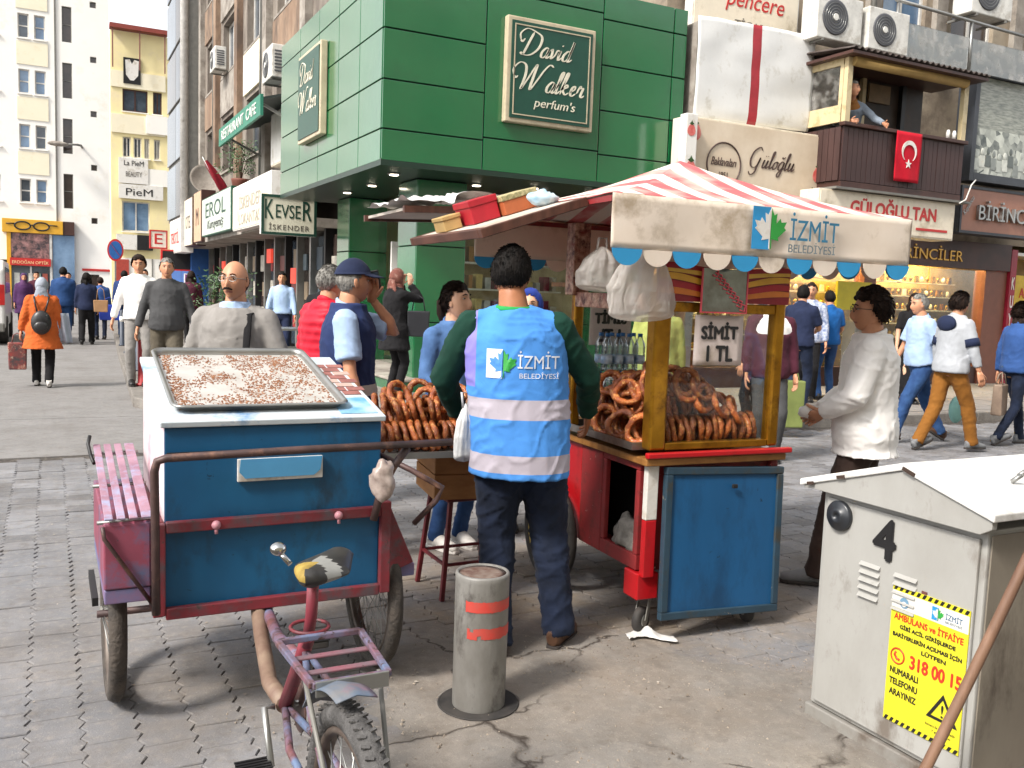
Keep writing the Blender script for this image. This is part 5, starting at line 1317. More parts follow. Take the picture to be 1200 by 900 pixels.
def caster(parent, x, y, yaw):
    M = T(x, y, 0) @ Matrix.Rotation(yaw, 4, 'Z')
    w = MB(); w.lathe([(.03, -.02), (.055, -.018), (.062, -.008), (.062, .008), (.055, .018), (.03, .02)], 24, M @ T(0, 0, .062) @ Matrix.Rotation(D(90), 4, 'X')); wo = part('caster_wheel', w, M_rub, parent)
    h = MB(); h.lathe([(.028, -.023), (.028, .023)], 16, M @ T(0, 0, .062) @ Matrix.Rotation(D(90), 4, 'X')); part('hub', h, M_alu, wo)
    for s in (-1, 1):
        f = MB(); f.bar(M @ Vector((0, s*.028, .062)), M @ Vector((.03, s*.028, .165)), .022, .005, M.to_3x3() @ Vector((0, 1, 0))); part('caster_fork', f, M_fgrey, parent)
caster(C, .04, .06, .5); caster(C, .62, .02, 1.35)
# glass case: gold posts, header, panes
for (x0, x1, y0, y1) in ((-.01, .075, -.015, .06), (.655, .715, -.015, .045), (-.005, .05, .76, .81), (.66, .71, 1.0, 1.05)):
    mb = MB(); mb.box(x0, x1, y0, y1, .872, 1.6); part('post', mb, M_cgold, C, bevel=.012)
for (a, b) in ((.077, .653),):
    mb = MB(); mb.box(a, b, -.01, .04, .872, .905); part('bottom_rail', mb, M_cgold, C, bevel=.004)
    mb = MB(); mb.box(a, b, -.01, .04, 1.50, 1.545); part('top_rail', mb, M_cgold, C, bevel=.004)
mb = MB(); mb.box(.078, .652, .012, .017, .906, 1.499); part('front_pane', mb, M_pane, C)
mb = MB(); mb.box(.68, .685, .05, .995, .88, 1.55); part('side_pane', mb, M_pane, C)
mb = MB(); mb.box(.055, .655, 1.02, 1.025, .88, 1.55); part('back_pane', mb, M_pane, C)
mb = MB(); mb.box(.0, .72, .0, 1.06, 1.602, 1.625); part('roof_board', mb, M_wood, C)
mb = MB(); mb.box(-.012, .03, .065, .755, 1.50, 1.575); part('side_beam', mb, M_pat, C, bevel=.004)
mb = MB(); mb.box(-.035, .06, .74, .83, 1.56, 1.93); part('patterned_post', mb, M_pat, C, bevel=.006)
def translucent(name, c, c2, tr=.45, tc_='#e3a877'):
    m = mat(name, c, .7, c2=c2, nscale=4, dirt='#b3a48f', damt=.3, dscale=3); nt = m.node_tree
    b = nt.nodes['Principled BSDF']; t = nt.nodes.new('ShaderNodeBsdfTranslucent'); t.inputs[0].default_value = lin(tc_)
    mx = nt.nodes.new('ShaderNodeMixShader'); mx.inputs[0].default_value = tr; o = nt.nodes['Material Output']
    nt.links.new(b.outputs[0], mx.inputs[1]); nt.links.new(t.outputs[0], mx.inputs[2]); nt.links.new(mx.outputs[0], o.inputs[0]); return m
# flame painted header band: layered curved strips
mb = MB(); mb.box(-.012, .72, -.022, -.012, 1.548, 1.70); ho = part('header_band', mb, mat('header_maroon', '#7e1220', .4), C)
for k, (c, z0, amp) in enumerate((('#d8a234', .095, .05), ('#a3192a', .06, .045), ('#c7702a', .03, .03), ('#e0b34a', .125, .03), ('#9a1f27', .14, .02))):
    for sd in (0, 1):
        pl = []
        for t in np.linspace(0, 1, 12): pl.append((t*.33, z0-amp*t**1.7))
        for t in np.linspace(1, 0, 12): pl.append((t*.33, z0+.022-amp*t**2.6+.004*math.sin(t*7)))
        pl = [((p[0]-.01) if sd == 0 else (.715-p[0]), 1.555+p[1]) for p in pl]
        m2 = MB(); m2.prism(pl if sd == 0 else pl[::-1], .0225+k*.0012, .0245+k*.0012, XZ); part('flame_stripe', m2, mat('flame%d' % k, c, .4), ho)
# hanging frame with pink scroll over the paper sign
pm_ = mat('pink_frame', '#c94a56', .5); mb = MB()
for (x0, x1, z0, z1) in ((.20, .206, 1.50, 1.70), (.45, .456, 1.50, 1.70), (.207, .449, 1.50, 1.506)): mb.box(x0, x1, -.05, -.042, z0, z1)
po = part('hanging_frame', mb, pm_, C); mb = MB(); mb.box(.207, .449, -.046, -.044, 1.507, 1.70); part('mirror_plate', mb, mat('mirror_plate', '#98a09a', .15, metal=.6, c2='#6d6a62', nscale=5), po)
for q in range(9):
    m2 = MB(); x = .25+q*.02; m2.tube([(x, -.05, 1.70-q*.019), (x+.035, -.05, 1.69-q*.019), (x+.03, -.05, 1.662-q*.019), (x+.005, -.05, 1.67-q*.019)], .0035, 5); part('scroll', m2, pm_, po)
def paper_sign(label, loc, rz, mirrored=False):
    r = thing('paper_sign', label, 'paper sign', CM @ Vector(loc), CR+rz); M_pp = translucent('paper_pinkish', '#e6dad6', '#dccfca', .4, '#e8dcd6')
    mb = MB(); mb.grid(lambda u, v: (-.135+u*.27, -.004*math.sin(u*3.1)*math.sin(v*2.5), -.115+v*.23), 8, 8); part('sheet', mb, M_pp, r, solid=.001)
    ex, oy = (.006, .006) if mirrored else (.0008, 0)
    letters('SİMİT', M_black, r, (0, -.0075+oy, .045), fit=(.2, .075), extrude=ex, heavy=.0035); letters('1 TL', M_black, r, (.005, -.0075+oy, -.06), fit=(.14, .068), extrude=ex, heavy=.0035)
    return r
paper_sign('white paper sign reading SİMİT 1 TL on front glass', (.335, -.012, 1.375), 0)
paper_sign('second paper sign seen from behind with reversed letters', (.37, 1.034, 1.40), D(180), True)
# canopy
M_can = bpy.data.materials.new('canopy_stripes'); M_can.use_nodes = True; nt = M_can.node_tree; b = nt.nodes['Principled BSDF']; b.inputs['Roughness'].default_value = .6
tc = nt.nodes.new('ShaderNodeTexCoord'); sp_ = nt.nodes.new('ShaderNodeSeparateXYZ'); nt.links.new(tc.outputs['Object'], sp_.inputs[0])
nz = nt.nodes.new('ShaderNodeTexNoise'); nz.inputs['Scale'].default_value = 5; nz.inputs['Detail'].default_value = 6; nt.links.new(tc.outputs['Object'], nz.inputs['Vector'])
ma = nt.nodes.new('ShaderNodeMath'); ma.operation = 'MULTIPLY_ADD'; ma.inputs[1].default_value = .02; nt.links.new(nz.outputs['Fac'], ma.inputs[0]); nt.links.new(sp_.outputs['X'], ma.inputs[2])
wv_ = nt.nodes.new('ShaderNodeMath'); wv_.operation = 'PINGPONG'; wv_.inputs[1].default_value = .105; nt.links.new(ma.outputs[0], wv_.inputs[0])
gt = nt.nodes.new('ShaderNodeMapRange'); gt.inputs[1].default_value = .049; gt.inputs[2].default_value = .055; nt.links.new(wv_.outputs[0], gt.inputs[0])
mx = nt.nodes.new('ShaderNodeMix'); mx.data_type = 'RGBA'; mx.inputs[6].default_value = lin('#e6dccf'); mx.inputs[7].default_value = lin('#c75f62'); nt.links.new(gt.outputs[0], mx.inputs[0])
fd = nt.nodes.new('ShaderNodeMapRange'); fd.inputs[1].default_value = .45; fd.inputs[2].default_value = .65; fd.inputs[4].default_value = .7; nt.links.new(nz.outputs['Fac'], fd.inputs[0])
m2_ = nt.nodes.new('ShaderNodeMix'); m2_.data_type = 'RGBA'; m2_.inputs[7].default_value = lin('#e3cdbd'); nt.links.new(fd.outputs[0], m2_.inputs[0]); nt.links.new(mx.outputs[2], m2_.inputs[6]); nt.links.new(m2_.outputs[2], b.inputs['Base Color'])
b.inputs['Transmission Weight'].default_value = 0.0
M_val = translucent('valance_cloth', '#ece2d5', '#e2d6c6', .22); M_scb = mat('scallop_blue', '#2b8fc4', .6, namt=.12)
x0, x1, y0, y1, zt = -.32, 1.365, -.12, 1.42, 1.985
pk = Vector((.50, .62, 2.27))
K = thing('cart_canopy', 'striped cloth canopy with blue scalloped valance and İZMİT logo', 'canopy', CO, CR)
mb = MB()
corn = [Vector((x0, y0, zt)), Vector((x1, y0, zt-.0)), Vector((x1, y1, zt)), Vector((x0, y1, zt))]
for i in range(4):
    a, c = corn[i], corn[(i+1) % 4]
    def rf2(u, v, a=a, c=c):
        p = a.lerp(c, u).lerp(pk, v); s = math.sin(v*math.pi)*.03; 
        return Vector((p.x, p.y, p.z-s*(1-.3*math.sin(u*math.pi))+.006*noise.noise(p*6)))
    mb.grid(rf2, 24, 14)
part('roof_cloth', mb, M_can, K, solid=.004)
def valance(p, q, n, hgt, scal, name):
    """hanging strip with round scallops; every second scallop is blue (front)"""
    p, q = Vector(p), Vector(q); L = (q-p).length; t = (q-p)/L; out = Vector((t.y, -t.x, 0))
    mb = MB(); per = L/n; NU = n*10
    def vf(u, v):
        s = u*n; fr = s-math.floor(s) if u < 1 else 1.0
        drop = hgt
        z = -v*drop
        w = .006*math.sin(u*23)+.008*noise.noise(Vector((u*7, v*2, L)))
        return p+t*(u*L)+out*(w*v)+Vector((0, 0, z))
    mb.grid(vf, NU, 8)
    o = part(name, mb, M_val, K, solid=.003)
    for i in range(n):
        sc = MB(); cx_ = (i+.5)*per; rx = per*.48
        pl = [(rx*math.cos(a), -scal*math.sin(a)) for a in np.linspace(0, math.pi, 13)]
        base = p+t*cx_+Vector((0, 0, -hgt-.001)); wob = .006*math.sin((i+.5)/n*23)
        vs = [base+t*x+out*(wob+.004)+Vector((0, 0, z)) for x, z in pl]+[base+t*x+out*(wob+.0005)+Vector((0, 0, z)) for x, z in pl]
        k = len(pl); sc.add(vs, [tuple(range(k)), tuple(range(k, 2*k))[::-1]]+[(j, k+j, k+(j+1) % k, (j+1) % k) for j in range(k)])
        part('scallop', sc, (M_scb if i % 2 == 0 else M_val), K)
valance((x0, y0, zt), (x1, y0, zt), 11, .225, .07, 'front_valance')
valance((x1, y0+.006, zt), (x1, y1, zt), 10, .225, .065, 'side_valance')
valance((x1-.006, y1, zt), (x0, y1, zt), 11, .225, .065, 'back_valance')
for (x, y) in ((.02, .02), (.69, .02), (.69, 1.02)):
    m2 = MB(); m2.tube([(x, y, 1.6), (x, y, 2.02)], .014, 8); part('canopy_post', m2, M_fgrey, K)
for (a, c) in (((x0+.02, y0+.02, zt-.02), (x1-.02, y0+.02, zt-.02)), ((x1-.02, y0+.02, zt-.02), (x1-.02, y1-.02, zt-.02)), ((x0+.02, y0+.02, zt-.02), (x0+.02, y1-.02, zt-.02)), ((x0+.02, y1-.02, zt-.02), (x1-.02, y1-.02, zt-.02))):
    m2 = MB(); m2.bar(a, c, .025, .025); part('canopy_rail', m2, M_cred2, K)
# logo and lettering on the front valance
def leaf_half(sx, ox, oz, s):
    """right half of a maple leaf outline, scaled"""
    pts = [(0, .5), (.08, .33), (.17, .38), (.14, .12), (.27, .26), (.31, .17), (.47, .19), (.40, .05), (.46, .0), (.22, -.2), (.25, -.28), (.03, -.24), (.03, -.48), (0, -.48)]
    return [(ox+sx*x*s, oz+z*s) for x, z in pts]
def logo(parent, ox, oz, y, s, blue, white, green, w=.55):
    m2 = MB(); m2.prism([(ox-w*s, oz-.5*s), (ox-.012*s, oz-.5*s), (ox-.012*s, oz+.52*s), (ox-w*s, oz+.52*s)], -y, -y+.0012, XZ); part('logo_block', m2, blue, parent)
    m2 = MB(); m2.prism(leaf_half(-1, ox-.013*s, oz, s)[::-1], -y+.0014, -y+.0026, XZ); part('logo_leaf', m2, white, parent)
    m2 = MB(); m2.prism(leaf_half(1, ox+.012*s, oz, s), -y, -y+.0014, XZ); part('logo_leaf', m2, green, parent)
M_lb = mat('logo_blue', '#2a8ec6', .5); M_lg = mat('logo_green', '#2f9a3f', .5); M_tb = mat('letter_blue', '#2e7596', .5); M_tg = mat('letter_greyblue', '#66757c', .5)
logo(K, .49, 1.885, y0-.016, .185, M_lb, M_cwhite, M_lg)
letters('İZMİT', M_tb, K, (.745, y0-.017, 1.905), fit=(.285, .125), extrude=.0008); letters('BELEDİYESİ', M_tg, K, (.735, y0-.017, 1.812), fit=(.275, .05), extrude=.0008)
# side flaps on the left, with things stored on them
FL = thing('roof_flap', 'brown framed white board flap propped over the vendor', 'roof flap', CM @ Vector((x0, .1, 1.965)), CR)
FM = Euler((0, D(-19), 0)).to_matrix().to_4x4()      # slopes down to the left
def fbox(xa, xb, ya, yb, za, zb):
    m = MB(); m.box(xa, xb, ya, yb, za, zb); m.v = [tuple(FM @ Vector(p)) for p in m.v]; return m
M_fb = mat('flap_brown', '#5d3a2e', .5, c2='#43281f', nscale=5, stretch=(4, 1, 1)); M_fw = mat('flap_white', '#c9c0b4', .6, dirt='#9a8a78', damt=.4)
part('board', fbox(-.48, -.03, .03, .92, .008, .018), M_fw, FL)
for (xa, xb, ya, yb) in ((-.52, 0, -.01, .03), (-.52, 0, .92, .96), (-.52, -.48, .031, .919), (-.03, .0, .031, .919), (-.27, -.23, .031, .919)): part('frame_bar', fbox(xa, xb, ya, yb, -.012 if xa == -.27 else -.02, .007 if xa == -.27 else .02), M_fb, FL, bevel=.004)
FL2 = thing('roof_flap', 'far white board flap with a crumpled plastic sheet', 'roof flap', CM @ Vector((x0, 1.12, 1.99)), CR)
FM = Euler((0, D(-3), 0)).to_matrix().to_4x4()
part('board', fbox(-.5, 0, 0, .75, 0, .015), M_fw, FL2)
for (xa, xb, ya, yb) in ((-.52, 0, -.03, -.001), (-.52, 0, .751, .78)): part('frame_bar', fbox(xa, xb, ya, yb, -.015, .02), M_fb, FL2)
pl = MB(); M_plast = mat('white_plastic', '#d6d6d4', .35, namt=.08, nscale=6)
def pf(u, v):
    x = -.54+u*.56; y = -.06+v*.7; n_ = noise.noise(Vector((x*7, y*7, 1)))+.6*noise.noise(Vector((x*17, y*17, 3)))
    return FM @ Vector((x, y, .055+.03*n_+(.03 if u > .5 else 0)))
pl.grid(pf, 40, 24); part('plastic_sheet', pl, M_plast, FL2)
FMw = Matrix.Translation(FL.location) @ Matrix.Rotation(CR, 4, 'Z') @ Euler((0, D(-19), 0)).to_matrix().to_4x4()
def stored(name, label, cat, u, v, sx, sy, sz, m, lid=None, rz=0.0):
    p = FMw @ Vector((u, v, .021)); r = thing(name, label, cat, p); r.rotation_euler = (FMw @ Matrix.Rotation(rz, 4, 'Z')).to_euler()
    mb = MB(); mb.box(-sx/2, sx/2, -sy/2, sy/2, 0, sz*.72); part('box', mb, m, r, bevel=.004)
    mb = MB(); mb.box(-sx/2-.004, sx/2+.004, -sy/2-.004, sy/2+.004, sz*.722, sz); part('lid', mb, lid or m, r, bevel=.004)
stored('carton', 'red cardboard box lying on the brown roof flap', 'box', -.30, .52, .14, .2, .11, mat('box_red', '#b01a2c', .5))
stored('carton', 'patterned cream and orange box on the brown roof flap', 'box', -.13, .50, .18, .24, .09, mat('box_orange', '#b8643a', .6), mat('box_pattern', '#c9b98c', .6, c2='#7e7a55', nscale=60))
stored('carton', 'small plain tan carton beside the red box', 'box', -.43, .6, .09, .14, .07, mat('box_tan', '#b99a63', .7))
rg = thing('rag', 'crumpled white and blue rag at the canopy edge', 'rag', FMw @ Vector((-.06, .3, .03)))
mb = MB(); mb.sphere((0, 0, .02), (.07, .06, .035), 20, 12)
mb.v = [tuple(Vector(p)*(1+.35*noise.noise(Vector(p)*40))) for p in mb.v]; part('cloth', mb, mat('rag_white', '#c9d3d8', .8, c2='#8fb5cc', nscale=12), rg)
# plastic bags hanging under the corner
M_bag = mat('bag_plastic', '#d9d5d0', .3, namt=.12, nscale=8, bump=.9, bscale=16, distort=2.2, stretch=(1, 1, .35))
nt = M_bag.node_tree; t_ = nt.nodes.new('ShaderNodeBsdfTranslucent'); t_.inputs[0].default_value = lin('#e8e2da'); m_ = nt.nodes.new('ShaderNodeMixShader'); m_.inputs[0].default_value = .5
nt.links.new(nt.nodes['Principled BSDF'].outputs[0], m_.inputs[1]); nt.links.new(t_.outputs[0], m_.inputs[2])
tp_ = nt.nodes.new('ShaderNodeBsdfTransparent'); tp_.inputs[0].default_value = (.95, .94, .93, 1); m5 = nt.nodes.new('ShaderNodeMixShader'); m5.inputs[0].default_value = .38
nt.links.new(m_.outputs[0], m5.inputs[1]); nt.links.new(tp_.outputs[0], m5.inputs[2]); nt.links.new(m5.outputs[0], nt.nodes['Material Output'].inputs[0])
def hang_bag(label, loc, w, h, d, seed, name='plastic_bag', m=None):
    r = thing(name, label, 'bag', loc)
    mb = MB()
    def bf(u, v):
        a = u*2*math.pi; k = math.sin(min(v, .93)*math.pi*.55+.12)**.8 if v < .93 else math.sin(.93*math.pi*.55+.12)**.8*(1-(v-.93)/.07)**.5
        k = min(1, (v/.3)**.6)*(1 if v < .9 else max(0, 1-((v-.9)/.1)**2)**.5); rx, ry = w*.5*k*(.42+.58*min(1, v*1.7)), d*.5*k
        n_ = 1+.10*noise.noise(Vector((math.cos(a)*3+seed, math.sin(a)*3, v*2.5)))+.07*math.sin(a*7+seed+v*2)*(1-v*.5)+.045*math.sin(a*13+seed*2)*(1-.4*v)+.05*(1-2.5*abs(noise.noise(Vector((math.cos(a)*4+seed, math.sin(a)*4+v*3, v*5)))))
        return (rx*math.cos(a)*n_, ry*math.sin(a)*n_, -h*v*(1+.03*math.sin(a*2+seed)))
    mb.grid(bf, 72, 44); part('film', mb, m or M_bag, r)
    mb = MB(); mb.tube([(-w*.12, 0, -.02), (-.02, 0, h*.18), (.02, 0, h*.18), (w*.12, 0, -.02)], .006, 6); part('handle', mb, m or M_bag, r)
    return r
hang_bag('big white plastic bag hanging under the canopy corner', CM @ Vector((-.09, -.02, 1.79)), .33, .33, .13, 1.0)
hang_bag('small knotted white plastic bag behind the big hanging one', CM @ Vector((-.20, .16, 1.78)), .22, .2, .16, 4.0)
# ---------------------------------------------------------------- simit rings
M_sim = mat('simit_crust', '#ab5a27', 0.42, c2='#6c3013', nscale=14, bump=.5, bscale=150, coat=.15, dirt='#d09a58', damt=.3, dscale=50, orand=.4)
def simit_mesh(seed):
    mb = MB(); NU, NV = 30, 10
    def sf(i, j):
        a = 2*math.pi*i/NU; b_ = 2*math.pi*j/NV
        tw = .003*math.sin(a*9+b_*2+seed)
        R0 = .0595+.004*math.sin(a*2+seed)+.002*math.sin(a*3+seed*2); r0 = .0152+.0016*math.sin(a*3+seed*1.7)+tw*.8
        return ((R0+r0*math.cos(b_))*math.cos(a), (R0+r0*math.cos(b_))*math.sin(a), r0*math.sin(b_)*.95+.004*math.sin(a*2+seed))
    vs = [sf(i, j) for i in range(NU) for j in range(NV)]
    fs = [(i*NV+j, ((i+1) % NU)*NV+j, ((i+1) % NU)*NV+(j+1) % NV, i*NV+(j+1) % NV) for i in range(NU) for j in range(NV)]
    mb.add(vs, fs, 0, True); return mb.mesh('simit', M_sim)
SM = [simit_mesh(s) for s in (0.3, 1.9, 3.1, 4.4)]
rs = random.Random(11)
def simit(p, axis, label, group, spin=None):
    o = link('simit', SM[rs.randrange(4)]); o.location = p
    q = Vector(axis).normalized().to_track_quat('Z', 'Y').to_matrix().to_4x4() @ Matrix.Rotation(rs.uniform(0, 6.28), 4, 'Z')
    o.rotation_euler = q.to_euler(); s = rs.uniform(.94, 1.06); o.scale = (s, s, s)
    return tag(o, label, 'bread ring', group)
L1, G1 = 'dark sesame bread ring in the heap behind the front glass', 'bread rings behind the front glass'
L2, G2 = 'sesame bread ring on the open side tray of cart', 'bread rings on the open side tray'
L3, G3 = 'sesame bread ring piled on the tray left of vendor', 'bread rings on the tray left of the vendor'
cdir = (CM.to_3x3())
def cp(x, y, z): return CM @ Vector((x, y, z))
def heap(n, fx, fy, fz, fa, lab, grp, dmin=.062):
    """loose rings dropped on top, kept apart from each other"""
    pts = []; tries = 0
    while len(pts) < n and tries < 4000:
        tries += 1; p = Vector((fx(), fy(), 0)); p.z = fz(p)
        if all((p-q).length > dmin for q in pts): pts.append(p); simit(cp(*p), cdir @ Vector(fa()), lab, grp)
U = rs.uniform
for k in range(3):       # rows standing on edge behind the glass
    for i in range(15): simit(cp(.085+i*.0385, .095+k*.15, .952+U(-.003, .004)), cdir @ Vector((1, -.22+U(-.12, .12), U(-.05, .22))), L1, G1)
for k in range(2):       # second layer nested over them
    for i in range(9+k*3): simit(cp(.085+i*.041, .16+k*.14, 1.055+U(-.004, .008)), cdir @ Vector((1, -.3+U(-.25, .2), U(0, .4))), L1, G1)
heap(20, lambda: U(.09, .42), lambda: U(.05, .30), lambda p: 1.075+.11*math.exp(-((p.x-.19)/.12)**2)+U(-.01, .03), lambda: (U(-.5, .7), -.9, U(.2, .8)), L1, G1, .075)
for (x, y, z, a) in ((.31, .05, 1.10, (.4, -1, .35)), (.415, .055, 1.07, (.65, -.9, .6)), (.21, .05, 1.14, (.1, -.8, .6)), (.50, .06, 1.045, (.8, -.7, .5))): simit(cp(x, y, z), cdir @ Vector(a), L1, G1)
for k, (x0_, y0_, n_) in enumerate(((.0, .085, 9), (-.01, .24, 9), (.0, .40, 10), (.05, .56, 9))):      # open side tray: rows running back to the right, first ring facing the street
    for i in range(n_): simit(cp(x0_+i*.036*.80, y0_+i*.036*.42, .956+.004*math.sin(i*1.7)), cdir @ Vector((-.80+U(-.1, .1), -.55+U(-.1, .1), .12+U(-.05, .15))), L2, G2)
for k, (x0_, y0_, n_) in enumerate(((.05, .27, 7), (.04, .43, 8))):
    for i in range(n_): simit(cp(x0_+i*.04*.80, y0_+i*.04*.42, 1.05+.006*math.sin(i*2.1)), cdir @ Vector((-.7+U(-.15, .15), -.6+U(-.2, .2), .35)), L2, G2)
heap(10, lambda: U(.02, .3), lambda: U(.25, .62), lambda p: 1.10+U(0, .03), lambda: (-.6+U(-.4, .4), -.7, U(.4, 1)), L2, G2, .08)
tr = thing('steel_tray', 'shallow steel tray on the cart counter under bread rings', 'tray', CM @ Vector((-.06, .05, .869)), CR)
mb = MB(); mb.box(0, .72, 0, .74, 0, .004); part('base', mb, M_steel, tr)
for (a, b_, c, d) in ((0, .72, -.004, 0), (0, .72, .74, .744), (-.004, 0, -.004, .744), (.72, .724, -.004, .744)):
    mb = MB(); mb.box(a, b_, c, d, 0, .035); part('rim', mb, M_steel, tr)
# bottles of water behind
M_pet = glass('bottle_plastic', (.9, .95, .97), .08, 3.0, .25); M_blab = mat('bottle_label', '#3f7fb5', .4, c2='#cfdbe4', nscale=14); M_cap = mat('bottle_cap', '#2b6fb0', .4)
def bottle(p):
    r = thing('water_bottle', 'small clear water bottle with blue label behind bread rings', 'bottle', p, 0, 'water bottles in the glass case')
    mb = MB(); prof = [(.026, 0), (.031, .006)]
    for k in range(7): prof += [(.031, .012+k*.016), (.0285, .02+k*.016)]
    prof += [(.031, .128), (.028, .15), (.014, .178), (.012, .19)]
    mb.lathe(prof, 16); part('body', mb, M_pet, r); mb = MB(); mb.lathe([(.0318, .04), (.0318, .085)], 16); part('label_band', mb, M_blab, r)
    mb = MB(); mb.lathe([(.013, .186), (.013, .204)], 12); part('cap', mb, M_cap, r); return r
b0 = None
for k in range(2):
    for i in range(4):
        for j in range(2):
            p = cp(.22+i*.068, .80+j*.07, .95+k*.21)
            if b0 is None: b0 = bottle(p)
            else: copy_thing(b0, p)
bx = thing('bottle_crate', 'low steel shelf the water bottles stand on', 'shelf', CM @ Vector((.17, .74, .839)), CR); mb = MB(); mb.box(0, .34, 0, .2, 0, .108); part('box', mb, M_steel, bx, bevel=.004)
# ---------------------------------------------------------------- cargo tricycle
TO = Vector((.7, 2.9, 0))
TK = thing('cargo_tricycle', 'old cargo tricycle with blue box and red pink frame', 'tricycle', TO)
def tp(name, mb, m, parent=None, bevel=0.0, **k):
    mb.v = [(x-TO.x, y-TO.y, z-TO.z) for x, y, z in mb.v]
    return part(name, mb, m, parent or TK, bevel, **k)
M_tb = mat('trike_blue', '#12587f', .42, chips='#0a2f47', camt=.66, cscale=16, c2='#0d4a70', nscale=2.2, dirt='#17354a', damt=.3, dscale=3.5, stretch=(1, 1, .5), bump=.05, bscale=20)
M_tr = mat('trike_red', '#7f2630', .55, chips='#3f332f', camt=.61, c2='#5f2229', nscale=7, dirt='#4d4348', damt=.5, dscale=9)
M_tpk = mat('trike_pink', '#8f4558', .6, chips='#46434f', camt=.63, c2='#763a4c', nscale=5, dirt='#5a617f', damt=.4, dscale=6)
M_tslat = mat('slat_pink', '#a3808f', .65, c2='#876575', nscale=9, dirt='#8f94b0', damt=.45, dscale=12)
M_lid = mat('lid_white', '#cdd2d5', .4, c2='#b9c4cb', nscale=4, dirt='#3f7cae', damt=.2, dscale=3.2)
M_pipe = mat('rusty_pipe', '#5a4340', .5, c2='#3d2f2e', nscale=9, metal=.2, dirt='#7c5a4a', damt=.3, dscale=14)
M_bfr = mat('frame_blue_pink', '#7a4a50', .55, chips='#3d2c26', camt=.58, c2='#5d6f8c', nscale=8, dirt='#5c3d36', damt=.5, dscale=11)
bx0, bx1, by0, by1, bz0, bz1, bz2 = .335, 1.10, 3.2, 3.95, .43, 1.06, 1.215
mb = MB(); mb.add([(bx0, by0, bz0), (bx1, by0, bz0), (bx1, by1, bz0), (bx0, by1, bz0), (bx0, by0, bz1), (bx1, by0, bz1), (bx1, by1, bz2), (bx0, by1, bz2)],
                  [(0, 3, 2, 1), (0, 1, 5, 4), (1, 2, 6, 5), (2, 3, 7, 6), (3, 0, 4, 7), (4, 5, 6, 7)])
mb.m[4] = 1
box = tp('cargo_box', mb, [M_tb, mat('box_side_pink', '#c9a3ad', .5, c2='#dcd2d2', nscale=3, dirt='#8c5a70', damt=.3)], bevel=.006)
sl = (bz2-bz1)/(by1-by0); LM = T(bx0, by0, bz1+.004) @ Matrix.Rotation(math.atan(sl), 4, 'X')
LL = math.hypot(by1-by0, bz2-bz1)
def lp(name, mb, m, parent=None, bevel=0.0): mb.v = [tuple(LM @ Vector(p)) for p in mb.v]; return tp(name, mb, m, parent, bevel)
mb = MB(); mb.box(-.012, bx1-bx0+.012, -.012, LL+.01, 0, .022); lid = lp('lid', mb, M_lid, None, .004)
mb = MB(); mb.box(bx1-bx0-.15, bx1-bx0-.01, .02, .2, .0235, .0245); lp('blue_paint_patch', mb, mat('pale_blue_paint', '#5b9ac4', .45, c2='#a9c8da', nscale=9), lid)
bk = mat('brick_sticker', '#a06a62', .6, c2='#7f4f4b', nscale=9)
for r_ in range(8):
    for c_ in range(2):
        x = bx1-bx0-.15+c_*.075+(.03 if r_ % 2 else 0); mb = MB(); mb.box(x, x+.068, .24+r_*.052, .285+r_*.052, .0235, .0248); lp('printed_brick', mb, bk if (r_+c_) % 3 else mat('brick_pale', '#c4a79c', .6), lid)
mb = MB(); mb.box(bx0+.01, bx1-.01, by0-.006, by0-.001, bz1-.09, bz1-.083); tp('lid_seam', mb, M_black, box)
# label slot
mb = MB(); mb.box(.575, .875, by0-.016, by0-.002, .865, .945); sl_ = tp('slot_plate', mb, M_cwhite, box, .002)
mb = MB(); mb.prism([(.585, .945), (.872, .945), (.865, .895), (.842, .877), (.60, .877), (.58, .9)], 0, .004, T(0, by0-.017, 0) @ XZ); tp('slot_cover', mb, mat('slot_blue', '#4f93bf', .4, namt=.1), sl_)
# frame round the box
fr = [((.318, by0-.02, .42), (.318, by0-.02, .74), .04), ((1.115, by0-.02, .41), (1.115, by0-.02, .76), .04)]
for p, q, w in fr: mb = MB(); mb.bar(p, q, w, .03, (0, 1, 0)); tp('frame_post', mb, M_tr, None, .004)
for z, h in ((.725, .038), (.425, .04)):
    mb = MB(); mb.bar((.339, by0-.02, z), (1.094, by0-.02, z), .028, h); tp('frame_bar', mb, M_tr, None, .004)
    for x in (.318, 1.115): mb = MB(); mb.bar((x, by0-.003, z), (x, by1+.02, z), .035, h-.004); tp('frame_bar', mb, M_tr, None, .004)
for x in (.50, .93): mb = MB(); mb.sphere((x, by0-.04, .725), .016, 10, 8); mb.tube([(x, by0-.04, .725), (x, by0-.045, .695)], .006, 6); tp('lock_hook', mb, mat('hook_pink', '#b8808a', .5), None)
# push bar
mb = MB(); mb.tube([(.305, 3.14, .44), (.302, 3.13, .70), (.298, 3.12, .93), (.306, 3.115, .965), (.335, 3.11, .975), (.8, 3.10, .985), (1.34, 3.09, .99)], .014, 10); tp('push_bar', mb, M_pipe)
mb = MB(); mb.tube([(1.06, 3.15, .70), (1.08, 3.14, .80), (1.12, 3.12, .90), (1.17, 3.105, .975)], .015, 10); tp('bar_support', mb, M_pipe)
mb = MB(); mb.tube([(1.10, 3.3, .93), (1.22, 3.2, .87), (1.32, 3.12, .81), (1.30, 3.13, .76), (1.24, 3.2, .66)], .011, 8); tp('brake_rod', mb, M_pipe)
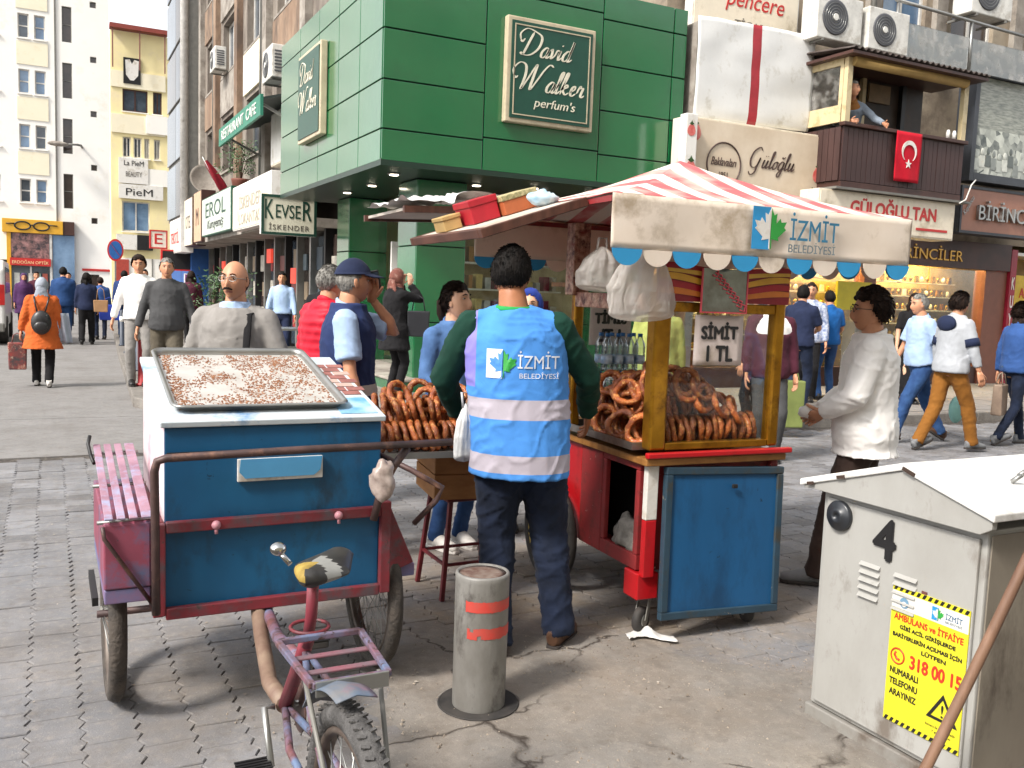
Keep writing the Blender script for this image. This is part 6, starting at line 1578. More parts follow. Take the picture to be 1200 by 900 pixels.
# fenders and slatted shelf
mb = MB(); mb.box(.148, .295, by0+.0, by1, .52, .745); fl = tp('fender', mb, M_tpk, None, .006)
mb = MB(); mb.box(.15, .293, by0+.004, by1, .47, .518); tp('fender_skirt', mb, mat('skirt_blue', '#56688f', .6, c2='#80607e', nscale=9), fl, .004)
mb = MB(); mb.add([(1.137, by0+.02, .46), (1.25, by0+.02, .5), (1.137, by0+.02, .76), (1.137, by1, .46), (1.25, by1, .5), (1.137, by1, .76)], [(0, 1, 2), (3, 5, 4), (0, 3, 4, 1), (1, 4, 5, 2), (2, 5, 3, 0)]); fr_ = tp('fender', mb, M_tr, None, .004)
mb = MB(); mb.box(1.16, 1.262, by0+.04, by1, .44, .49); tp('fender_skirt', mb, MATS['skirt_blue'], fr_, .004)
for i, x in enumerate((.152, .19, .228, .27)):
    mb = MB(); mb.bar((x+.012, by0-.01, .762), (x+.012-.004, by1-.02, .89), .026 if i < 3 else .034, .008); tp('slat', mb, M_tslat, None, .002)
for y, z in ((by0+.03, .757), (by0+.36, .812), (by1-.06, .873)):
    mb = MB(); mb.tube([(.13, y, z-.012), (.31, y, z-.008)], .007, 6); tp('shelf_bar', mb, M_alu)
mb = MB(); mb.tube([(.135, 3.92, .93), (.128, 3.9, .90), (.136, 3.86, .86), (.145, 3.8, .84)], .007, 6); tp('shelf_hook', mb, M_black)
mb = MB(); mb.tube([(.145, 3.19, .74), (.15, 3.185, .70), (.30, 3.18, .46)], .007, 6); tp('stay_wire', mb, M_pipe)
# front wheels
def twheel(c, r, tw, **k):
    w = spoked_wheel(TK, Vector(c)-TO, r, tw, spokes=32, rim_m=mat('rust_rim', '#6d645c', .5, c2='#4d3f37', nscale=9, metal=.4), **k); return w
M_tyre = mat('dusty_tyre', '#34302d', .85, c2='#4f4740', nscale=14, bump=.4, bscale=70)
twheel((.195, 3.56, .33), .33, .03, tyre_m=M_tyre); twheel((1.175, 3.5, .33), .33, .03, tyre_m=M_tyre)
mb = MB(); mb.tube([(.14, 3.53, .33), (1.23, 3.53, .33)], .014, 8); tp('front_axle', mb, M_pipe)
mb = MB(); mb.bar((.13, 3.4, .42), (.13, 3.75, .42), .02, .03); tp('wheel_bracket', mb, M_black)
# rear half: frame tubes, saddle, cranks, rack, wheel
RX = .60; BB = (RX, 2.55, .33); RW = (RX-.035, 1.76, .33)
mb = MB(); mb.tube([(.66, 3.35, .41), (.655, 3.22, .40), (.64, 3.08, .34), (.62, 2.85, .27), BB], .026, 10); tp('main_tube', mb, mat('tube_tan', '#6b5145', .6, c2='#84705f', nscale=8, dirt='#5c4338', damt=.4))
mb = MB(); mb.tube([(.69, 3.3, .40), (.685, 3.18, .38), (.655, 2.9, .40), (RX+.01, 2.38, .52)], .02, 10); tp('top_tube', mb, M_bfr)
mb = MB(); mb.tube([BB, (RX, 2.36, .55), (RX, 2.3, .63)], .02, 10); tp('seat_tube', mb, mat('tube_red', '#8a3542', .5, c2='#6a2a34', nscale=9, chips='#43302b', camt=.62))
mb = MB(); mb.tube([(RX, 2.31, .60), (RX, 2.27, .70), (RX, 2.255, .80)], .016, 10); sp = tp('seat_post', mb, MATS['tube_red'])
mb = MB(); mb.tube([(RX+.05*math.cos(a), 2.285+.05*math.sin(a), .66) for a in np.linspace(0, 2*math.pi, 17)[:-1]], .005, 6, closed=True); tp('wire_ring', mb, M_tr, sp)
for s in (-1, 1):
    mb = MB(); mb.tube([(RX, 2.33, .58), (RX+s*.045, 2.1, .52), (RX+s*.055, RW[1], .34)], .009, 8); tp('seat_stay', mb, M_bfr)
    mb = MB(); mb.tube([BB, (RX+s*.045, 2.3, .32), (RX+s*.055, RW[1], .33)], .011, 8); tp('chain_stay', mb, M_bfr)
twheel(RW, .33, .028, tyre_m=mat('grey_tyre', '#5d5b5a', .85, c2='#3b3938', nscale=18, bump=.5, bscale=90))
mb = MB()
for i in range(72):
    a = 2*math.pi*i/72
    for s in (-1, 1): mb.obox((RW[0]+s*.014, RW[1]+.328*math.cos(a+.02*s), RW[2]+.328*math.sin(a+.02*s)), (.018, .008, .005), Euler((a+math.pi/2, 0, s*.5)).to_matrix())
stuff(tp('tyre_tread', mb, MATS['grey_tyre']))
mb = MB()
def mg(u, v):
    a = D(40)+u*D(50); w_ = (v-.5)*.09; rr_ = .372-.012*abs(v-.5)*2
    return (RW[0]+w_, RW[1]+rr_*math.cos(a), RW[2]+rr_*math.sin(a))
mb.grid(mg, 16, 6); tp('mudguard', mb, mat('mudguard_blue', '#4d6076', .65, c2='#6a6a6c', nscale=9, dirt='#8a5560', damt=.35), None, solid=.003)
# rack
rc = [(.50, 2.21), (.715, 2.21), (.695, 1.93), (.515, 1.93)]; rz_ = .66
for i in range(4): mb = MB(); mb.bar(rc[i]+(rz_,), rc[(i+1) % 4]+(rz_,), .016, .016); tp('rack_bar', mb, M_bfr, None, .003)
for t in (.33, .66): 
    a = Vector(rc[0]).lerp(Vector(rc[3]), t); b_ = Vector(rc[1]).lerp(Vector(rc[2]), t); mb = MB(); mb.bar((a.x, a.y, rz_-.012), (b_.x, b_.y, rz_-.012), .022, .006); tp('rack_bar', mb, mat('rack_pink', '#84505a', .55, c2='#6a5a60', nscale=14, chips='#3d2c26', camt=.6), None, .002)
mb = MB(); mb.box(rc[3][0]+.004, rc[2][0]-.004, 1.915, 1.921, rz_-.025, rz_+.012); tp('rack_plate', mb, M_alu, None, .002)
for s in (-1, 1): mb = MB(); mb.tube([(RX+s*.088, 1.98, rz_-.01), (RX+s*.06, RW[1], .34)], .006, 6); tp('rack_strut', mb, M_fgrey)
# saddle: padded, patched with yellow and grey tape
sd = MB()
def sf(u, v):
    a = v*2*math.pi; t = u; wx = (.095*math.sin(min(1, t*1.5+.12)*math.pi*.5)*(1-.62*max(0, (t-.42)/.58)**.8)) if t < .985 else .012
    if t < .04: wx *= t/.04
    hz = .034*(1-.3*t)*(1 if .05 < t < .95 else .5)
    return (wx*math.cos(a), .17-.29*(1-t)+.0, hz*math.sin(a)*(1 if math.sin(a) > 0 else .75)+.012*(1-t)**2)
sd.grid(sf, 26, 20)
for q, f in enumerate(sd.f):
    c = [sum(sd.v[i][k] for i in f)/4 for k in range(3)]
    sd.m[q] = 1 if (c[1] < -.02 and c[0] < -.005 and c[2] > .008) else (2 if (-.035 < c[1]+c[0]*.8 < .035 and c[0] > -.03) else 0)
SMx = T(RX+.015, 2.23, .825) @ Euler((D(4), 0, D(-38))).to_matrix().to_4x4() @ Matrix.Scale(.86, 4); sd.v = [tuple(SMx @ Vector(p)) for p in sd.v]
tp('saddle', sd, [mat('saddle_black', '#1d1c1d', .45, c2='#34322f', nscale=9), mat('tape_yellow', '#a68c3f', .6, c2='#6e5a22', nscale=14), mat('tape_grey', '#8c8c88', .5)])
# cranks and pedals
for s, py, pz in ((-1, 2.42, .22), (1, 2.69, .45)):
    mb = MB(); mb.tube([(RX+s*.03, BB[1], BB[2]), (RX+s*.06, BB[1], BB[2]), (RX+s*.066, py, pz)], .01, 8); cr_ = tp('crank', mb, M_alu)
    px = RX+s*.115; mb = MB(); mb.box(px-.045, px+.045, py-.032, py+.032, pz-.012, pz+.012)
    pe = tp('pedal', mb, M_rub, None, .005)
    for k in range(5): mb = MB(); mb.box(px-.047, px+.047, py-.033+k*.0145, py-.026+k*.0145, pz+.0125, pz+.016); tp('tread_bar', mb, M_black, pe)
mb = MB(); mb.lathe([(.085, -.002), (.085, .002)], 32, T(RX+.04, BB[1], BB[2]) @ Matrix.Rotation(D(90), 4, 'Y')); tp('chainring', mb, M_pipe)
# bell and lever by the saddle
mb = MB(); mb.sphere((RX-.075, 2.33, .865), (.022, .022, .018), 12, 8); mb.tube([(RX-.075, 2.33, .86), (RX-.05, 2.3, .83)], .008, 6); tp('bell', mb, mat('chrome', '#c6c6c4', .15, metal=1.0, namt=.2))
# baking tray on the lid with sesame crumbs
TRM = LM @ T(.03, .06, .023)
TR = thing('baking_tray', 'large shiny baking tray with sesame crumbs on tricycle box', 'tray'); TR.matrix_world = TRM
TW, TL = .63, .75
M_tray = mat('tray_aluminium', '#dcdad6', .3, metal=.35, c2='#c6c3be', nscale=9, dirt='#9a6a48', damt=.22, dscale=7)
mb = MB()
def rrect(w, h, r, n=6): 
    out = []
    for cx_, cy_, a0 in ((w-r, h-r, 0), (r, h-r, 90), (r, r, 180), (w-r, r, 270)):
        for a in np.linspace(a0, a0+90, n): out.append((cx_+r*math.cos(D(a)), cy_+r*math.sin(D(a))))
    return out
o1 = rrect(TW, TL, .045); k = len(o1)
def ins(d, z): return [((x-TW/2)*(1-2*d/TW)+TW/2, (y-TL/2)*(1-2*d/TL)+TL/2, z) for x, y in o1]
vs = ins(.0, .024)+ins(.006, .03)+ins(.014, .024)+ins(.022, .004); mb.add(vs, [(r*k+i, r*k+(i+1) % k, (r+1)*k+(i+1) % k, (r+1)*k+i) for r in range(3) for i in range(k)], 0, True); part('rim', mb, M_alu, TR, solid=.002)
mb = MB(); mb.add(ins(.021, .004), [tuple(range(k))]); part('base', mb, M_tray, TR)
mb = MB(); rr2 = random.Random(5)
for i in range(7600):
    x, y = rr2.uniform(.03, TW-.03), rr2.uniform(.03, TL-.03); d_ = noise.noise(Vector((x*7, y*7, 3)))*.7+noise.noise(Vector((x*22, y*9, 3)))*.4
    edge = max(0, 1-x/.09)*1.3
    if d_+edge < rr2.uniform(-.45, .5)+(.25 if x < .3 and y > .2 else 0): continue
    s_ = rr2.uniform(.0018, .0042); a = rr2.uniform(0, 3.14); ca, sa = math.cos(a)*s_, math.sin(a)*s_
    mb.add([(x+ca*1.6, y+sa*1.6, .0045), (x-sa, y+ca, .0045), (x-ca*1.6, y-sa*1.6, .0045), (x+sa, y-ca, .0045), (x, y, .0045+s_)], [(0, 1, 4), (1, 2, 4), (2, 3, 4), (3, 0, 4)])
stuff(part('sesame_crumbs', mb, mat('sesame', '#9a6a45', .7, c2='#6e3f24', nscale=60), TR))
# crumpled bag on the rail
r = thing('plastic_bag', 'crumpled dirty plastic bag tied by tricycle push bar', 'bag', (1.075, 3.10, .86))
mb = MB(); mb.sphere((0, 0, 0), (.045, .04, .075), 24, 16); mb.v = [tuple(Vector(p)*(1+.3*noise.noise(Vector(p)*28)+.15*noise.noise(Vector(p)*60))) for p in mb.v]; part('film', mb, mat('bag_dirty', '#b9aaa2', .4, c2='#8f7f78', nscale=20), r)
# ---- stool, crate and bread tray between tricycle and cart
M_st = mat('stool_red', '#6f2027', .45, c2='#4f161c', nscale=8)
S = thing('stool', 'dark red metal stool carrying the wooden crate', 'stool', (1.93, 4.25, 0))
for (x, y) in ((-1, -1), (1, -1), (1, 1), (-1, 1)):
    mb = MB(); mb.bar((x*.19, y*.17, 0), (x*.14, y*.13, .5), .024, .024); part('leg', mb, M_st, S, bevel=.004)
for a, b_ in (((-.17, -.155), (.17, -.155)), ((.17, -.155), (.17, .155)), ((.17, .155), (-.17, .155)), ((-.17, .155), (-.17, -.155))):
    mb = MB(); mb.bar(a+(.18,), b_+(.18,), .014, .014); part('stretcher', mb, M_st, S)
mb = MB(); mb.box(-.17, .17, -.16, .16, .5, .52); part('seat', mb, M_st, S, bevel=.008)
S = thing('wooden_crate', 'tan plywood crate standing on the red stool', 'crate', (1.93, 4.25, .521), D(-8))
M_ply = mat('plywood', '#a8784a', .65, c2='#8f6238', nscale=5, stretch=(1, 1, 3))
for (x0, x1, y0, y1) in ((-.22, .22, -.2, -.188), (-.22, .22, .188, .2), (-.22, -.208, -.187, .187), (.208, .22, -.187, .187)):
    for (z0, z1) in ((0, .125), (.13, .25)): mb = MB(); mb.box(x0, x1, y0, y1, z0, z1); part('plank', mb, M_ply, S, bevel=.003)
mb = MB(); mb.box(-.2, .2, -.18, .18, 0, .01); part('bottom', mb, M_ply, S)
S = thing('bread_tray', 'flat board tray of bread rings on the plywood crate', 'tray', (1.66, 4.2, .775), D(-6))
mb = MB(); mb.box(-.34, .34, -.32, .32, 0, .012); part('base', mb, M_cwhite, S, bevel=.003)
for (x0, x1, y0, y1) in ((-.34, .34, -.332, -.321), (-.34, .34, .321, .332), (-.352, -.341, -.332, .332), (.341, .352, -.332, .332)): mb = MB(); mb.box(x0, x1, y0, y1, 0, .03); part('rim', mb, M_alu, S)
for k in range(4):
    for i in range(15): simit((1.37+i*.0385, 3.98+k*.145+U(-.006, .006), .868+U(-.003, .004)), (1, -.2+U(-.15, .15), .15+U(-.1, .2)), L3, G3)
for k in range(2):
    for i in range(10): simit((1.42+i*.045, 4.06+k*.15, .968+U(-.004, .01)), (1, -.3+U(-.3, .2), .3), L3, G3)
pts_ = []
while len(pts_) < 9:
    p_ = Vector((U(1.46, 1.9), U(4.02, 4.3), 1.02+U(-.01, .03)))
    if all((p_-q_).length > .08 for q_ in pts_): pts_.append(p_); simit(p_, (U(-.6, .8), -.8, U(.3, .9)), L3, G3)
# ---------------------------------------------------------------- bollard, cabinet, small street things
M_bol = mat('bollard_grey', '#82807c', .5, c2='#6b6863', nscale=7, dirt='#3d3733', damt=.32, dscale=9, stretch=(1, 1, .5), bump=.08, bscale=60)
S = thing('bollard', 'short grey steel bollard with worn red stripes in a floor ring', 'bollard', (1.425, 2.96, 0))
mb = MB(); mb.lathe([(.098, .0), (.1, .02), (.101, .5), (.102, .515), (.098, .522), (.09, .522), (.088, .512), (.001, .506)], 40); part('post', mb, M_bol, S)
mb = MB(); mb.lathe([(.0895, .516), (.06, .5165), (.001, .514)], 30); part('rusty_top', mb, mat('rust_top', '#55392f', .85, c2='#77695f', nscale=22), S)
def band(z0, z1, a0, a1, m, rag, seed, nm):
    mb = MB(); NA = 60
    def f(u, v):
        a = a0+(a1-a0)*u; zz = z0+(z1-z0)*v+rag*noise.noise(Vector((a*9, v*3, seed))); return (.1022*math.cos(a), .1022*math.sin(a), zz)
    mb.grid(f, NA, 3)
    keep = [i for i, fc in enumerate(mb.f) if noise.noise(Vector((fc[0]*.13, seed, 1))) > -.62]
    mb.f = [mb.f[i] for i in keep]; mb.m = [0]*len(keep); mb.sm = [True]*len(keep); part(nm, mb, m, S)
M_rs = mat('stripe_red', '#c0382f', .55, c2='#a84a40', nscale=14)
band(.395, .435, D(-150), D(-35), M_rs, .004, 1.0, 'red_stripe'); band(.295, .335, D(-145), D(-25), M_rs, .004, 2.5, 'red_stripe')
mb = MB(); mb.lathe([(.104, .006), (.155, .012), (.165, .010), (.172, .0)], 44); part('floor_ring', mb, mat('ring_iron', '#55504c', .6, c2='#8a837c', nscale=9), S)
mb = MB(); mb.lathe([(.145, .0125), (.150, .018), (.155, .0135)], 44); part('ring_lip', mb, M_rub, S)
# ---- electrical cabinet (number 4)
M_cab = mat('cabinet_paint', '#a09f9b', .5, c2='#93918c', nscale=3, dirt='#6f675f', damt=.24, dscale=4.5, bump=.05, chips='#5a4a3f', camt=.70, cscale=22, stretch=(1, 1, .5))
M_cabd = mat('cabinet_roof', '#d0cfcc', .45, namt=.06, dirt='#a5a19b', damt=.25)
CX, CY0, CY1, CZ = 2.55, 1.74, 2.40, .885
K2 = thing('electrical_cabinet', 'grey metal electrical cabinet with number 4 and yellow notice', 'cabinet', (CX, CY1, 0), FX)
W_ = CY1-CY0     # local x 0 (far) .. W (near) ; local y into the cabinet
mb = MB(); mb.box(0, W_, .0, .9, .06, CZ); part('body', mb, M_cab, K2, bevel=.006)
mb = MB(); mb.box(-.015, W_+.012, -.012, .91, 0, .055); part('plinth', mb, mat('plinth', '#8c8983', .7, dirt='#5d534a', damt=.5), K2, bevel=.006)
mb = MB(); mb.box(W_+.0005, W_+.006, .012, .89, .075, CZ-.015); part('side_panel', mb, mat('cabinet_side', '#7f776b', .6, c2='#6b6156', nscale=2.5, dirt='#51483f', damt=.4, dscale=4, stretch=(1, 1, .4)), K2, bevel=.002, label='darker brownish side panel')  # near side panel in a darker, browner colour than the body
mb = MB(); mb.box(.025, W_-.02, -.014, -.001, .08, CZ-.03); dr = part('door', mb, M_cab, K2, bevel=.004)
# gable roof with a folded lip
prof = [(-.075, .905), (.37, 1.045), (W_+.05, .95), (W_+.05, .925), (.37, 1.02), (-.075, .88)]
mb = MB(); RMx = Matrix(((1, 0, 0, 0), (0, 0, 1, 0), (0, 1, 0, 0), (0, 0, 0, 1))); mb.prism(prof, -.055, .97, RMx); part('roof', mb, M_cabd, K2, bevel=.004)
mb = MB(); mb.prism([(-.06, .892), (.37, 1.018), (W_+.038, .925), (W_+.038, .90), (W_+.0, CZ-.008), (.0, CZ-.008), (-.06, .875)], -.046, -.02, RMx); part('gable', mb, M_cab, K2, bevel=.003)
for x, z, w_ in ((-.02, .905, .03), (.12, .955, .035), (.40, 1.028, .05)): mb = MB(); mb.obox((x, -.057, z-.006), (w_, .006, .012), Euler((0, -.25 if x < .37 else .3, 0)).to_matrix()); part('rust_chip', mb, mat('rust_chip', '#3b2b22', .9), K2)
for (x, y) in ((.55, .25), (.5, .35)):
    mb = MB(); mb.tube([(x, y, 1.0), (x+.02, y+.02, 1.025)], .008, 6); part('roof_bolt', mb, M_alu, K2)
lk = MB(); lk.lathe([(.055, 0), (.055, .012), (.05, .018), (.03, .02), (.028, .026), (.012, .028), (.011, .02), (.001, .02)], 32, T(.095, -.015, .80) @ Matrix.Rotation(D(90), 4, 'X')); part('lock_disc', lk, mat('lock_black', '#2b2e33', .35), K2)
letters('4', M_black, K2, (.295, -.0185, .765), fit=(.085, .135), extrude=.001, heavy=.006, name='number')
for (x0, x1) in ((.20, .285), (.345, .435)):
    for k_ in range(5):
        mb = MB(); z = .665-k_*.028; mb.add([(x0, -.0145, z), (x1, -.0145, z), (x1, -.026, z-.012), (x0, -.026, z-.012), (x1, -.0145, z-.014), (x0, -.0145, z-.014)], [(0, 3, 2, 1), (3, 5, 4, 2), (0, 5, 3), (1, 2, 4)]); part('louvre', mb, M_cab, dr)
mb = MB(); mb.box(.455, .475, -.018, -.0145, .585, .635); part('rust_plate', mb, mat('rust_plate', '#6a4038', .8), K2)
# notice
N_ = thing('notice', 'yellow warning notice with red phone number on the cabinet', 'notice', (CX-.0155, CY1-.49, .39), FX)
M_ny = mat('notice_yellow', '#cfc528', .5, namt=.06, nscale=5); M_nw = mat('notice_white', '#d8d6d0', .5); M_nr = mat('notice_red', '#c8361f', .5)
w2, h2 = .145, .235
SK = Matrix(((1, 0, 0, 0), (0, 1, 0, 0), (0, 0, 1, 0), (0, 0, 0, 1)))
mb = MB(); mb.box(-w2, w2, -.003, 0, -h2, h2); sh_ = part('sheet', mb, M_ny, N_)
mb = MB(); mb.box(-w2+.001, w2-.001, -.0042, -.0031, h2-.075, h2-.018); part('white_header', mb, M_nw, sh_)
for zz in (h2-.016, -h2):
    for i in range(13):
        x = -w2+.004+i*.0222; mb = MB(); mb.prism([(x, zz+.001), (x+.011, zz+.001), (x+.0185, zz+.0155), (x+.0075, zz+.0155)], .0032, .0042, XZ); part('hazard_stripe', mb, M_black, sh_)
logo(sh_, .035, h2-.047, -.0045, .042, M_lb, M_nw, M_lg)
letters('İZMİT', M_tb, sh_, (.092, -.0048, h2-.041), fit=(.06, .024), extrude=.0004); letters('BELEDİYESİ', M_tg, sh_, (.092, -.0048, h2-.061), fit=(.06, .009), extrude=.0004)
mb = MB(); mb.lathe([(.018, 0), (.018, .001)], 24, T(-.095, -.0043, h2-.052) @ Matrix.Rotation(D(90), 4, 'X')); part('round_seal', mb, mat('seal_blue', '#6f93ad', .5), sh_)
mb = MB(); mb.lathe([(.009, 0), (.009, .001)], 20, T(-.095, -.0055, h2-.056) @ Matrix.Rotation(D(90), 4, 'X')); part('seal_centre', mb, M_nw, sh_)
tx = [('AMBULANS ve İTFAİYE', M_nr, 0, .135, .26, .028), ('GİBİ ACİL GİRİŞLERDE', M_black, 0, .100, .21, .02), ('BARİYERLERİN AÇILMASI İÇİN', M_black, 0, .070, .26, .02), ('LÜTFEN', M_black, .03, .043, .09, .016),
      ('318 00 15', M_nr, .04, -.005, .19, .043), ('NUMARALI', M_black, -.075, -.055, .11, .021), ('TELEFONU', M_black, -.075, -.092, .11, .021), ('ARAYINIZ', M_black, -.075, -.129, .105, .021)]
for s_, m_, x, z, w_, h_ in tx: letters(s_, m_, sh_, (x, -.0036, z), fit=(w_, h_), extrude=.0004, heavy=.0006 if h_ < .03 else .0018)
mb = MB(); mb.tube([(-.105+.026*math.cos(a), -.004, -.003+.026*math.sin(a)) for a in np.linspace(0, 2*math.pi, 25)[:-1]], .0028, 5, closed=True); part('phone_ring', mb, M_nr, sh_)
mb = MB(); mb.tube([(-.113, -.004, .010), (-.117, -.004, .0), (-.108, -.004, -.012), (-.096, -.004, -.014)], .004, 6); part('phone_mark', mb, M_nr, sh_)
mb = MB(); tri = [(.02, -.155), (.135, -.155), (.0775, -.062)]; tri2 = [(.038, -.145), (.117, -.145), (.0775, -.081)]
mb.add([(x, -.0044, z) for x, z in tri]+[(x, -.0044, z) for x, z in tri2], [(0, 1, 4, 3), (1, 2, 5, 4), (2, 0, 3, 5)]); part('warning_triangle', mb, M_black, sh_)
letters('!', M_black, sh_, (.0775, -.0036, -.12), fit=(.009, .042), extrude=.0004); letters('kamera ile izlenmektedir', M_black, sh_, (.075, -.0036, -.18), fit=(.11, .008), extrude=.0003); letters('7 gün 24 saat', M_black, sh_, (.08, -.0036, -.197), fit=(.07, .008), extrude=.0003)
# wooden pole leaning on the cabinet
P_ = thing('wooden_pole', 'long brown wooden pole leaning across the cabinet corner', 'pole', (2.07, 1.80, 0))
a_, b_ = Vector((2.275, 1.70, .165)), Vector((2.50, 1.61, .775)); d_ = (b_-a_)/(b_.z-a_.z)
p0 = a_-d_*(a_.z-.012); p1 = b_+d_*.75
mb = MB(); P_.location = (p0.x, p0.y, 0)
mb.tube([Vector((0, 0, .012))+(p1-p0)*t+Vector((.004*math.sin(t*9), .004*math.cos(t*7), 0)) for t in np.linspace(0, 1, 14)], [.0165-.002*t for t in np.linspace(0, 1, 14)], 12); part('shaft', mb, mat('pole_wood', '#7d5f4b', .6, c2='#64493a', nscale=10, stretch=(1, 1, .15), dirt='#8a6a55', damt=.3, dscale=9), P_)
# litter
r = thing('crumpled_napkin', 'crumpled white napkin on the ground before the cart wheel', 'litter', (2.44, 3.27, .003), D(-20))
mb = MB()
def nf(u, v):
    x = -.11+u*.22; y = -.035+v*.07+.03*math.sin(u*5); return (x, y, .008+.012*abs(noise.noise(Vector((x*20, y*25, 1))))+.03*math.exp(-((u-.5)/.12)**2)*(v))
mb.grid(nf, 30, 10); part('paper', mb, mat('napkin', '#d9d6d2', .8), r, solid=.001)
mb = MB(); rr3 = random.Random(9)
for i in range(160):
    x, y = rr3.uniform(-.8, 3.8), rr3.uniform(2.2, 6.5); s_ = rr3.uniform(.003, .011); z = .012 if inside(x, y, PATCH) else .002
    a = rr3.uniform(0, 6.3); mb.add([(x+s_*math.cos(a+t)*rr3.uniform(.5, 1.2), y+s_*math.sin(a+t), z+rr3.uniform(0, .002)) for t in (0, 1.5, 3, 4.6)], [(0, 1, 2, 3)])
stuff(part('litter_bits', mb, mat('litter', '#b5aca0', .8, c2='#6b6259', nscale=2)))
mb = MB()
for i in range(5200):
    x, y = rr3.gauss(2.2, .75), rr3.gauss(3.0, .7)
    if noise.noise(Vector((x*2.2, y*2.2, 4))) < rr3.uniform(-.5, .35): continue
    s_ = abs(rr3.gauss(0, .0028))+.0012; z = .011 if inside(x, y, PATCH) else 0.0
    a = rr3.uniform(0, 6.3); mb.add([(x+s_*math.cos(a+t), y+s_*math.sin(a+t), z) for t in (0, 2.1, 4.2)]+[(x, y, z+s_*.9)], [(0, 1, 3), (1, 2, 3), (2, 0, 3)])
stuff(part('grit', mb, mat('grit', '#5f554b', .9, c2='#a09486', nscale=3)))
if 0: stuff(part('litter_bits', mb, mat('litter', '#b5aca0', .8, c2='#6b6259', nscale=2)))
# far side: red and dark kerb posts, planters with shrubs, cafe table, parked van, lamp
def kpost(label, x, y, h, r_, m, z=.12):
    r = thing('kerb_post', label, 'bollard', (x, y, z)); mb = MB(); mb.lathe([(r_*1.4, 0), (r_*1.4, .03), (r_, .035), (r_, h), (r_*.6, h+.03), (.001, h+.035)], 16); part('post', mb, m, r)
    mb = MB(); mb.lathe([(r_*1.03, h*.7), (r_*1.03, h*.85)], 16); part('band', mb, M_white, r)
M_pr = mat('post_red', '#a82a2e', .5); M_pd = mat('post_dark', '#3a4250', .5)
kpost('red kerb post beside the walking grey haired man', 1.12, 13.3, .9, .06, M_pr); kpost('short red post right of the grey haired man', 1.95, 13.6, .55, .06, M_pr)
for i, y in enumerate((15.5, 17.4, 19.3, 21.5)): kpost('dark kerb post in the row, %s from the camera' % ('nearest', 'second', 'third', 'farthest')[i], 1.1+.05*i+.15, y, .75, .05, M_pd)
def shrub(label, x, y, w, h, n, seed, z=.12):
    r = thing('potted_shrub', label, 'plant', (x, y, z)); rq = random.Random(seed)
    mb = MB(); mb.lathe([(.18, 0), (.24, .32), (.25, .36), (.21, .36), (.001, .33)], 20); part('pot', mb, mat('terracotta', '#7a4436', .7, namt=.2), r)
    mb = MB(); st = []
    for i in range(7):
        a = rq.uniform(0, 6.3); e = Vector((math.cos(a)*w*.35*rq.random(), math.sin(a)*w*.35*rq.random(), h*rq.uniform(.6, .95))); mb.tube([(0, 0, .33), e*.5+Vector((0, 0, .2)), e], [.015, .01, .004], 6)
    part('stem', mb, mat('stem_brown', '#4d3a2a', .8), r)
    mb = MB()
    for i in range(n):
        p = Vector((rq.gauss(0, .3)*w, rq.gauss(0, .3)*w, h*rq.uniform(.38, 1.0))); q = Vector((rq.uniform(-1, 1), rq.uniform(-1, 1), rq.uniform(-.4, .9))).normalized(); t = q.orthogonal().normalized(); s_ = rq.uniform(.03, .06)
        mb.add([p, p+q*s_+t*s_*.4, p+q*s_*2.2, p+q*s_-t*s_*.4], [(0, 1, 2, 3)])
    stuff(part('foliage', mb, M_leaf, r))
shrub('leafy green potted shrub by the shop row, nearest the viewer', 3.2, 18.6, .75, 1.7, 520, 2)
shrub('second leafy potted shrub along the shop row', 3.35, 21.5, .7, 1.6, 420, 3)
shrub('bushy potted plant high on the old block ledge', 4.45, 24.5, .9, 1.3, 500, 4, 3.9)
for i, (x, y) in enumerate(((2.35, 15.2), (3.0, 14.6))):
    r = thing('planter_box', ('reddish brown planter box near the bald man', 'reddish brown planter box nearer the cafe table')[i], 'planter', (x, y, .12)); mb = MB(); mb.box(-.4, .4, -.16, .16, 0, .3); part('box', mb, mat('planter_brown', '#6a3b32', .7), r, bevel=.01)
    mb = MB(); rq = random.Random(i)
    for k_ in range(60):
        p = Vector((rq.uniform(-.36, .36), rq.uniform(-.13, .13), .3)); q = Vector((rq.uniform(-.5, .5), rq.uniform(-.5, .5), 1)); mb.add([p, p+q*.07+Vector((.02, 0, 0)), p+q*.15, p+q*.07-Vector((.02, 0, 0))], [(0, 1, 2, 3)])
    stuff(part('foliage', mb, M_leaf, r))
r = thing('cafe_table', 'grey metal frame table on the pavement by the pale shirted man', 'table', (3.55, 14.9, .12))
mb = MB(); mb.box(-.45, .45, -.35, .35, .72, .75); part('tabletop', mb, M_alu, r)
for (x, y) in ((-.42, -.32), (.42, -.32), (.42, .32), (-.42, .32)): mb = MB(); mb.bar((x, y, 0), (x, y, .72), .04, .04); part('leg', mb, M_fgrey, r)
for z in (.2, .45): mb = MB(); mb.bar((-.4, -.32, z), (.4, -.32, z), .03, .03); part('stretcher', mb, M_fgrey, r)
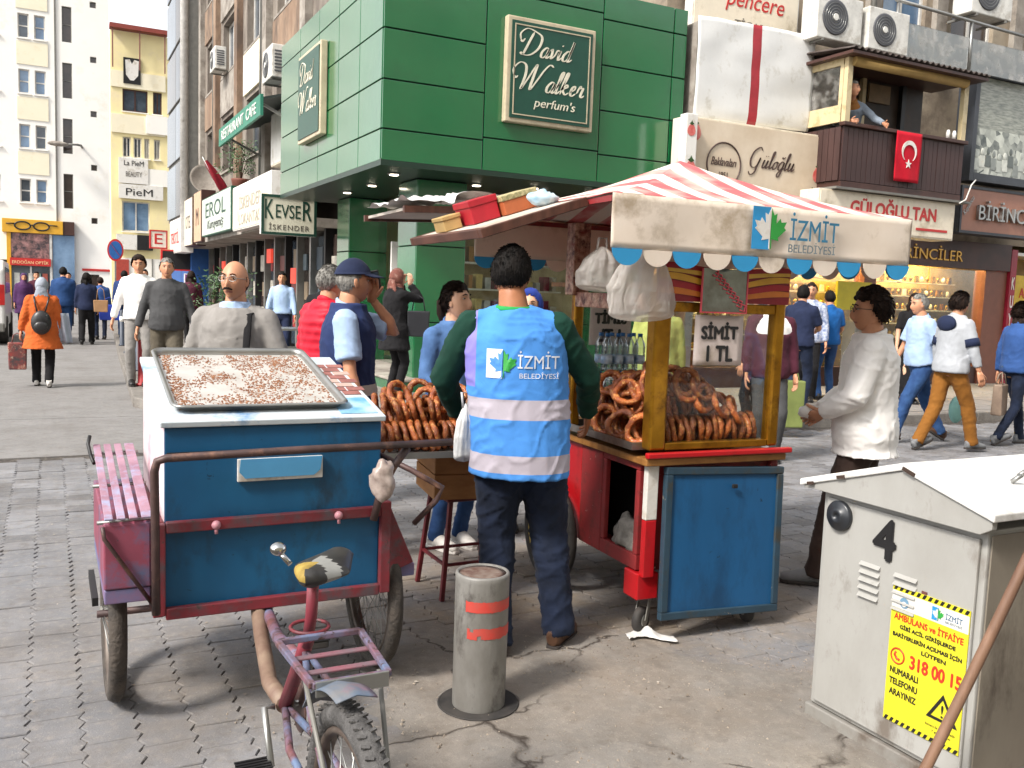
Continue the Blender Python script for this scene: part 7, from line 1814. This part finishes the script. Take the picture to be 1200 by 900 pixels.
# parked van
V = thing('parked_van', 'white van parked at the left edge of the far street', 'van', (-1.75, 25.2, 0))
M_vw = mat('van_white', '#dad9d6', .3, namt=.05, coat=.5)
pf_ = [(-2.1, .35), (2.0, .35), (2.1, .8), (1.9, 1.05), (1.2, 1.15), (.65, 1.75), (.4, 1.88), (-1.9, 1.9), (-2.1, 1.7)]
mb = MB(); mb.prism(pf_, -.86, .86, Matrix(((0, 0, 1, 0), (1, 0, 0, 0), (0, 1, 0, 0), (0, 0, 0, 1)))); part('body', mb, M_vw, V, bevel=.06, seg=3)
for s in (-1, 1):
    mb = MB(); mb.prism([(-1.8, 1.15), (.95, 1.15), (.55, 1.7), (-1.8, 1.75)], s*.862 if s > 0 else -.868, s*.868 if s > 0 else -.862, Matrix(((0, 0, 1, 0), (1, 0, 0, 0), (0, 1, 0, 0), (0, 0, 0, 1)))); part('side_window', mb, M_win, V)
    for y in (-1.35, 1.35):
        mb = MB(); mb.lathe([(.16, -.1), (.3, -.1), (.32, -.06), (.32, .06), (.3, .1), (.16, .1)], 24, T(s*.79, y, .32) @ Matrix.Rotation(D(90), 4, 'Y')); w_ = part('wheel', mb, M_rub, V); mb = MB(); mb.lathe([(.17, -.105), (.17, .105)], 18, T(s*.79, y, .32) @ Matrix.Rotation(D(90), 4, 'Y')); part('rim', mb, M_alu, w_)
    mb = MB(); mb.box(s*.8-.06, s*.8+.06, -2.13, -2.08, .9, 1.35); part('tail_light', mb, mat('tail_red', '#b02020', .3), V)
mb = MB(); mb.box(-.7, .7, -2.125, -2.085, 1.15, 1.72); part('rear_window', mb, M_wind, V); mb = MB(); mb.box(-.85, .85, -2.2, -2.0, .3, .5); part('bumper', mb, M_fgrey, V, bevel=.03)
mb = MB(); mb.box(-.26, .26, -2.13, -2.11, .62, .73); part('number_plate', mb, M_white, V)
V2 = thing('street_lamp', 'grey street lamp arm in front of the white tower block', 'street lamp', (1.9, 44.4, 1.3))
mb = MB(); mb.tube([(-.55, .62, 6.0), (-.6, .4, 6.05), (-.75, .1, 6.03), (-1.1, 0, 6.0)], [.05, .05, .05, .04], 10); part('pole', mb, M_fgrey, V2); mb = MB(); mb.sphere((-1.5, 0, 5.98), (.42, .18, .11), 14, 8); part('lamp_head', mb, M_conc, V2)
# ---------------------------------------------------------------- the people
dn_d = cloth('jeans_navy', '#161c2a', namt=.3, c2='#1f283d'); dn_b = cloth('jeans_blue', '#33527f', namt=.3, c2='#26406a'); blk = cloth('black_cloth', '#1b1a1c', namt=.3); 
navy = cloth('navy_cloth', '#232b45'); whitec = cloth('white_cloth', '#eeebe8', namt=.05); greyc = cloth('grey_cloth', '#8b8783', namt=.15); char = cloth('charcoal_cloth', '#4a4a4b')
olive = cloth('olive_cloth', '#5d564a'); paleb = cloth('pale_blue_shirt', '#9fb6d6', namt=.1); greend = cloth('dark_green_knit', '#143a2f', namt=.25); denim = cloth('denim_jacket', '#5b7fb2', c2='#44628f', nscale=7)
brownp = cloth('brown_chino', '#8a5a24', namt=.2); redp = cloth('red_puffer', '#c21d33', rough=.5); orange = cloth('orange_coat', '#c4602c', namt=.15); teal = cloth('blue_tshirt', '#1d5da0'); maroon = cloth('maroon_cloth', '#4c2230')
sh_b = mat('shoe_brown', '#5a3d2c', .55, c2='#46301f', nscale=12); sh_w = mat('shoe_white', '#cfcac4', .55); sh_g = mat('shoe_grey', '#77787a', .6)
def striped_mat(name, base, bands, stripe, side=None):
    """garment cloth with sewn reflective bands at given heights (object z) and side trim"""
    m = cloth(name, base, namt=.14, nscale=6); nt = m.node_tree; N = nt.nodes; L = nt.links; b = N['Principled BSDF']
    src = b.inputs['Base Color'].links[0].from_socket
    tc = N.new('ShaderNodeTexCoord'); sp = N.new('ShaderNodeSeparateXYZ'); L.new(tc.outputs['Object'], sp.inputs[0])
    def cmp(sock, c, w):
        k = N.new('ShaderNodeMath'); k.operation = 'COMPARE'; L.new(sock, k.inputs[0]); k.inputs[1].default_value = c; k.inputs[2].default_value = w; return k.outputs[0]
    for (c, w) in bands:
        mx = N.new('ShaderNodeMix'); mx.data_type = 'RGBA'; L.new(cmp(sp.outputs['Z'], c, w), mx.inputs[0]); L.new(src, mx.inputs[6]); mx.inputs[7].default_value = lin(stripe); src = mx.outputs[2]
    if side:
        ab = N.new('ShaderNodeMath'); ab.operation = 'ABSOLUTE'; L.new(sp.outputs['X'], ab.inputs[0])
        gt = N.new('ShaderNodeMath'); gt.operation = 'GREATER_THAN'; L.new(ab.outputs[0], gt.inputs[0]); gt.inputs[1].default_value = side[1]
        zz = N.new('ShaderNodeMath'); zz.operation = 'GREATER_THAN'; L.new(sp.outputs['Z'], zz.inputs[0]); zz.inputs[1].default_value = side[2]
        mu = N.new('ShaderNodeMath'); mu.operation = 'MULTIPLY'; L.new(gt.outputs[0], mu.inputs[0]); L.new(zz.outputs[0], mu.inputs[1])
        mx = N.new('ShaderNodeMix'); mx.data_type = 'RGBA'; L.new(mu.outputs[0], mx.inputs[0]); L.new(src, mx.inputs[6]); mx.inputs[7].default_value = lin(side[0]); src = mx.outputs[2]
    L.new(src, b.inputs['Base Color']); return m
# --- vendor in the blue vest
vest_m = striped_mat('vest_blue', '#4a8ad4', [(1.075, .042), (.845, .038)], '#aca5b0', ('#7f78c4', .2, 1.16))
V_ = person('young vendor in blue İZMİT vest standing with his back to us', (1.80, 3.41, 0), 27, 1.75, sway=-.05, lean=.02, girth=1.1,
    feet=((-.08, -.09, 0, -14, 0), (.20, .05, 0, 22, 0)), hands=((-.28, .28, .99), (.31, .30, 1.01)), poles=((-1, -.4, -.3), (1, -.4, -.3)), head=(12, -6),
    skin=sk_c, hair=('short', h_black, (.066, .0, -.052)), vox=.011, shoes=sh_b, legs=dict(mat=dn_d, w=1.2, folds=.009), seed=2.0,
    top=[dict(mat=greend, hem=1.0, inf=.018, rs=1.15, folds=.008, name='sweater', neck=1.46), dict(mat=vest_m, hem=.775, inf=.034, sleeve='none', folds=.007, flare=.0, name='vest', vox=.010, neck=1.485, collar=False, box=1.0)])
vest = V_['tops']['vest']; R0 = V_['root']
def on_vest(me, x, z, name, m):
    a = np.empty(len(me.vertices)*3); me.vertices.foreach_get('co', a); a = a.reshape(-1, 3); b_ = np.zeros_like(a); b_[:, 0] = a[:, 0]+x; b_[:, 2] = a[:, 1]+z; b_[:, 1] = 0
    me.vertices.foreach_set('co', b_.ravel()); conform(me, vest, (0, 1, 0), .0035, 2); me.materials.clear(); me.materials.append(m); link(name, me, R0)
def flat(poly):
    mb = MB(); mb.add([(x, z, 0) for x, z in poly], [tuple(range(len(poly)))]); me = mb.mesh('t', [])
    bm = bmesh.new(); bm.from_mesh(me); bmesh.ops.triangulate(bm, faces=bm.faces); bm.to_mesh(me); bm.free(); return me
M_vw2 = mat('vest_white_print', '#dfe3ea', .6)
on_vest(text_mesh('İZMİT', extrude=0, fit=(.175, .072)), .062, 1.285, 'lettering', M_vw2); on_vest(text_mesh('BELEDİYESİ', extrude=0, fit=(.165, .028)), .066, 1.222, 'lettering', M_vw2)
on_vest(flat([(-.155, 1.205), (-.088, 1.205), (-.088, 1.325), (-.155, 1.325)]), 0, 0, 'logo_block', M_vw2)
def sc_leaf(sx, ox): return [(ox+sx*x, z) for x, z in [(p[0], p[1]) for p in leaf_half(1, 0, 1.265, .118)]]
on_vest(flat(sc_leaf(1, -.085)), 0, 0, 'logo_leaf', M_lg)
lf = flat([(2*-.0885-x, z) for x, z in sc_leaf(1, -.0885)][::-1]); on_vest(lf, 0, 0, 'logo_leaf', mat('vest_print_blue', '#4b8fd6', .6)); lf.vertices.foreach_set('co', np.array([v.co+Vector((0, -.0015, 0)) for v in lf.vertices]).ravel())
cl = MB(); hcv = V_['tl'](1.49); cl.tube([Vector((.072*math.cos(a), .072*math.sin(a)-.002, 1.492+.006*math.sin(a)))+hcv for a in np.linspace(0, 2*math.pi, 25)[:-1]], .013, 8, closed=True); part('collar', cl, cloth('bright_green_rib', '#2d9a50'), R0)
wb = hang_bag('white paper bag held at the vendor\'s left hip', (1.585, 3.52, 1.08), .09, .25, .06, 2.0, 'paper_bag', mat('bag_grey_white', '#c9c9c9', .6, c2='#8f9296', nscale=6))
# --- girl in denim jacket behind the bread tray
person('dark haired girl in light denim jacket looking down behind bread tray', (2.16, 5.0, 0), 165, 1.60, head=(-18, 12), skin=sk_b, hair=('tied', h_dark, (.058, .0, -.05)), vox=.015, shoes=sh_w,
       legs=dict(mat=dn_b, w=.86), top=dict(mat=denim, hem=.86, inf=.028), hands=((-.14, .24, 1.02), (.16, .26, 1.05)), seed=3.0, extra=dict(sole=sh_w))
person('woman in navy headscarf standing behind the vendor\'s shoulder', (2.80, 5.25, 0), 200, 1.58, head=(15, 5), skin=sk_b, hair=('scarf', cloth('navy_scarf', '#2b3f8f')), vox=.018, legs=dict(mat=blk), top=dict(mat=navy, hem=.6, inf=.035, flare=.12), seed=4.0)
# --- man in cap on the phone
cap_v = striped_mat('navy_vest', '#27345c', [(1.02, .03)], '#b5b0a8')
c_ = person('man in navy cap and navy vest talking on a phone', (1.50, 4.97, 0), 112, 1.70, head=(-20, 2), skin=sk_a, hair=('cap', navy, h_grey), vox=.013, shoes=None, legs=dict(mat=navy),
       hands=((-.075, .125, 1.54), (.30, .12, .84)), poles=((-.35, .9, -1), (.7, -1, -.2)), palms=((1, -.3, 0), None), hdir=((.15, .05, 1), None), curl=(.75, .4),
       top=[dict(mat=paleb, hem=.95, inf=.018, sleeve='short', rs=1.2, name='shirt', neck=1.505), dict(mat=cap_v, hem=.86, inf=.038, sleeve='none', name='vest', flare=.05)], seed=5.0, girth=1.06, face=dict(brow=h_grey))
p = w_of(c_, (-.085, .15, 1.61)); ph_ = thing('mobile_phone', 'black mobile phone at the ear of the man in cap', 'phone', p); ph_.rotation_euler = (D(12), D(20), -D(112)); mb = MB(); mb.box(-.006, .006, -.03, .03, -.03, .10); part('case', mb, M_black, ph_, bevel=.004); mb = MB(); mb.box(.0062, .0072, -.026, .026, -.02, .09); part('screen', mb, M_win, ph_)
person('grey haired man in bright red puffer jacket behind the cap man', (1.72, 6.2, 0), 60, 1.70, head=(10, 0), hair=('short', h_grey), vox=.016, legs=dict(mat=dn_d), top=dict(mat=redp, hem=.86, inf=.05, ribs=.06, name='puffer_jacket'), seed=6.0)
person('dark haired man in black shirt beyond the red puffer jacket', (2.55, 9.2, 0), 40, 1.76, hair=('short', h_black), vox=.02, legs=dict(mat=blk), top=dict(mat=blk, hem=.9, sleeve='short'), seed=6.5)
# --- bald man in grey jacket
b_ = person('bald moustached man in grey jacket walking past the tricycle', (.95, 5.35, 0), 210, 1.68, head=(6, 4), skin=sk_a, hair=('bald', h_dark), vox=.013, girth=1.08, face=dict(moustache=h_dark, glasses=M_alu), legs=dict(mat=char),
       top=[dict(mat=paleb, hem=.95, inf=.014, name='shirt'), dict(mat=greyc, hem=.80, inf=.04, flare=.1, name='jacket', folds=.007, neck=1.475)], hands=((-.40, .12, .84), (.40, -.04, .82)), feet=((-.1, .18, 0, 4, 0), (.1, -.2, .03, -4, -20)), seed=7.0)
st = MB(); pts = [Vector(q) for q in ((-.10, -.13, 1.28), (-.115, -.04, 1.475), (-.11, .10, 1.44), (-.13, .19, 1.25), (-.17, .17, 1.0), (-.235, .05, .9))]
st.tube(pts, 1, 8, ell=[(.022, .006)]*6, xdir=(1, 0, 0)); part('bag_strap', st, blk, b_['root'])
# --- grey shirt and white sweater men on the pavement
person('grey haired man in charcoal shirt walking towards the camera', (1.24, 11.5, .12), 186, 1.70, head=(0, 6), hair=('short', h_grey), vox=.016, girth=1.06, legs=dict(mat=olive, w=1.15), top=dict(mat=char, hem=.9, inf=.026, belly=.05), hands=((-.34, .08, .86), (.34, .02, .86)), feet=((-.1, .15, 0, 4, 0), (.1, -.2, .02, -4, -15)), face=dict(brow=h_grey), seed=8.0)
person('dark haired man in white pullover behind the grey haired man', (1.08, 13.3, .12), 188, 1.76, hair=('thick', h_dark), vox=.018, legs=dict(mat=greyc), top=dict(mat=whitec, hem=.9, inf=.026), hands=((-.33, .05, .86), (.33, .05, .86)), seed=9.0)
# --- far walkers
person('tall man in blue denim jacket walking away on the road', (.29, 24.1, 0), 2, 1.80, hair=('short', h_black), vox=.025, girth=1.1, legs=dict(mat=dn_b), top=dict(mat=cloth('jacket_blue', '#2c4a7a'), hem=.85, inf=.045), feet=((-.1, .2, 0, 0, 0), (.1, -.2, .04, 0, -25)), seed=10.0)
lw = person('long haired woman in black walking away with tan shoulder bag', (.77, 23.6, 0), 5, 1.68, hair=('long', h_black), vox=.025, legs=dict(mat=blk, w=1.2), top=dict(mat=navy, hem=.85), feet=((-.1, -.2, .04, 0, -25), (.1, .2, 0, 0, 0)), seed=11.0)
def box_bag(name, label, loc, rz, w, d, h, m, strap=.25, cat='bag'):
    r = thing(name, label, cat, loc, rz); mb = MB(); mb.add([(-w*.46, -d/2, 0), (w*.46, -d/2, 0), (w*.46, d/2, 0), (-w*.46, d/2, 0), (-w/2, -d*.4, h), (w/2, -d*.4, h), (w/2, d*.4, h), (-w/2, d*.4, h)], [(0, 3, 2, 1), (4, 5, 6, 7), (0, 1, 5, 4), (1, 2, 6, 5), (2, 3, 7, 6), (3, 0, 4, 7)]); part('body', mb, m, r, bevel=.015)
    if strap:
        for s in (-1, 1): mb = MB(); mb.tube([(-w*.28, s*d*.3, h), (-w*.2, s*d*.15, h+strap*.8), (0, 0, h+strap), (w*.2, s*d*.15, h+strap*.8), (w*.28, s*d*.3, h)], .007, 6); part('handle', mb, m, r)
    return r
box_bag('shoulder_bag', 'tan handbag at the side of the long haired woman', (1.07, 23.5, .78), 0, .32, .12, .28, cloth('tan_leather', '#a9825f', rough=.6), .3)
person('short person in blue jacket beside the long haired woman', (1.16, 25.6, 0), 0, 1.60, hair=('short', h_dark), vox=.026, legs=dict(mat=dn_d), top=dict(mat=cloth('jacket_blue2', '#3a5a94'), hem=.88, inf=.04), seed=12.0)
person('man in dark blue jacket carrying a bright blue bag', (1.66, 24.6, .12), 5, 1.66, hair=('short', h_black), vox=.024, girth=1.1, legs=dict(mat=dn_b), top=dict(mat=cloth('jacket_blue3', '#2b3f6e'), hem=.85, inf=.045), feet=((-.1, .15, 0, 0, 0), (.1, -.15, .03, 0, -20)), seed=13.0)
box_bag('shopping_bag', 'bright blue shopping bag held by the far jacket man', (1.32, 24.55, .55), 0, .5, .2, .38, mat('bag_blue', '#2a47b5', .5), .18)
person('distant dark clothed pedestrian in front of the optician', (-.35, 30.5, 0), 170, 1.7, hair=('short', h_black), vox=.03, legs=dict(mat=blk), top=dict(mat=maroon, hem=.8), seed=13.5)
person('distant pedestrian in grey near the no parking sign', (2.1, 31.0, .12), 185, 1.68, hair=('short', h_dark), vox=.03, legs=dict(mat=char), top=dict(mat=greyc, hem=.85), seed=13.7)
person('far pedestrian in purple coat left of the blue jacket man', (-.62, 27.8, 0), 175, 1.62, hair=('scarf', cloth('plum_scarf', '#5a3a5f')), vox=.03, legs=dict(mat=blk), top=dict(mat=cloth('plum_coat', '#4c2d55'), hem=.6, inf=.04, flare=.1), seed=40.0)
person('far pedestrian in pale jacket near the optician poster', (.55, 33.0, 0), 190, 1.72, hair=('short', h_black), vox=.03, legs=dict(mat=dn_d), top=dict(mat=greyc, hem=.85, inf=.04), seed=41.0)
person('far pedestrian in black jacket under the E sign', (2.35, 27.0, .12), 200, 1.74, hair=('short', h_black), vox=.03, legs=dict(mat=dn_d), top=dict(mat=blk, hem=.85, inf=.04), seed=42.0)
person('far pedestrian in dark red top under the cream sign box', (2.9, 22.0, .12), 10, 1.68, hair=('long', h_dark), vox=.028, legs=dict(mat=blk), top=dict(mat=maroon, hem=.85, inf=.035), seed=43.0)
# --- woman in orange coat
o_ = person('woman in orange coat and grey headscarf walking away', (-.10, 14.42, 0), 3, 1.53, hair=('scarf', cloth('grey_scarf', '#9aa0ab')), vox=.016, legs=dict(mat=blk, w=1.1), top=dict(mat=orange, hem=.62, inf=.04, flare=.2, rs=1.15, folds=.009, name='coat'), shoes=sh_w, hands=((-.33, .02, .80), (.27, .08, .82)), feet=((-.1, .16, 0, 0, 0), (.1, -.16, .03, 0, -25)), seed=14.0)
r = thing('backpack', 'small black backpack on the orange coat', 'backpack', w_of(o_, (.0, -.235, 1.05)), -D(3)); mb = MB(); mb.sphere((0, 0, 0), (.13, .07, .17), 16, 12); part('bag', mb, mat('black_leather', '#191819', .4, c2='#2a2829', nscale=9), r); mb = MB(); mb.sphere((0, -.06, -.05), (.09, .03, .07), 12, 8); part('pocket', mb, MATS['black_leather'], r)
for s in (-1, 1): mb = MB(); mb.tube([(s*.05, .02, .15), (s*.085, .07, .3), (s*.095, .13, .36)], .011, 6); part('strap', mb, MATS['black_leather'], r)
r = thing('shawl', 'pale grey shawl hanging at the right side of orange coat', 'shawl', w_of(o_, (.27, -.03, 1.2))); mb = MB(); mb.grid(lambda u, v: (-.06+.16*u+.05*v, .03*math.sin(u*9), -.42*v), 14, 10); part('cloth', mb, cloth('shawl_grey', '#a7adba'), r, solid=.01)
box_bag('shopping_bag', 'red patterned shopping bag in the orange coated woman\'s hand', w_of(o_, (-.36, .03, .28)), 0, .24, .14, .38, mat('flower_bag', '#8f3a34', .5, c2='#3a3a3c', nscale=9, dirt='#b9a58f', damt=.3, dscale=11), .13)
# --- cafe man, woman with phone
person('man in pale blue shirt standing at the cafe table', (3.85, 17.0, .12), 200, 1.68, hair=('short', h_black), vox=.02, legs=dict(mat=navy), top=dict(mat=paleb, hem=.95, inf=.026), hands=((-.28, .2, .85), (.28, .2, .85)), seed=15.0)
scarfm = mat('pattern_scarf', '#7a4a3e', .85, c2='#5a2e27', nscale=11, dirt='#a98a7c', damt=.3, dscale=17)
w_ = person('woman in long black coat and patterned headscarf on phone', (4.07, 11.4, .12), 78, 1.70, head=(0, 0), skin=sk_b, hair=('scarf', scarfm), vox=.016, legs=dict(mat=blk, w=.95), top=dict(mat=blk, hem=.66, inf=.042, flare=.1, name='coat', folds=.01), hands=((-.10, .16, 1.55), (.10, .16, 1.56)), poles=((-.6, .6, -1), (.5, .7, -1)), palms=((1, 0, 0), (-1, 0, 0)), hdir=((.1, .1, 1), (-.1, .1, 1)), seed=16.0)
box_bag('shoulder_bag', 'black shoulder bag at the headscarf woman\'s side', (4.33, 11.22, .95), D(-20), .3, .1, .34, mat('bag_black', '#25262b', .45), .2)
# --- right hand side
ws = person('man in white shirt and glasses with his back half turned', (3.99, 3.50, 0), 318, 1.64, lean=-.0, head=(-14, 2), skin=sk_a, hair=('thick', h_dark, (.06, .0, -.055)), vox=.011, girth=1.06, face=dict(glasses=M_black), shoes=sh_g,
       legs=dict(mat=cloth('dark_brown_trousers', '#3d302b')), top=dict(mat=whitec, hem=.80, inf=.042, rs=1.2, folds=.008, flare=.04, belly=.02, vox=.011, neck=1.505), hands=((-.14, .24, 1.04), (.06, .26, 1.02)), poles=((-1, -.4, -.5), (1, -.4, -.5)), feet=((-.1, .22, 0, -6, 0), (.1, -.14, .0, 10, 0)), seed=17.0)
r = thing('paper_napkin', 'white paper wrap in the white shirted man\'s hands', 'paper', w_of(ws, (-.06, .33, 1.03))); mb = MB(); mb.sphere((0, 0, 0), (.05, .04, .035), 14, 10); mb.v = [tuple(Vector(q)*(1+.3*noise.noise(Vector(q)*40))) for q in mb.v]; part('paper', mb, whitec, r)
person('man in navy polo looking at his hands near the kerb', (9.1, 9.2, .12), 62, 1.70, hair=('short', h_black), vox=.018, legs=dict(mat=dn_d), top=dict(mat=navy, hem=.9, sleeve='short', inf=.026), hands=((-.1, .34, 1.12), (.12, .34, 1.12)), head=(0, 18), seed=18.0)
plaid = mat('plaid_cloth', '#c3c9d6', .85, c2='#5a6b94', nscale=24)
person('man in checked blue and white shirt behind the navy polo', (10.0, 9.95, .12), 225, 1.76, hair=('short', h_dark), vox=.02, legs=dict(mat=blk), top=dict(mat=plaid, hem=.88, inf=.03), seed=19.0)
person('man in bright blue t-shirt facing the jeweller window', (10.5, 10.05, .12), 18, 1.66, hair=('short', h_black), vox=.018, legs=dict(mat=dn_b), top=dict(mat=teal, hem=.9, sleeve='short', inf=.028), hands=((-.22, .22, 1.0), (.22, .25, 1.0)), seed=20.0)
m_ = person('person in maroon coat partly hidden behind the cart post', (7.35, 8.05, 0), 350, 1.68, hair=('short', h_black), vox=.02, legs=dict(mat=blk), top=dict(mat=maroon, hem=.7, inf=.04), seed=21.0)
box_bag('shopping_bag', 'olive green carrier bag with white top behind the cart', (7.72, 7.92, .12), D(-20), .34, .18, .55, mat('bag_olive', '#7f8a4e', .5, c2='#6d7842', nscale=5), .14)
person('man in white shirt and open maroon jacket seen through the glass', (6.3, 6.75, 0), 205, 1.70, hair=('short', h_dark), vox=.02, legs=dict(mat=char), top=[dict(mat=whitec, hem=.95, inf=.02), dict(mat=maroon, hem=.85, inf=.034, neck=1.3, name='jacket')], seed=22.0)
person('woman in yellow green jacket seen through the glass case', (5.05, 6.9, 0), 30, 1.66, hair=('long', h_dark), vox=.02, legs=dict(mat=dn_d), top=dict(mat=cloth('lime_jacket', '#a3a85e'), hem=.85, inf=.035), seed=23.0)
person('woman in black dress and sunglasses by the jeweller window', (11.6, 9.45, .12), 205, 1.66, hair=('long', h_dark), vox=.018, face=dict(glasses=M_black, dark=True), skin=sk_b, legs=dict(mat=blk, kind='skirt'), top=dict(mat=blk, hem=.9, sleeve='short', inf=.022), seed=24.0)
person('grey haired man in light blue shirt striding left', (9.05, 7.2, 0), 292, 1.72, lean=.05, hair=('short', h_grey), face=dict(brow=h_grey), vox=.015, girth=1.06, legs=dict(mat=dn_b, w=1.12), shoes=sh_b, top=dict(mat=paleb, hem=.94, sleeve='short', inf=.03, belly=.04, rs=1.15), hands=((-.3, -.12, .84), (.3, .2, .88)), feet=((-.09, .34, 0, 0, 0), (.09, -.34, .04, 0, -30)), seed=25.0)
hood_m = striped_mat('hoodie_grey', '#a8abb0', [], '#20242c')
h_ = person('young man in grey hoodie and brown trousers walking right', (8.84, 6.66, 0), 98, 1.74, head=(-6, 0), lean=.03, hair=('thick', h_dark), vox=.015, legs=dict(mat=brownp, w=1.1), shoes=sh_g, top=dict(mat=hood_m, hem=.88, inf=.036, cuff=.8, name='hoodie'), hands=((-.3, .1, .84), (.3, .12, .86)), feet=((-.09, -.28, .03, 0, -24), (.09, .30, 0, 0, 0)), seed=26.0)
mb = MB(); mb.sphere((0, -.11, 1.42), (.13, .05, .09), 14, 10); mb.v = [tuple(Vector(q)) for q in mb.v]; part('hood', mb, navy, h_['root'])
S_, E_, W2 = h_['arms'][1]; mb = MB(); mb.tube([S_+(E_-S_)*.55, S_+(E_-S_)*.85], [.078, .076], 14); part('sleeve_band', mb, navy, h_['root'])
S_, E_, W2 = h_['arms'][0]; mb = MB(); mb.tube([S_+(E_-S_)*.55, S_+(E_-S_)*.85], [.078, .076], 14); part('sleeve_band', mb, navy, h_['root'])
person('long haired woman in blue denim jacket at the right edge', (10.1, 6.75, 0), 105, 1.66, hair=('long', h_dark), vox=.016, legs=dict(mat=dn_d, w=.9), shoes=sh_g, top=dict(mat=cloth('denim_dark', '#34548c'), hem=.9, inf=.032), hands=((-.3, .0, .82), (.26, .1, .84)), feet=((-.09, .22, 0, 0, 0), (.09, -.25, .03, 0, -25)), seed=27.0)
box_bag('paper_shopping_bag', 'brown paper bag carried by the denim jacket woman', (9.86, 6.75, .36), D(20), .26, .12, .36, mat('kraft_bag', '#7d6a5c', .7, c2='#94806f', nscale=8), .14)
r = thing('shopping_bag', 'pale turquoise carrier bag beside the hoodie man', 'bag', (9.45, 7.0, .28)); mb = MB(); mb.sphere((0, 0, .12), (.1, .07, .16), 14, 10); part('film', mb, mat('turquoise_bag', '#8fc4bb', .45), r)
# --- men on the balcony (seated)
person('grey haired man in grey suit leaning out over balcony rail', (11.5, 10.92, 3.28), 205, 1.76, lean=.36, sway=.1, head=(-40, 5), hair=('short', h_grey), vox=.016, legs=dict(mat=char), top=[dict(mat=cloth('tan_shirt', '#9a6a3a'), hem=1.0, inf=.014), dict(mat=cloth('suit_grey', '#7d8793'), hem=.9, inf=.034, neck=1.4, name='jacket')], hands=((-.36, .55, 1.12), (.2, .58, 1.12)), feet=((-.12, -.12, .22, 0, 0), (.12, -.12, .22, 0, 0)), seed=28.0, face=dict(brow=h_grey))
person('dark haired man seated inside the balcony at the left post', (11.15, 10.95, 3.2), 120, 1.70, hair=('short', h_black), vox=.018, skin=sk_c, legs=dict(mat=blk), top=dict(mat=char, hem=.9), hands=((-.2, .3, 1.2), (.2, .3, 1.2)), feet=((-.12, .05, .29, 0, 0), (.12, .05, .29, 0, 0)), seed=29.0)
